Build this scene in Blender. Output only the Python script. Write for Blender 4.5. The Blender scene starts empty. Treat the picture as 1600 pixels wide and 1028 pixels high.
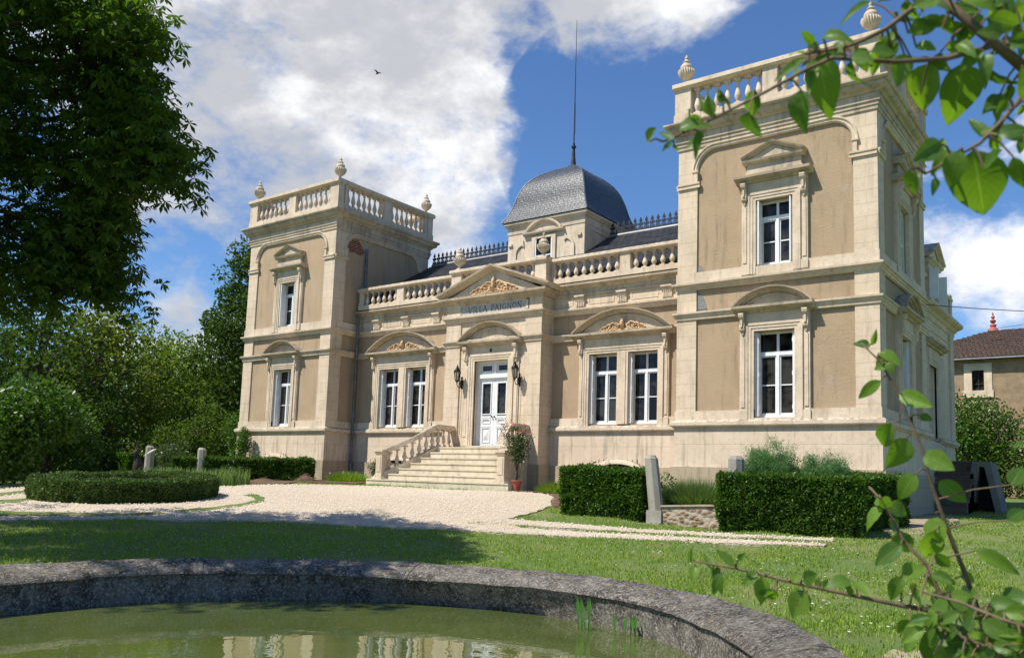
import bpy, bmesh, math, random
import numpy as np
from mathutils import Vector, Matrix, noise as mnoise
random.seed(7); rng = np.random.default_rng(7)
PI = math.pi
scene = bpy.context.scene
COL = scene.collection

# ------------------------------------------------------------------ camera, sky, sun, exposure
CAM = Vector((28.3151, -20.0587, -1.6966))
yaw, pitch, roll = .6464, .1136, .034
Fv = Vector((-math.sin(yaw)*math.cos(pitch), math.cos(yaw)*math.cos(pitch), math.sin(pitch)))
Rv = Vector((math.cos(yaw), math.sin(yaw), 0)); Uv = Rv.cross(Fv)
R2 = Rv*math.cos(roll)+Uv*math.sin(roll); U2 = Uv*math.cos(roll)-Rv*math.sin(roll)
cd = bpy.data.cameras.new('camera'); cam = bpy.data.objects.new('camera', cd); COL.objects.link(cam)
cam.matrix_world = Matrix(((R2.x,U2.x,-Fv.x,CAM.x),(R2.y,U2.y,-Fv.y,CAM.y),(R2.z,U2.z,-Fv.z,CAM.z),(0,0,0,1)))
cd.sensor_width = 36; cd.lens = 1333.4/1600*36; cd.shift_x = 0.0; cd.shift_y = (600.3-514)/1600
cd.clip_start = .05; cd.clip_end = 6000
cd.dof.use_dof = True; cd.dof.focus_distance = 24; cd.dof.aperture_fstop = 13
scene.camera = cam
SUN = Vector((-.62, -1, 1.75)).normalized()
world = bpy.data.worlds.new('World'); scene.world = world; world.use_nodes = True
def build_world():
    nt = world.node_tree; N = nt.nodes; L = nt.links; N.clear()
    out = N.new('ShaderNodeOutputWorld'); bg = N.new('ShaderNodeBackground'); L.new(bg.outputs[0], out.inputs[0])
    sky = N.new('ShaderNodeTexSky'); sky.sky_type = 'NISHITA'; sky.sun_disc = False
    sky.sun_elevation = math.asin(SUN.z); sky.sun_rotation = math.atan2(SUN.x, SUN.y)
    sky.altitude = 100; sky.air_density = 1.0; sky.dust_density = .25; sky.ozone_density = 2.5
    tc = N.new('ShaderNodeTexCoord')
    def math_(op, a, b=None, c=None, clamp=False):
        m = N.new('ShaderNodeMath'); m.operation = op; m.use_clamp = clamp
        for i, v in enumerate((a, b, c)):
            if v is None: continue
            if isinstance(v, (int, float)): m.inputs[i].default_value = v
            else: L.new(v, m.inputs[i])
        return m.outputs[0]
    def noise(scale, detail, rough, dist=0, stretch=(1,1,1.6), off=(0,0,0)):
        mp = N.new('ShaderNodeMapping'); mp.inputs['Scale'].default_value = stretch; mp.inputs['Location'].default_value = off
        L.new(tc.outputs['Generated'], mp.inputs[0])
        n = N.new('ShaderNodeTexNoise'); n.inputs['Scale'].default_value = scale; n.inputs['Detail'].default_value = detail
        n.inputs['Roughness'].default_value = rough; n.inputs['Distortion'].default_value = dist
        L.new(mp.outputs[0], n.inputs['Vector']); return n.outputs['Fac']
    acc = None
    # clouds stand in these parts of the sky: (direction, angular radius in degrees, weight)
    for d, r, w in SKYBLOBS:
        dv = Vector(d).normalized()
        vm = N.new('ShaderNodeVectorMath'); vm.operation = 'DOT_PRODUCT'; vm.inputs[1].default_value = dv
        L.new(tc.outputs['Generated'], vm.inputs[0])
        c = math.cos(math.radians(r))
        t = math_('MULTIPLY', math_('SUBTRACT', vm.outputs['Value'], c), 1/(1-c), clamp=True)
        t = math_('MULTIPLY', math_('POWER', t, .55), w)
        acc = t if acc is None else (math_('MAXIMUM', acc, t) if w > 0 else math_('ADD', acc, t))
    big = noise(3.2, 8, .62, .25); fine = noise(9, 7, .65, .2, off=(3,1,2))
    dens = math_('ADD', acc, math_('ADD', math_('MULTIPLY', math_('SUBTRACT', big, .5), 2.0), math_('MULTIPLY', math_('SUBTRACT', fine, .5), 1.3)))
    mask = math_('SMOOTHSTEP', dens, None) if False else None
    mr = N.new('ShaderNodeMapRange'); mr.interpolation_type = 'SMOOTHSTEP'
    mr.inputs['From Min'].default_value = .22; mr.inputs['From Max'].default_value = .78; L.new(dens, mr.inputs['Value'])
    # cloud colour: bright white rims, greyer thick centres
    mr2 = N.new('ShaderNodeMapRange'); mr2.interpolation_type = 'SMOOTHSTEP'
    mr2.inputs['From Min'].default_value = .40; mr2.inputs['From Max'].default_value = .60; L.new(math_('ADD', math_('MULTIPLY', noise(3.4, 7, .6, .15, off=(7,7,7)), .8), math_('MULTIPLY', noise(14, 5, .6, .1, off=(1,7,4)), .2)), mr2.inputs['Value'])
    cm = N.new('ShaderNodeMix'); cm.data_type = 'RGBA'; L.new(mr2.outputs[0], cm.inputs[0])
    cm.inputs[6].default_value = (.91, .91, .91, 1); cm.inputs[7].default_value = (.44, .455, .49, 1)
    sc = N.new('ShaderNodeMix'); sc.data_type = 'RGBA'; sc.blend_type = 'MULTIPLY'; sc.inputs[0].default_value = 1
    L.new(sky.outputs[0], sc.inputs[6]); sc.inputs[7].default_value = (.065, .088, .114, 1)
    fm = N.new('ShaderNodeMix'); fm.data_type = 'RGBA'; L.new(mr.outputs[0], fm.inputs[0])
    L.new(sc.outputs[2], fm.inputs[6]); L.new(cm.outputs[2], fm.inputs[7])
    L.new(fm.outputs[2], bg.inputs[0]); bg.inputs[1].default_value = 1.0
SKYBLOBS = [((-0.69, 0.595, 0.412), 15, 0.85), ((-0.738, 0.494, 0.46), 13, 0.8), ((-0.6, 0.636, 0.485), 9, 0.75), ((-0.802, 0.513, 0.306), 9, 0.8), ((-0.662, 0.673, 0.329), 8, 0.8), ((-0.578, 0.715, 0.393), 6, 0.7), ((-0.626, 0.723, 0.292), 4, 0.6), ((-0.443, 0.747, 0.495), 6, 0.8), ((-0.376, 0.794, 0.478), 5.5, 0.8), ((-0.492, 0.723, 0.485), 5, 0.6), ((-0.452, 0.835, 0.315), 3.0, 0.8), ((-0.837, 0.525, 0.154), 3.6, 0.85), ((-0.82, 0.548, 0.167), 3.5, 0.7), ((-0.848, 0.48, 0.227), 4, 0.45), ((-0.871, 0.472, 0.137), 3, 0.5), ((-0.128, 0.961, 0.244), 4.5, 0.7), ((-0.102, 0.971, 0.216), 5, 0.75), ((-0.142, 0.921, 0.361), 4, 0.55), ((-0.164, 0.95, 0.266), 3, 0.6), ((-0.093, 0.929, 0.359), 4, 0.5), ((-0.466, 0.798, 0.383), 8, -0.6), ((-0.335, 0.872, 0.358), 9, -0.4), ((-0.299, 0.84, 0.452), 5, -0.5), ((-0.845, 0.495, 0.202), 4.0, -0.35), ((-0.137, 0.898, 0.418), 5, -0.5), ((-0.521, 0.787, 0.33), 4, -0.5), ((-0.165, 0.866, 0.471), 8, -0.5), ((-0.13, 0.943, 0.306), 3.5, -0.3), ((-0.796, 0.575, 0.191), 4, -0.3), ((-0.532, 0.699, 0.478), 2.5, -0.3), ((-0.532, 0.721, 0.444), 2.5, -0.25)]
SKYBLOBS.insert(0, ((-.5,-.6,.5),22,.6))   # unseen cloud added behind the viewer to lift the ambient light

build_world()
sl = bpy.data.lights.new('sun', 'SUN'); sun = bpy.data.objects.new('sun', sl); COL.objects.link(sun)
sl.energy = 5.0; sl.angle = math.radians(.5); sl.color = (1, .95, .86)
sun.rotation_euler = (-SUN).to_track_quat('-Z', 'Y').to_euler(); sun.location = (10, -30, 40)
scene.view_settings.view_transform = 'Standard'; scene.view_settings.look = 'None'
scene.view_settings.exposure = 0.40; scene.view_settings.gamma = 1
scene.cycles.max_bounces = 6; scene.cycles.transparent_max_bounces = 8

# ------------------------------------------------------------------ helpers
class MB:
    def __init__(s): s.v = []; s.f = []; s.m = []
    def add(s, vs, fs, m=0):
        o = len(s.v); s.v += [tuple(v) for v in vs]; s.f += [tuple(i+o for i in f) for f in fs]; s.m += [m]*len(fs); return s
    def box(s, x0, x1, y0, y1, z0, z1, m=0):
        return s.add([(x0,y0,z0),(x1,y0,z0),(x1,y1,z0),(x0,y1,z0),(x0,y0,z1),(x1,y0,z1),(x1,y1,z1),(x0,y1,z1)],
              [(3,2,1,0),(4,5,6,7),(0,1,5,4),(1,2,6,5),(2,3,7,6),(3,0,4,7)], m)
    def lathe(s, c, prof, n=16, m=0, flute=None, ax=None):
        vs = []; k = len(prof)
        for j, (r, z) in enumerate(prof):
            for i in range(n):
                a = 2*PI*i/n; rr = r
                if flute and flute[0] <= j <= flute[1]: rr = r*(1+(.07 if i % 2 else -.07))
                vs.append((c[0]+rr*math.cos(a), c[1]+rr*math.sin(a), c[2]+z))
        fs = [(j*n+i, j*n+(i+1) % n, (j+1)*n+(i+1) % n, (j+1)*n+i) for j in range(k-1) for i in range(n)]
        fs += [tuple(reversed(range(n))), tuple(range((k-1)*n, k*n))]
        return s.add(vs, fs, m)
    def sq(s, c, prof, m=0):       # square-plan lathe: prof (half width, z)
        vs = []
        for w, z in prof: vs += [(c[0]-w,c[1]-w,c[2]+z),(c[0]+w,c[1]-w,c[2]+z),(c[0]+w,c[1]+w,c[2]+z),(c[0]-w,c[1]+w,c[2]+z)]
        k = len(prof); fs = [(j*4+i, j*4+(i+1) % 4, (j+1)*4+(i+1) % 4, (j+1)*4+i) for j in range(k-1) for i in range(4)]
        fs += [(3,2,1,0), tuple(range(4*k-4, 4*k))]
        return s.add(vs, fs, m)
    def tube(s, pts, rad, n=8, m=0):
        pts = [Vector(p) for p in pts]; k = len(pts)
        rs = rad if isinstance(rad, (list, tuple)) else [rad]*k
        vs = []; up = Vector((0,0,1)); prev = None
        for j, p in enumerate(pts):
            t = (pts[min(j+1,k-1)]-pts[max(j-1,0)]).normalized()
            if prev is None:
                a = t.cross(up if abs(t.z) < .9 else Vector((1,0,0))).normalized()
            else: a = (prev - t*prev.dot(t)).normalized()
            prev = a; b = t.cross(a)
            for i in range(n):
                w = 2*PI*i/n; vs.append(p+(a*math.cos(w)+b*math.sin(w))*rs[j])
        fs = [(j*n+i, j*n+(i+1) % n, (j+1)*n+(i+1) % n, (j+1)*n+i) for j in range(k-1) for i in range(n)]
        fs += [tuple(reversed(range(n))), tuple(range((k-1)*n, k*n))]
        return s.add(vs, fs, m)
    # facade frame F = (ox, oy, ux, uy, nx, ny): u runs along the wall, d points out of it
    def fp(s, F, u, z, d): return (F[0]+F[2]*u+F[4]*d, F[1]+F[3]*u+F[5]*d, z)
    def fbox(s, F, u0, u1, z0, z1, d0, d1, m=0):
        return s.fprism(F, [(u0,z0),(u1,z0),(u1,z1),(u0,z1)], d0, d1, m)
    def fprism(s, F, poly, d0, d1, m=0):
        n = len(poly)
        vs = [s.fp(F,u,z,d0) for u,z in poly]+[s.fp(F,u,z,d1) for u,z in poly]
        fs = [tuple(reversed(range(n))), tuple(range(n,2*n))]+[(i,(i+1) % n,(i+1) % n+n,i+n) for i in range(n)]
        return s.add(vs, fs, m)
    def frun(s, F, u0, u1, prof, m=0):   # moulding profile [(d,z)] run along u, capped
        n = len(prof); vs = [s.fp(F,u0,z,d) for d,z in prof]+[s.fp(F,u1,z,d) for d,z in prof]
        fs = [tuple(range(n)), tuple(reversed(range(n,2*n)))]+[(i,i+n,(i+1) % n+n,(i+1) % n) for i in range(n)]
        return s.add(vs, fs, m)
    def fsweep(s, F, path, prof, m=0, closed=False):  # prof [(a,d)]: a = offset to the left of the path, in the wall plane
        k = len(path); n = len(prof); vs = []
        for j, (u, z) in enumerate(path):
            p = Vector((u, z))
            def dirn(i0, i1): return (Vector(path[i1 % k])-Vector(path[i0 % k])).normalized()
            if closed: t0, t1 = dirn(j-1, j), dirn(j, j+1)
            else: t0 = dirn(max(j-1,0), max(j-1,0)+1); t1 = dirn(min(j,k-2), min(j,k-2)+1)
            n0 = Vector((-t0.y,t0.x)); n1 = Vector((-t1.y,t1.x)); nn = (n0+n1).normalized(); nn = nn/max(.35, nn.dot(n0))
            for a, d in prof: q = p+nn*a; vs.append(s.fp(F,q.x,q.y,d))
        K = k if closed else k-1
        fs = [(j*n+i, j*n+(i+1) % n, ((j+1) % k)*n+(i+1) % n, ((j+1) % k)*n+i) for j in range(K) for i in range(n)]
        if not closed: fs += [tuple(reversed(range(n))), tuple(range((k-1)*n, k*n))]
        return s.add(vs, fs, m)
    def ring(s, x0, x1, y0, y1, prof, m=0):  # moulding [(d,z)] mitred round a rectangle (closed surface band)
        vs = []
        for d, z in prof: vs += [(x0-d,y0-d,z),(x1+d,y0-d,z),(x1+d,y1+d,z),(x0-d,y1+d,z)]
        n = len(prof); fs = [(j*4+i, j*4+(i+1) % 4, ((j+1) % n)*4+(i+1) % 4, ((j+1) % n)*4+i) for j in range(n) for i in range(4)]
        return s.add(vs, fs, m)
    def build(s, name, mats, parent=None, smooth=False, fix=True):
        me = bpy.data.meshes.new(name); me.from_pydata(s.v, [], s.f)
        if not isinstance(mats, (list, tuple)): mats = [mats]
        for m in mats: me.materials.append(m)
        if len(mats) > 1: me.polygons.foreach_set('material_index', s.m)
        if fix:
            bm = bmesh.new(); bm.from_mesh(me); bmesh.ops.recalc_face_normals(bm, faces=bm.faces); bm.to_mesh(me); bm.free()
        if smooth:
            me.polygons.foreach_set('use_smooth', [True]*len(me.polygons))
            if smooth != True: me.set_sharp_from_angle(angle=math.radians(smooth))
        o = bpy.data.objects.new(name, me); COL.objects.link(o)
        if parent: o.parent = parent; o.matrix_parent_inverse = parent.matrix_world.inverted()
        return o
def npmesh(name, V, Fq, mats, parent=None, mi=None, smooth=False):
    V = np.asarray(V, np.float32); Fq = np.asarray(Fq, np.int32)
    me = bpy.data.meshes.new(name); me.vertices.add(len(V)); me.vertices.foreach_set('co', V.ravel())
    k = Fq.shape[1]; me.loops.add(Fq.size); me.loops.foreach_set('vertex_index', Fq.ravel())
    me.polygons.add(len(Fq)); me.polygons.foreach_set('loop_start', np.arange(0, Fq.size, k, dtype=np.int32))
    if not isinstance(mats, (list, tuple)): mats = [mats]
    for m in mats: me.materials.append(m)
    if mi is not None: me.polygons.foreach_set('material_index', np.asarray(mi, np.int32))
    if smooth: me.polygons.foreach_set('use_smooth', np.ones(len(Fq), bool))
    me.update(calc_edges=True)
    o = bpy.data.objects.new(name, me); COL.objects.link(o)
    if parent: o.parent = parent; o.matrix_parent_inverse = parent.matrix_world.inverted()
    return o
def tag(o, label=None, cat=None, group=None, kind=None):
    if label: o['label'] = label
    if cat: o['category'] = cat
    if group: o['group'] = group
    if kind: o['kind'] = kind
    return o
def empty(name, loc=(0,0,0), rz=0):
    o = bpy.data.objects.new(name, None); COL.objects.link(o); o.empty_display_size = .2
    o.matrix_world = Matrix.Translation(Vector(loc)) @ Matrix.Rotation(rz, 4, 'Z'); return o
def copy_mesh(o, parent, off):
    c = o.copy(); COL.objects.link(c); c.parent = parent
    c.matrix_parent_inverse = parent.matrix_world.inverted() if parent else Matrix()
    c.matrix_basis = Matrix.Translation(Vector(off)) @ o.matrix_basis; return c

# ------------------------------------------------------------------ materials
def newmat(name):
    m = bpy.data.materials.new(name); m.use_nodes = True; nt = m.node_tree; nt.nodes.clear()
    out = nt.nodes.new('ShaderNodeOutputMaterial'); b = nt.nodes.new('ShaderNodeBsdfPrincipled'); nt.links.new(b.outputs[0], out.inputs[0])
    return m, nt, b
class NT:
    def __init__(s, nt): s.nt = nt; s.N = nt.nodes; s.L = nt.links; s.co = None
    def coord(s, kind='Object', scale=(1,1,1), loc=(0,0,0)):
        g = s.N.new('ShaderNodeTexCoord') if s.co is None else s.co; s.co = g
        mp = s.N.new('ShaderNodeMapping'); mp.inputs['Scale'].default_value = scale; mp.inputs['Location'].default_value = loc
        s.L.new(g.outputs[kind], mp.inputs[0]); return mp.outputs[0]
    def pos(s, scale=(1,1,1), loc=(0,0,0)):
        g = s.N.new('ShaderNodeNewGeometry'); mp = s.N.new('ShaderNodeMapping'); mp.inputs['Scale'].default_value = scale; mp.inputs['Location'].default_value = loc
        s.L.new(g.outputs['Position'], mp.inputs[0]); return mp.outputs[0]
    def noise(s, vec, scale, detail=5, rough=.6, dist=0):
        n = s.N.new('ShaderNodeTexNoise'); n.inputs['Scale'].default_value = scale; n.inputs['Detail'].default_value = detail
        n.inputs['Roughness'].default_value = rough; n.inputs['Distortion'].default_value = dist; s.L.new(vec, n.inputs['Vector']); return n.outputs['Fac']
    def vor(s, vec, scale, out='Color', feat='F1'):
        n = s.N.new('ShaderNodeTexVoronoi'); n.feature = feat; n.inputs['Scale'].default_value = scale; s.L.new(vec, n.inputs['Vector']); return n.outputs[out]
    def math(s, op, a, b=None, clamp=False):
        m = s.N.new('ShaderNodeMath'); m.operation = op; m.use_clamp = clamp
        for i, v in enumerate((a, b)):
            if v is None: continue
            if isinstance(v, (int, float)): m.inputs[i].default_value = v
            else: s.L.new(v, m.inputs[i])
        return m.outputs[0]
    def ramp(s, v, a, b):
        m = s.N.new('ShaderNodeMapRange'); m.interpolation_type = 'SMOOTHSTEP'; m.inputs['From Min'].default_value = a; m.inputs['From Max'].default_value = b
        s.L.new(v, m.inputs['Value']); return m.outputs[0]
    def mix(s, f, a, b, mode='MIX'):
        m = s.N.new('ShaderNodeMix'); m.data_type = 'RGBA'; m.blend_type = mode
        for i, v in ((0, f), (6, a), (7, b)):
            if isinstance(v, (int, float)): m.inputs[i].default_value = v
            elif isinstance(v, tuple): m.inputs[i].default_value = (*v, 1) if len(v) == 3 else v
            else: s.L.new(v, m.inputs[i])
        return m.outputs[2]
    def bump(s, h, strength, dist=.02, normal=None):
        b = s.N.new('ShaderNodeBump'); b.inputs['Strength'].default_value = strength; b.inputs['Distance'].default_value = dist
        s.L.new(h, b.inputs['Height'])
        if normal: s.L.new(normal, b.inputs['Normal'])
        return b.outputs[0]
    def wallvec(s, sx=1, sz=1):   # (x+y, z) so that courses run level on every wall
        g = s.N.new('ShaderNodeNewGeometry'); sp = s.N.new('ShaderNodeSeparateXYZ'); s.L.new(g.outputs['Position'], sp.inputs[0])
        a = s.math('ADD', sp.outputs[0], sp.outputs[1]); cb = s.N.new('ShaderNodeCombineXYZ')
        s.L.new(s.math('MULTIPLY', a, sx), cb.inputs[0]); s.L.new(s.math('MULTIPLY', sp.outputs[2], sz), cb.inputs[1]); return cb.outputs[0]
    def up(s):
        g = s.N.new('ShaderNodeNewGeometry'); sp = s.N.new('ShaderNodeSeparateXYZ'); s.L.new(g.outputs['Normal'], sp.inputs[0]); return sp.outputs[2]
def stone_mat(name, c1, c2, dirt=(.16,.13,.09), joints=True, lichen=.6, bw=.62, bh=.31, streak=.35):
    m, nt, b = newmat(name); t = NT(nt); p = t.pos()
    col = t.mix(t.ramp(t.noise(p, 1.3, 6, .65), .35, .68), c1, c2)
    col = t.mix(t.math('MULTIPLY', t.ramp(t.noise(p, 9, 5, .7), .5, .78), .35), col, dirt)
    st = t.noise(t.pos((5.5,5.5,.5)), 1.2, 5, .65)
    col = t.mix(t.math('MULTIPLY', t.ramp(st, .50, .70), streak), col, dirt)
    h = t.noise(p, 26, 4, .7)
    if joints:
        br = t.N.new('ShaderNodeTexBrick'); t.L.new(t.wallvec(), br.inputs['Vector']); br.inputs['Scale'].default_value = 1
        br.inputs['Brick Width'].default_value = bw; br.inputs['Row Height'].default_value = bh; br.inputs['Mortar Size'].default_value = .007
        br.inputs['Color1'].default_value = (.9,.9,.9,1); br.inputs['Color2'].default_value = (1,1,1,1); br.inputs['Mortar'].default_value = (.62,.56,.48,1)
        col = t.mix(.5, col, br.outputs['Color'], 'MULTIPLY')
        h = t.math('ADD', t.math('MULTIPLY', h, .5), t.math('MULTIPLY', t.math('SUBTRACT', 1, br.outputs['Fac']), 1.0))
    # grey lichen that grows on ledges and weathered tops
    lm = t.math('MULTIPLY', t.ramp(t.up(), .3, .8), t.ramp(t.noise(p, 7, 6, .75), .38, .62))
    col = t.mix(t.math('MULTIPLY', lm, lichen), col, (.15,.13,.10))
    lm2 = t.math('MULTIPLY', t.ramp(t.noise(p, 17, 4, .7), .56, .7), lichen*.55)
    col = t.mix(lm2, col, (.29,.22,.155))
    nt.links.new(col, b.inputs['Base Color']); b.inputs['Roughness'].default_value = .9
    nt.links.new(t.bump(h, .45, .01), b.inputs['Normal']); return m
def plain(name, c, rough=.6, metal=0, var=.25, scale=6, bump=.0, bscale=40):
    m, nt, b = newmat(name); t = NT(nt); p = t.pos()
    c2 = tuple(x*(1-var) for x in c)
    nt.links.new(t.mix(t.ramp(t.noise(p, scale, 5, .6), .35, .65), c, c2), b.inputs['Base Color'])
    b.inputs['Roughness'].default_value = rough; b.inputs['Metallic'].default_value = metal
    if bump: nt.links.new(t.bump(t.noise(p, bscale, 4, .6), bump, .02), b.inputs['Normal'])
    return m
M = {}
M['stone'] = stone_mat('limestone', (.70,.56,.405), (.60,.475,.335))
M['trim'] = stone_mat('limestone_trim', (.70,.57,.425), (.55,.44,.315), joints=False, lichen=.85)
M['plinth'] = stone_mat('plinth_stone', (.70,.57,.42), (.61,.485,.35), bw=1.5, bh=.6, lichen=.3, streak=.45)
M['base'] = stone_mat('base_stone', (.44,.35,.235), (.39,.315,.215), bw=.9, bh=.5, lichen=.5, streak=.4)
M['steps'] = stone_mat('step_stone', (.66,.57,.42), (.55,.47,.34), bw=1.3, bh=.18, lichen=.35)
M['ped'] = plain('relief_terracotta', (.72,.47,.25), .85, var=.4, scale=14, bump=.5)
M['white'] = plain('white_paint', (.78,.78,.77), .45, var=.08)
M['shutter'] = plain('shutter_paint', (.70,.72,.74), .55, var=.12, scale=12)
M['iron'] = plain('black_iron', (.012,.012,.014), .4, .6)
M['castiron'] = plain('cast_iron', (.025,.027,.035), .6, .3)
M['zinc'] = plain('zinc_pipe', (.16,.18,.21), .5, .5, var=.4)
M['lead'] = plain('lead_ridge', (.33,.34,.36), .6, .3)
M['dark'] = plain('unlit_dark', (.012,.011,.010), .9)  # near-black colour stands in for the unlit depth of rooms and openings
M['plaque'] = plain('grey_marble', (.47,.45,.41), .8, var=.2, scale=9)
M['letter'] = plain('letter_paint', (.03,.03,.035), .7)
M['post'] = stone_mat('garden_stone', (.38,.35,.29), (.27,.25,.21), joints=False, lichen=.9)
M['mortarpatch'] = plain('cement_patch', (.24,.24,.24), .9, var=.3, scale=20)
M['bark'] = plain('bark', (.10,.075,.05), .9, var=.5, scale=9, bump=.8, bscale=18)
M['pot'] = plain('terracotta_pot', (.42,.10,.07), .6, var=.25)
M['soil'] = plain('bare_soil', (.15,.085,.05), .95, var=.5, scale=5, bump=1, bscale=12)
M['rust'] = plain('rusted_iron', (.035,.028,.02), .8, .3)
def stucco():
    m, nt, b = newmat('tan_render'); t = NT(nt); p = t.pos()
    col = t.mix(t.ramp(t.noise(p, .9, 6, .7), .32, .7), (.56,.40,.245), (.48,.335,.20))
    col = t.mix(t.math('MULTIPLY', t.ramp(t.noise(p, 45, 3, .75), .38, .66), .45), col, (.50,.40,.28))
    col = t.mix(t.math('MULTIPLY', t.ramp(t.noise(t.pos((4,4,.45)), 1.4, 7, .75), .50, .72), .6), col, (.25,.19,.125))
    col = t.mix(t.math('MULTIPLY', t.ramp(t.noise(t.pos(loc=(4,2,9)), 2.1, 7, .75), .60, .68), .5), col, (.56,.47,.36))
    nt.links.new(col, b.inputs['Base Color']); b.inputs['Roughness'].default_value = .95
    h = t.math('ADD', t.noise(p, 60, 4, .8), t.math('MULTIPLY', t.noise(p, 20, 3, .6), .35))
    nt.links.new(t.bump(h, 1.0, .035), b.inputs['Normal']); return m
M['stucco'] = stucco()
def glass():
    m, nt, b = newmat('window_glass'); t = NT(nt); p = t.pos()
    nt.links.new(t.mix(t.ramp(t.noise(p, 1.6, 3, .6), .4, .6), (.005,.005,.006), (.045,.043,.038)), b.inputs['Base Color'])
    b.inputs['Roughness'].default_value = .04; b.inputs['IOR'].default_value = 1.5; b.inputs['Specular IOR Level'].default_value = .28
    nt.links.new(t.bump(t.noise(p, 2.2, 2, .5), .05, .03), b.inputs['Normal']); return m
M['glass'] = glass()
def slate(name, c1, c2, bw, bh, rough=.45, zs=1.0):
    m, nt, b = newmat(name); t = NT(nt); p = t.pos()
    br = t.N.new('ShaderNodeTexBrick'); t.L.new(t.wallvec(1, zs), br.inputs['Vector']); br.inputs['Scale'].default_value = 1
    br.inputs['Brick Width'].default_value = bw; br.inputs['Row Height'].default_value = bh; br.inputs['Mortar Size'].default_value = .012
    br.inputs['Color1'].default_value = (*c1,1); br.inputs['Color2'].default_value = (*c2,1); br.inputs['Mortar'].default_value = (.012,.012,.014,1)
    br.inputs['Bias'].default_value = 0
    col = t.mix(t.math('MULTIPLY', t.ramp(t.noise(p, 6, 5, .7), .45, .7), .4), br.outputs['Color'], tuple(x*1.8 for x in c1))
    nt.links.new(col, b.inputs['Base Color']); b.inputs['Roughness'].default_value = rough
    h = t.math('ADD', t.math('SUBTRACT', 1, br.outputs['Fac']), t.math('MULTIPLY', t.noise(p, 12, 3, .6), .8))
    nt.links.new(t.bump(h, .7, .02), b.inputs['Normal']); return m
M['slate'] = slate('slate', (.04,.044,.052), (.075,.08,.09), .16, .10, .40)
M['rooftile'] = slate('roof_slate', (.045,.048,.058), (.085,.09,.10), .24, .13, .5)
M['redtile'] = slate('clay_tile', (.115,.07,.05), (.08,.052,.04), .2, .17, .85)
def leafmat(name, c1, c2, trans=.35, gloss=.35, scale=1.5, spec=.35):
    m = bpy.data.materials.new(name); m.use_nodes = True; nt = m.node_tree; nt.nodes.clear(); t = NT(nt); N = nt.nodes
    out = N.new('ShaderNodeOutputMaterial'); b = N.new('ShaderNodeBsdfPrincipled'); tr = N.new('ShaderNodeBsdfTranslucent'); mx = N.new('ShaderNodeMixShader')
    g = N.new('ShaderNodeNewGeometry')
    f = t.ramp(t.math('ADD', t.math('MULTIPLY', t.noise(t.pos(), scale, 3, .6), .6), t.math('MULTIPLY', g.outputs['Random Per Island'], .4)), .3, .7)
    col = t.mix(f, c1, c2)
    col = t.mix(t.math('MULTIPLY', t.ramp(t.noise(t.pos(loc=(3,5,1)), 4.5, 4, .7), .60, .72), .45), col, (.17,.13,.04))
    nt.links.new(col, b.inputs['Base Color']); b.inputs['Roughness'].default_value = gloss; b.inputs['Specular IOR Level'].default_value = spec
    tc = t.mix(1.0, col, (1.35,1.5,.55), 'MULTIPLY'); nt.links.new(tc, tr.inputs[0])
    mx.inputs[0].default_value = trans; nt.links.new(b.outputs[0], mx.inputs[1]); nt.links.new(tr.outputs[0], mx.inputs[2]); nt.links.new(mx.outputs[0], out.inputs[0]); return m
M['chestnut'] = leafmat('chestnut_leaf', (.045,.09,.012), (.085,.14,.02), .5, .55, 1.5, .2)
M['wood1'] = leafmat('wood_leaf', (.065,.115,.016), (.11,.16,.028), .4, .6, 1.5, .15)
M['wood2'] = leafmat('dark_leaf', (.035,.07,.010), (.065,.11,.018), .35, .6, 1.5, .15)
M['wood3'] = leafmat('yellow_leaf', (.12,.16,.022), (.17,.20,.035), .4, .6, 1.5, .15)
M['acacia'] = leafmat('acacia_leaf', (.11,.17,.028), (.15,.22,.042), .45, .6, 1.5, .15)
M['box'] = leafmat('hedge_leaf', (.045,.105,.012), (.085,.16,.02), .32, .4, 2.5, .3)
M['yew'] = leafmat('box_leaf', (.09,.15,.026), (.055,.10,.02), .2, .5, 2.5)
M['iris'] = leafmat('iris_leaf', (.13,.21,.06), (.20,.27,.10), .35, .5)
M['fennel'] = leafmat('fennel_leaf', (.08,.19,.06), (.12,.24,.08), .35, .5)
M['lav'] = leafmat('lavender_leaf', (.11,.18,.05), (.15,.22,.07), .3, .6)
M['rose'] = leafmat('rose_leaf', (.05,.09,.03), (.09,.13,.045), .3, .4)
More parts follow.
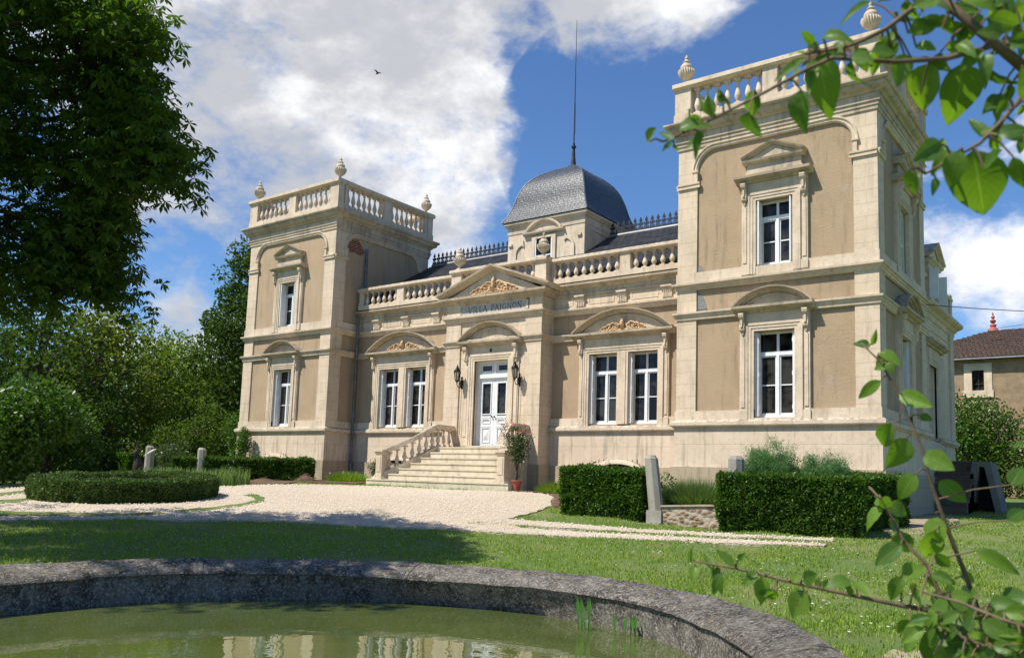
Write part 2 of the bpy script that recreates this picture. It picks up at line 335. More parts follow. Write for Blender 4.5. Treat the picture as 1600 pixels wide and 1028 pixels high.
def nearleaf():
    m = bpy.data.materials.new('near_leaf'); m.use_nodes = True; nt = m.node_tree; nt.nodes.clear(); t = NT(nt); N = nt.nodes
    out = N.new('ShaderNodeOutputMaterial'); b = N.new('ShaderNodeBsdfPrincipled'); tr = N.new('ShaderNodeBsdfTranslucent'); mx = N.new('ShaderNodeMixShader')
    at = N.new('ShaderNodeAttribute'); at.attribute_name = 'blade'; sp = N.new('ShaderNodeSeparateXYZ'); t.L.new(at.outputs['Vector'], sp.inputs[0]); q, l, rnd = sp.outputs[0], sp.outputs[1], sp.outputs[2]
    aq = t.math('ABSOLUTE', q)
    rib = t.ramp(aq, .07, .02); ph = t.math('SUBTRACT', t.math('MULTIPLY', l, 9.0), t.math('MULTIPLY', aq, 3.2)); vein = t.ramp(t.math('ABSOLUTE', t.math('SUBTRACT', t.math('FRACT', ph), .5)), .07, .02)
    col = t.mix(rnd, (.05,.13,.018), (.17,.29,.03)); col = t.mix(t.math('MULTIPLY', t.ramp(t.noise(t.pos(), 60, 4, .7), .4, .7), .35), col, (.13,.22,.03))
    veins = t.math('MAXIMUM', rib, t.math('MULTIPLY', vein, .55)); col = t.mix(t.math('MULTIPLY', veins, .5), col, (.26,.36,.09))
    spot = t.ramp(t.noise(t.pos(), 130, 3, .6), .70, .74); edge = t.math('MULTIPLY', t.ramp(aq, .86, 1.0), t.ramp(t.noise(t.pos(), 70, 2, .5), .5, .62))
    col = t.mix(t.math('MULTIPLY', t.math('MAXIMUM', spot, edge), .75), col, (.20,.12,.035))
    nt.links.new(col, b.inputs['Base Color']); b.inputs['Roughness'].default_value = .42; b.inputs['Specular IOR Level'].default_value = .45
    h = t.math('ADD', t.math('MULTIPLY', veins, -1.0), t.math('MULTIPLY', t.noise(t.pos(), 160, 3, .6), .5)); nt.links.new(t.bump(h, .5, .0012), b.inputs['Normal'])
    nt.links.new(t.mix(1.0, col, (1.5,1.6,.5), 'MULTIPLY'), tr.inputs[0]); mx.inputs[0].default_value = .5
    nt.links.new(b.outputs[0], mx.inputs[1]); nt.links.new(tr.outputs[0], mx.inputs[2]); nt.links.new(mx.outputs[0], out.inputs[0]); return m
M['near'] = nearleaf()
M['pink'] = leafmat('pink_petal', (.72,.12,.28), (.8,.28,.42), .3, .6)
M['yellowp'] = leafmat('yellow_petal', (.8,.65,.05), (.8,.75,.2), .3, .6)
M['grass'] = leafmat('grass_blade', (.15,.26,.03), (.26,.34,.06), .4, .6, .7, .15)
M['reed'] = leafmat('reed_leaf', (.07,.20,.03), (.10,.26,.05), .4, .4)
M['core'] = plain('hedge_inner_shade', (.018,.03,.008), .95)  # near-black green puts the inner shade of the hedge into the colour
M['twig'] = plain('twig_bark', (.16,.11,.06), .8, var=.4, scale=60)
M['daisy'] = plain('daisy_petal', (.8,.8,.78), .8)
def ground_mat():
    m, nt, b = newmat('lawn_ground'); t = NT(nt); p = t.pos()
    col = t.mix(t.ramp(t.noise(p, .55, 6, .65), .35, .65), (.11,.17,.03), (.19,.22,.055))
    col = t.mix(t.math('MULTIPLY', t.ramp(t.noise(p, 1.1, 6, .75), .56, .70), .75), col, (.27,.20,.11))
    col = t.mix(t.math('MULTIPLY', t.noise(p, 30, 4, .8), .5), col, (.06,.09,.02))
    nt.links.new(col, b.inputs['Base Color']); b.inputs['Roughness'].default_value = .95
    nt.links.new(t.bump(t.noise(p, 35, 5, .8), .8, .03), b.inputs['Normal']); return m
M['lawn'] = ground_mat()
def gravel_mat():
    m, nt, b = newmat('pale_gravel'); t = NT(nt); p = t.pos()
    v = t.vor(p, 34, 'Color'); sp = t.N.new('ShaderNodeSeparateColor'); t.L.new(v, sp.inputs[0])
    col = t.mix(sp.outputs[0], (.58,.475,.345), (.42,.335,.24))
    col = t.mix(t.math('MULTIPLY', t.ramp(t.noise(p, 1.2, 6, .75), .45, .75), .35), col, (.40,.32,.23))
    col = t.mix(t.math('MULTIPLY', t.ramp(t.noise(p, .35, 4, .6), .4, .7), .25), col, (.72,.64,.52))
    nt.links.new(col, b.inputs['Base Color']); b.inputs['Roughness'].default_value = .95
    h = t.math('ADD', t.math('SUBTRACT', 1, t.vor(p, 34, 'Distance')), t.math('MULTIPLY', t.noise(p, 9, 4, .7), 1.5))
    nt.links.new(t.bump(h, .7, .03), b.inputs['Normal']); return m
M['gravel'] = gravel_mat()
def rim_mat():
    m, nt, b = newmat('lichened_stone'); t = NT(nt); p = t.pos()
    col = t.mix(t.ramp(t.noise(p, 3.0, 7, .75), .38, .62), (.095,.08,.065), (.28,.245,.20))
    col = t.mix(t.math('MULTIPLY', t.ramp(t.noise(p, 5.5, 7, .85), .54, .60), .65), col, (.50,.46,.38))
    col = t.mix(t.math('MULTIPLY', t.ramp(t.noise(p, 28, 5, .8), .52, .60), .8), col, (.66,.62,.55))
    col = t.mix(t.math('MULTIPLY', t.ramp(t.noise(t.pos((1,1,.3)), 9, 6, .8), .53, .62), .8), col, (.36,.33,.27))
    col = t.mix(t.math('MULTIPLY', t.ramp(t.noise(p, 45, 3, .8), .55, .62), .6), col, (.045,.04,.035))
    col = t.mix(t.math('MULTIPLY', t.ramp(t.noise(p, 5, 4, .6), .64, .70), .55), col, (.36,.24,.08))
    nt.links.new(col, b.inputs['Base Color']); b.inputs['Roughness'].default_value = .95; b.inputs['Specular IOR Level'].default_value = .15
    g = t.N.new('ShaderNodeNewGeometry'); sp = t.N.new('ShaderNodeSeparateXYZ'); t.L.new(g.outputs['Position'], sp.inputs[0])
    wet = t.ramp(t.math('ADD', sp.outputs[2], t.math('MULTIPLY', t.noise(p, 6, 4, .7), .12)), -3.10, -3.16)
    col = t.mix(t.math('MULTIPLY', wet, .85), col, (.035,.036,.022))
    h = t.math('ADD', t.noise(p, 30, 6, .85), t.math('MULTIPLY', t.noise(p, 7, 4, .7), 1.0))
    nt.links.new(t.bump(h, 1.0, .06), b.inputs['Normal']); return m
M['rim'] = rim_mat()
def water_mat():
    m, nt, b = newmat('pond_water'); t = NT(nt); p = t.pos()
    col = t.mix(t.ramp(t.noise(p, .8, 4, .6), .4, .6), (.068,.090,.022), (.083,.106,.027))
    nt.links.new(col, b.inputs['Base Color']); b.inputs['Roughness'].default_value = .015; b.inputs['IOR'].default_value = 1.75
    rot = t.pos((1,1,1)); h = t.math('ADD', t.noise(rot, 2.2, 2, .5, .6), t.math('MULTIPLY', t.noise(rot, 7, 2, .5, .4), .18))
    nt.links.new(t.bump(h, .11, .03), b.inputs['Normal']); return m
M['water'] = water_mat()
def brick_mat():
    m, nt, b = newmat('rubble_wall'); t = NT(nt); p = t.pos()
    v = t.N.new('ShaderNodeTexVoronoi'); v.inputs['Scale'].default_value = 9; t.L.new(t.pos((1,1,1.5)), v.inputs['Vector'])
    sp = t.N.new('ShaderNodeSeparateColor'); t.L.new(v.outputs['Color'], sp.inputs[0])
    col = t.mix(sp.outputs[1], (.20,.13,.085), (.33,.23,.16))
    col = t.mix(t.ramp(v.outputs['Distance'], .38, .55), col, (.36,.29,.22))
    nt.links.new(col, b.inputs['Base Color']); b.inputs['Roughness'].default_value = .95
    nt.links.new(t.bump(t.math('SUBTRACT', 1, v.outputs['Distance']), .9, .04), b.inputs['Normal']); return m
M['rubble'] = brick_mat()

# ------------------------------------------------------------------ surveyed coordinates (world metres)
LEAF_UP = [(28.028,-19.411,-1.386,28.025,-19.415,-1.367,0.0126),(28.036,-19.407,-1.374,28.032,-19.407,-1.361,0.0072),(28.062,-19.402,-1.366,28.053,-19.388,-1.383,0.0199),(28.062,-19.415,-1.391,28.055,-19.394,-1.410,0.0199),(28.094,-19.383,-1.367,28.093,-19.378,-1.398,0.0271),(28.095,-19.352,-1.333,28.095,-19.367,-1.364,0.0152),(28.101,-19.371,-1.323,28.095,-19.386,-1.316,0.0086),(28.100,-19.364,-1.329,28.098,-19.370,-1.317,0.0095),(28.097,-19.383,-1.340,28.072,-19.379,-1.354,0.0114),(28.097,-19.372,-1.340,28.072,-19.359,-1.332,0.0114),(28.091,-19.365,-1.327,28.086,-19.389,-1.331,0.0066),(28.098,-19.356,-1.328,28.112,-19.354,-1.374,0.0286),(28.118,-19.344,-1.327,28.102,-19.367,-1.331,0.0077),(28.127,-19.354,-1.338,28.117,-19.314,-1.358,0.0155),(28.122,-19.359,-1.323,28.116,-19.360,-1.328,0.0116),(28.124,-19.330,-1.316,28.133,-19.320,-1.334,0.0156),(28.147,-19.337,-1.316,28.131,-19.306,-1.332,0.0148),(28.150,-19.321,-1.322,28.152,-19.323,-1.305,0.0178),(28.165,-19.326,-1.313,28.187,-19.302,-1.296,0.0149),(28.164,-19.326,-1.283,28.167,-19.307,-1.293,0.0139),(28.140,-19.340,-1.284,28.121,-19.360,-1.296,0.0108),(28.168,-19.313,-1.319,28.184,-19.316,-1.326,0.0120),(28.161,-19.323,-1.328,28.153,-19.317,-1.354,0.0199),(28.178,-19.300,-1.331,28.159,-19.278,-1.364,0.0342),(28.186,-19.307,-1.327,28.183,-19.277,-1.342,0.0263),(28.198,-19.283,-1.330,28.195,-19.271,-1.363,0.0388),(28.207,-19.283,-1.286,28.207,-19.286,-1.302,0.0185),(28.219,-19.286,-1.297,28.242,-19.275,-1.303,0.0165),(28.233,-19.264,-1.292,28.215,-19.281,-1.311,0.0177),(28.224,-19.254,-1.304,28.236,-19.278,-1.325,0.0125),(28.192,-19.289,-1.301,28.184,-19.292,-1.286,0.0122),(28.231,-19.291,-1.291,28.217,-19.268,-1.283,0.0146),(28.238,-19.275,-1.287,28.243,-19.263,-1.294,0.0167),(28.241,-19.269,-1.316,28.239,-19.265,-1.329,0.0084),(28.177,-19.325,-1.297,28.159,-19.302,-1.291,0.0120),(28.158,-19.341,-1.299,28.160,-19.318,-1.303,0.0099),(28.191,-19.281,-1.306,28.193,-19.270,-1.318,0.0122),(28.239,-19.356,-1.402,28.231,-19.355,-1.410,0.0081),(28.221,-19.344,-1.423,28.212,-19.344,-1.403,0.0126),(28.223,-19.356,-1.426,28.229,-19.342,-1.403,0.0108),(28.225,-19.336,-1.419,28.229,-19.327,-1.430,0.0108),(28.237,-19.360,-1.418,28.224,-19.327,-1.425,0.0144),(28.215,-19.355,-1.435,28.217,-19.336,-1.469,0.0433),(28.191,-19.343,-1.431,28.191,-19.338,-1.411,0.0090),(28.195,-19.349,-1.437,28.176,-19.330,-1.440,0.0135),(28.186,-19.340,-1.447,28.186,-19.345,-1.459,0.0063),(28.178,-19.350,-1.443,28.176,-19.356,-1.449,0.0045),(28.248,-19.352,-1.433,28.243,-19.349,-1.441,0.0081),(28.249,-19.344,-1.403,28.243,-19.331,-1.404,0.0054),(28.185,-19.323,-1.292,28.196,-19.323,-1.302,0.0101),(28.201,-19.286,-1.277,28.210,-19.292,-1.293,0.0143),(28.224,-19.287,-1.283,28.235,-19.287,-1.295,0.0166),(28.243,-19.266,-1.281,28.236,-19.256,-1.283,0.0147),(28.155,-19.324,-1.315,28.145,-19.321,-1.327,0.0139),(28.166,-19.318,-1.333,28.178,-19.289,-1.324,0.0140),(27.996,-19.417,-1.400,27.980,-19.414,-1.387,0.0067),(27.984,-19.397,-1.392,27.983,-19.413,-1.408,0.0056),(27.987,-19.398,-1.395,27.986,-19.391,-1.402,0.0044),(28.013,-19.397,-1.379,27.998,-19.401,-1.377,0.0111),(28.020,-19.406,-1.393,28.002,-19.393,-1.412,0.0167),(28.035,-19.412,-1.364,28.027,-19.392,-1.365,0.0078),(28.025,-19.403,-1.380,28.018,-19.408,-1.365,0.0144)]
LEAF_LO = [(28.042,-18.972,-1.517,28.024,-18.977,-1.512,0.0151),(28.045,-18.972,-1.515,28.054,-18.989,-1.502,0.0086),(28.056,-18.978,-1.561,28.022,-18.973,-1.581,0.0151),(28.056,-18.983,-1.528,28.081,-18.984,-1.543,0.0216),(28.075,-18.974,-1.577,28.113,-18.978,-1.594,0.0237),(28.066,-18.974,-1.612,28.044,-18.951,-1.645,0.0281),(28.078,-18.952,-1.629,28.065,-18.962,-1.659,0.0324),(28.098,-18.961,-1.647,28.131,-18.962,-1.666,0.0259),(28.091,-18.974,-1.671,28.070,-18.976,-1.702,0.0216),(28.111,-18.949,-1.679,28.140,-18.936,-1.703,0.0237),(28.054,-18.974,-1.708,28.036,-18.961,-1.697,0.0129),(28.052,-18.962,-1.714,28.028,-18.968,-1.733,0.0216),(28.059,-18.963,-1.708,28.080,-18.952,-1.719,0.0194),(28.061,-18.972,-1.727,28.072,-18.957,-1.738,0.0173),(28.072,-18.973,-1.738,28.077,-18.967,-1.757,0.0259),(28.088,-19.037,-1.750,28.062,-19.044,-1.775,0.0220),(28.109,-18.965,-1.736,28.096,-18.943,-1.776,0.0281),(28.104,-18.954,-1.721,28.114,-18.955,-1.755,0.0259),(28.125,-19.053,-1.757,28.138,-19.035,-1.772,0.0160),(28.161,-19.039,-1.752,28.203,-19.020,-1.773,0.0200),(28.181,-18.948,-1.721,28.195,-18.931,-1.708,0.0173),(28.184,-18.942,-1.681,28.197,-18.932,-1.658,0.0194),(28.200,-18.951,-1.636,28.188,-18.941,-1.638,0.0129),(28.090,-19.040,-1.785,28.072,-19.039,-1.813,0.0200),(28.105,-19.049,-1.790,28.107,-19.032,-1.819,0.0281),(28.117,-19.030,-1.780,28.136,-19.030,-1.788,0.0200),(28.088,-19.033,-1.782,28.100,-19.024,-1.778,0.0200),(28.138,-19.039,-1.801,28.159,-19.037,-1.819,0.0240),(28.148,-19.047,-1.796,28.163,-19.020,-1.800,0.0200),(28.181,-19.019,-1.802,28.203,-19.030,-1.795,0.0240),(28.191,-19.026,-1.803,28.199,-19.023,-1.818,0.0200),(28.115,-19.038,-1.817,28.155,-19.054,-1.825,0.0321),(28.160,-19.031,-1.836,28.189,-19.034,-1.846,0.0381),(28.109,-19.043,-1.831,28.093,-19.059,-1.859,0.0240),(28.116,-19.044,-1.837,28.121,-19.040,-1.871,0.0361),(28.134,-19.039,-1.832,28.142,-19.038,-1.868,0.0361),(28.155,-19.055,-1.838,28.149,-19.061,-1.861,0.0240),(28.171,-19.042,-1.850,28.193,-19.032,-1.858,0.0281),(28.203,-19.042,-1.833,28.192,-19.030,-1.858,0.0240),(27.875,-19.116,-1.783,27.886,-19.136,-1.764,0.0088),(27.882,-19.118,-1.786,27.884,-19.131,-1.802,0.0140),(27.914,-19.118,-1.792,27.908,-19.127,-1.814,0.0120),(27.924,-19.105,-1.783,27.907,-19.120,-1.767,0.0180),(27.929,-19.106,-1.777,27.940,-19.113,-1.768,0.0080),(27.947,-19.092,-1.791,27.934,-19.103,-1.803,0.0160),(27.950,-19.086,-1.795,27.950,-19.089,-1.826,0.0180),(27.966,-19.094,-1.807,27.953,-19.074,-1.829,0.0140),(27.988,-19.092,-1.798,27.988,-19.080,-1.784,0.0100),(27.996,-19.082,-1.805,27.985,-19.087,-1.837,0.0260),(28.001,-19.086,-1.806,28.000,-19.061,-1.830,0.0180),(28.041,-19.064,-1.792,28.026,-19.086,-1.791,0.0180),(28.044,-19.056,-1.795,28.064,-19.074,-1.803,0.0160),(28.041,-19.060,-1.810,28.035,-19.069,-1.795,0.0120),(28.176,-19.033,-1.818,28.194,-19.014,-1.827,0.0281),(28.199,-19.022,-1.809,28.183,-19.039,-1.826,0.0240),(28.127,-19.034,-1.823,28.115,-19.042,-1.844,0.0240)]
CHESTNUT = [(16.82,-13.96,3.96,0.42),(16.41,-13.43,3.92,0.42),(16.33,-13.27,3.59,0.42),(16.65,-13.69,3.45,0.42),(17.09,-13.32,2.95,0.42),(16.38,-12.95,2.96,0.42),(17.35,-13.47,2.29,0.42),(17.08,-13.70,2.44,0.42),(16.35,-13.62,2.40,0.42),(16.06,-13.71,1.89,0.42),(16.56,-14.17,1.78,0.42),(15.93,-13.67,1.42,0.42),(15.60,-13.23,0.80,0.42),(16.20,-13.70,0.90,0.42),(16.01,-13.89,0.88,0.42),(16.06,-14.42,0.81,0.42),(15.82,-14.64,0.61,0.42),(16.27,-13.01,3.12,0.42),(16.30,-13.57,1.06,0.42),(15.57,-13.49,1.76,0.42),(16.50,-14.00,4.99,0.38),(16.26,-14.07,5.01,0.43),(16.02,-14.13,5.04,0.47),(15.78,-14.20,5.07,0.51),(16.81,-13.89,4.42,0.38),(16.58,-14.01,4.53,0.43),(16.35,-14.14,4.64,0.47),(16.13,-14.27,4.74,0.51),(17.18,-14.23,4.35,0.38),(16.96,-14.32,4.43,0.43),(16.73,-14.41,4.51,0.47),(16.51,-14.50,4.59,0.51),(16.16,-13.81,4.37,0.38),(15.97,-13.90,4.54,0.43),(15.79,-14.01,4.71,0.47),(15.61,-14.11,4.88,0.51),(16.73,-13.86,3.89,0.38),(16.54,-14.00,4.10,0.43),(16.35,-14.14,4.31,0.47),(16.17,-14.29,4.52,0.51),(16.75,-13.71,3.46,0.38),(16.55,-13.80,3.60,0.43),(16.35,-13.90,3.75,0.47),(16.15,-13.99,3.90,0.51),(16.80,-13.92,3.45,0.38),(16.61,-13.98,3.58,0.43),(16.42,-14.04,3.72,0.47),(16.24,-14.10,3.86,0.51),(16.15,-13.05,3.46,0.38),(15.93,-13.22,3.68,0.43),(15.71,-13.39,3.89,0.47),(15.50,-13.56,4.11,0.51),(16.61,-13.33,2.93,0.38),(16.39,-13.45,3.07,0.43),(16.16,-13.56,3.22,0.47),(15.94,-13.68,3.36,0.51),(16.80,-13.40,2.60,0.38),(16.58,-13.52,2.80,0.43),(16.37,-13.65,2.99,0.47),(16.16,-13.78,3.18,0.51),(16.46,-13.53,2.77,0.38),(16.28,-13.60,2.95,0.43),(16.09,-13.68,3.12,0.47),(15.91,-13.76,3.30,0.51),(16.72,-13.93,2.43,0.38),(16.57,-13.96,2.64,0.43),(16.42,-13.99,2.86,0.47),(16.27,-14.03,3.07,0.51),(15.88,-13.70,2.02,0.38),(15.72,-13.68,2.15,0.43),(15.56,-13.67,2.28,0.47),(15.39,-13.66,2.41,0.51),(16.05,-13.94,2.00,0.38),(15.89,-13.90,2.12,0.43),(15.74,-13.86,2.24,0.47),(15.59,-13.82,2.36,0.51),(16.19,-13.87,1.52,0.38),(16.04,-13.86,1.73,0.43),(15.90,-13.85,1.94,0.47),(15.76,-13.85,2.15,0.51),(15.51,-13.40,0.98,0.38),(15.30,-13.51,1.18,0.43),(15.09,-13.61,1.39,0.47),(14.88,-13.72,1.59,0.51),(15.44,-13.49,1.18,0.38),(15.23,-13.57,1.34,0.43),(15.02,-13.65,1.50,0.47),(14.82,-13.74,1.67,0.51),(16.34,-14.18,0.93,0.38),(16.16,-14.21,1.09,0.43),(15.97,-14.24,1.25,0.47),(15.79,-14.27,1.41,0.51),(15.53,-14.21,1.05,0.38),(15.38,-14.17,1.22,0.43),(15.24,-14.13,1.39,0.47),(15.09,-14.10,1.56,0.51),(15.72,-14.57,0.80,0.38),(15.60,-14.48,1.00,0.43),(15.48,-14.40,1.21,0.47),(15.37,-14.32,1.41,0.51),(16.09,-13.13,3.23,0.38),(15.87,-13.23,3.35,0.43),(15.64,-13.34,3.48,0.47),(15.42,-13.45,3.61,0.51),(15.58,-13.41,1.30,0.38),(15.35,-13.51,1.43,0.43),(15.13,-13.62,1.57,0.47),(14.90,-13.73,1.70,0.51),(16.28,-13.92,1.69,0.38),(16.13,-13.91,1.86,0.43),(15.98,-13.90,2.03,0.47),(15.83,-13.88,2.20,0.51),(13.17,-15.62,6.84,0.62),(14.53,-14.17,4.32,0.73),(16.24,-15.33,4.43,0.70),(14.05,-14.80,5.16,0.72),(14.90,-16.95,4.67,0.83),(14.03,-16.45,1.25,0.72),(15.15,-13.79,2.96,0.83),(13.33,-14.91,5.06,0.59),(16.08,-15.92,0.73,0.80),(16.40,-14.59,3.98,0.79),(14.75,-14.85,3.37,0.63),(12.64,-15.65,3.26,0.54),(12.47,-15.04,1.47,0.75),(11.40,-15.79,2.27,0.86),(14.50,-16.17,2.49,0.57),(14.93,-16.97,6.09,0.77),(14.75,-15.25,5.12,0.69),(15.53,-16.74,1.50,0.73),(15.84,-14.87,2.56,0.71),(13.93,-15.45,1.73,0.57),(13.62,-15.73,4.77,0.58),(16.90,-14.59,2.19,0.75),(14.69,-16.79,5.79,0.60),(16.32,-15.92,0.93,0.77),(12.95,-16.51,6.45,0.75),(13.28,-15.89,6.98,0.75),(16.65,-15.08,4.28,0.63),(15.99,-14.85,4.64,0.57),(14.02,-12.49,3.47,0.67),(13.84,-13.88,3.73,0.65),(16.67,-17.30,5.28,0.53),(15.46,-14.54,4.30,0.55),(15.68,-16.78,5.16,0.65),(16.49,-16.57,4.15,0.62),(16.65,-16.55,2.74,0.83),(15.07,-13.84,2.62,0.84),(14.96,-16.38,1.91,0.75),(15.89,-16.61,5.75,0.85),(15.22,-15.71,4.76,0.62),(16.49,-14.26,1.89,0.60),(13.28,-13.45,5.36,0.52),(14.17,-16.31,1.26,0.54),(17.07,-15.70,3.89,0.54),(16.01,-16.61,5.90,0.54),(15.55,-16.19,3.71,0.54),(15.13,-16.52,-0.24,0.69),(16.56,-15.86,2.70,0.63),(12.14,-15.75,3.71,0.72),(14.11,-16.63,2.94,0.71),(13.35,-14.77,3.07,0.83),(13.14,-15.18,4.49,0.60),(16.57,-17.05,3.65,0.78),(15.78,-16.52,5.81,0.72),(14.67,-16.22,6.64,0.54),(15.43,-16.46,4.50,0.55),(14.06,-15.05,5.44,0.71),(15.56,-13.76,3.37,0.80),(16.04,-14.07,2.15,0.80),(17.46,-16.50,4.81,0.58),(15.16,-15.86,1.97,0.54),(17.43,-14.67,2.76,0.54),(12.91,-16.01,4.98,0.84),(16.11,-14.99,5.45,0.64),(15.48,-16.15,6.72,0.80),(13.57,-13.19,5.24,0.79),(12.74,-16.05,5.36,0.68),(13.68,-14.75,4.59,0.84),(14.84,-14.64,7.20,0.66),(15.87,-16.66,-0.35,0.72),(14.74,-14.59,0.79,0.59),(14.93,-16.07,5.53,0.64),(16.72,-14.59,5.36,0.60),(15.89,-13.39,3.06,0.57),(17.66,-14.51,3.25,0.58),(11.89,-15.58,2.29,0.59),(15.25,-13.58,5.69,0.81),(15.18,-14.13,1.48,0.52),(16.18,-15.23,2.63,0.65),(16.57,-16.52,5.88,0.65),(14.93,-14.82,2.11,0.85),(14.80,-13.68,2.74,0.79),(13.60,-14.96,3.23,0.70),(17.34,-16.83,5.00,0.64),(13.58,-13.68,2.17,0.62),(16.48,-14.29,2.70,0.70),(16.45,-16.20,6.31,0.58),(14.86,-15.64,6.54,0.71),(14.02,-13.42,5.70,0.59),(14.54,-15.78,5.30,0.83),(12.79,-15.59,2.85,0.60),(12.46,-16.02,3.34,0.82),(15.91,-14.21,4.41,0.70),(12.08,-14.84,3.48,0.58),(14.76,-17.04,5.68,0.73),(14.66,-16.37,5.55,0.74),(16.85,-14.62,1.65,0.68),(13.29,-14.86,1.15,0.84),(12.41,-15.13,2.51,0.68),(16.49,-17.15,4.39,0.55),(15.98,-16.57,2.01,0.78),(17.12,-17.35,4.61,0.59),(13.91,-15.11,4.23,0.77),(14.21,-16.50,4.00,0.65),(14.67,-16.35,2.49,0.75),(15.57,-16.24,5.83,0.64),(15.17,-15.63,4.98,0.76),(16.27,-13.95,3.14,0.63),(17.58,-14.37,3.11,0.66),(16.16,-16.28,1.73,0.61),(11.97,-15.82,4.29,0.70),(13.08,-16.22,4.84,0.52),(17.87,-15.00,3.89,0.61),(15.00,-15.16,4.52,0.54),(16.73,-15.80,3.10,0.61),(16.53,-15.73,6.21,0.78),(12.70,-14.27,3.66,0.74),(12.56,-14.09,1.18,0.83),(14.21,-15.97,1.32,0.85),(15.42,-15.56,5.08,0.62),(12.58,-16.15,4.81,0.82),(14.16,-16.32,7.16,0.85),(17.14,-15.53,5.47,0.83),(15.59,-16.46,3.43,0.78),(15.83,-15.56,1.23,0.70),(14.51,-16.76,5.99,0.65),(14.31,-15.26,3.90,0.85),(15.41,-16.10,2.62,0.71),(14.08,-16.50,1.28,0.69),(16.65,-14.85,1.16,0.69),(15.11,-16.91,3.68,0.53),(13.91,-15.48,4.15,0.83),(13.59,-14.96,3.76,0.84),(13.46,-15.54,6.68,0.55),(14.22,-14.65,2.01,0.65),(16.12,-14.87,0.97,0.64),(16.08,-15.28,2.78,0.67),(15.86,-17.20,5.32,0.57),(12.84,-14.97,1.74,0.61),(15.87,-13.50,2.97,0.73),(13.30,-15.67,5.82,0.67),(14.33,-16.58,6.64,0.71),(13.77,-16.95,6.71,0.69),(15.16,-14.80,6.86,0.73),(13.94,-14.10,6.81,0.56),(15.84,-16.80,1.51,0.54),(12.69,-14.07,3.21,0.77),(12.26,-15.87,2.78,0.56),(16.91,-14.65,5.13,0.52),(13.69,-12.89,4.66,0.68),(16.03,-16.83,4.59,0.84),(16.04,-16.74,5.54,0.55),(13.80,-14.70,3.03,0.58),(13.41,-16.00,3.73,0.67),(14.85,-16.52,4.81,0.70),(14.19,-13.77,5.07,0.80),(16.54,-16.54,5.31,0.64),(12.80,-13.16,3.56,0.56),(17.57,-14.85,4.23,0.73),(14.12,-16.20,-0.12,0.74),(16.37,-14.55,5.36,0.63),(14.33,-16.73,6.45,0.66),(13.36,-15.50,6.62,0.79),(15.69,-16.79,3.34,0.53),(17.23,-15.62,4.30,0.69),(14.72,-15.23,6.90,0.56),(14.04,-14.65,7.71,0.70),(15.10,-15.37,5.28,0.85),(15.41,-15.57,5.57,0.83),(12.43,-14.42,3.29,0.63),(17.10,-14.29,3.18,0.54),(16.01,-14.94,3.42,0.77),(13.31,-15.46,4.15,0.73),(14.09,-16.42,5.64,0.77),(16.90,-17.16,4.40,0.67),(16.10,-14.52,0.84,0.76),(15.27,-16.57,2.40,0.64),(15.64,-16.77,1.32,0.78),(13.75,-15.13,3.15,0.69),(13.17,-15.41,5.39,0.57),(12.77,-14.52,5.19,0.56),(13.69,-13.31,2.27,0.52),(13.33,-14.37,1.35,0.64),(14.47,-13.43,4.36,0.73),(16.72,-15.41,3.21,0.59),(13.16,-15.21,1.26,0.65),(16.84,-15.15,5.12,0.52),(13.96,-13.56,3.74,0.69),(14.18,-15.04,5.48,0.65),(14.87,-14.16,1.87,0.75),(13.15,-16.44,5.50,0.57),(14.19,-16.89,6.80,0.56),(13.58,-14.60,4.71,0.68),(14.99,-15.12,7.52,0.78),(14.04,-13.58,1.46,0.76),(17.54,-14.28,2.44,0.82),(16.39,-17.15,3.48,0.65),(17.11,-17.32,3.90,0.67),(14.65,-15.50,1.77,0.58),(16.43,-14.77,5.56,0.67),(16.14,-16.03,6.40,0.78),(13.10,-12.86,2.42,0.83),(15.08,-13.45,4.98,0.74),(16.30,-15.83,5.23,0.61),(16.19,-14.32,1.53,0.70),(17.70,-14.57,4.11,0.73),(16.44,-16.23,5.28,0.52),(16.30,-16.79,3.11,0.52),(17.44,-17.33,5.08,0.72),(14.21,-13.18,4.78,0.67),(16.12,-15.38,5.71,0.67),(16.07,-15.94,0.82,0.70),(13.64,-15.58,2.42,0.55)]
COURT = [(12.31,-14.82),(12.92,-13.65),(13.98,-12.01),(15.32,-10.35),(16.45,-9.54),(17.36,-9.15),(18.40,-8.63),(19.49,-8.21),(20.50,-7.76),(21.48,-7.34),(22.43,-6.96),(23.34,-6.54),(24.05,-6.08),(24.01,-5.85),(23.19,-6.14),(22.22,-6.47),(21.21,-6.84),(20.17,-7.26),(19.04,-7.61),(18.09,-7.91),(18.33,-7.07),(17.96,-5.51),(17.46,-4.03),(16.46,-2.28),(15.35,-1.30),(14.65,-1.78),(12.98,-2.45),(10.63,-2.53),(8.75,-3.28),(7.91,-4.00),(7.63,-4.68),(7.92,-5.74),(6.68,-6.12),(5.32,-7.24),(4.55,-8.29),(5.01,-9.51),(5.68,-10.71),(6.24,-11.76)]
TRACK = [(18.01,-7.55),(18.80,-7.30),(19.94,-6.90),(21.05,-6.54),(22.09,-6.20),(23.05,-5.77),(23.98,-5.32),(23.94,-5.06),(22.92,-5.42),(21.90,-5.78),(20.83,-6.15),(19.62,-6.40),(18.95,-6.48),(18.32,-6.66),(18.01,-7.06)]
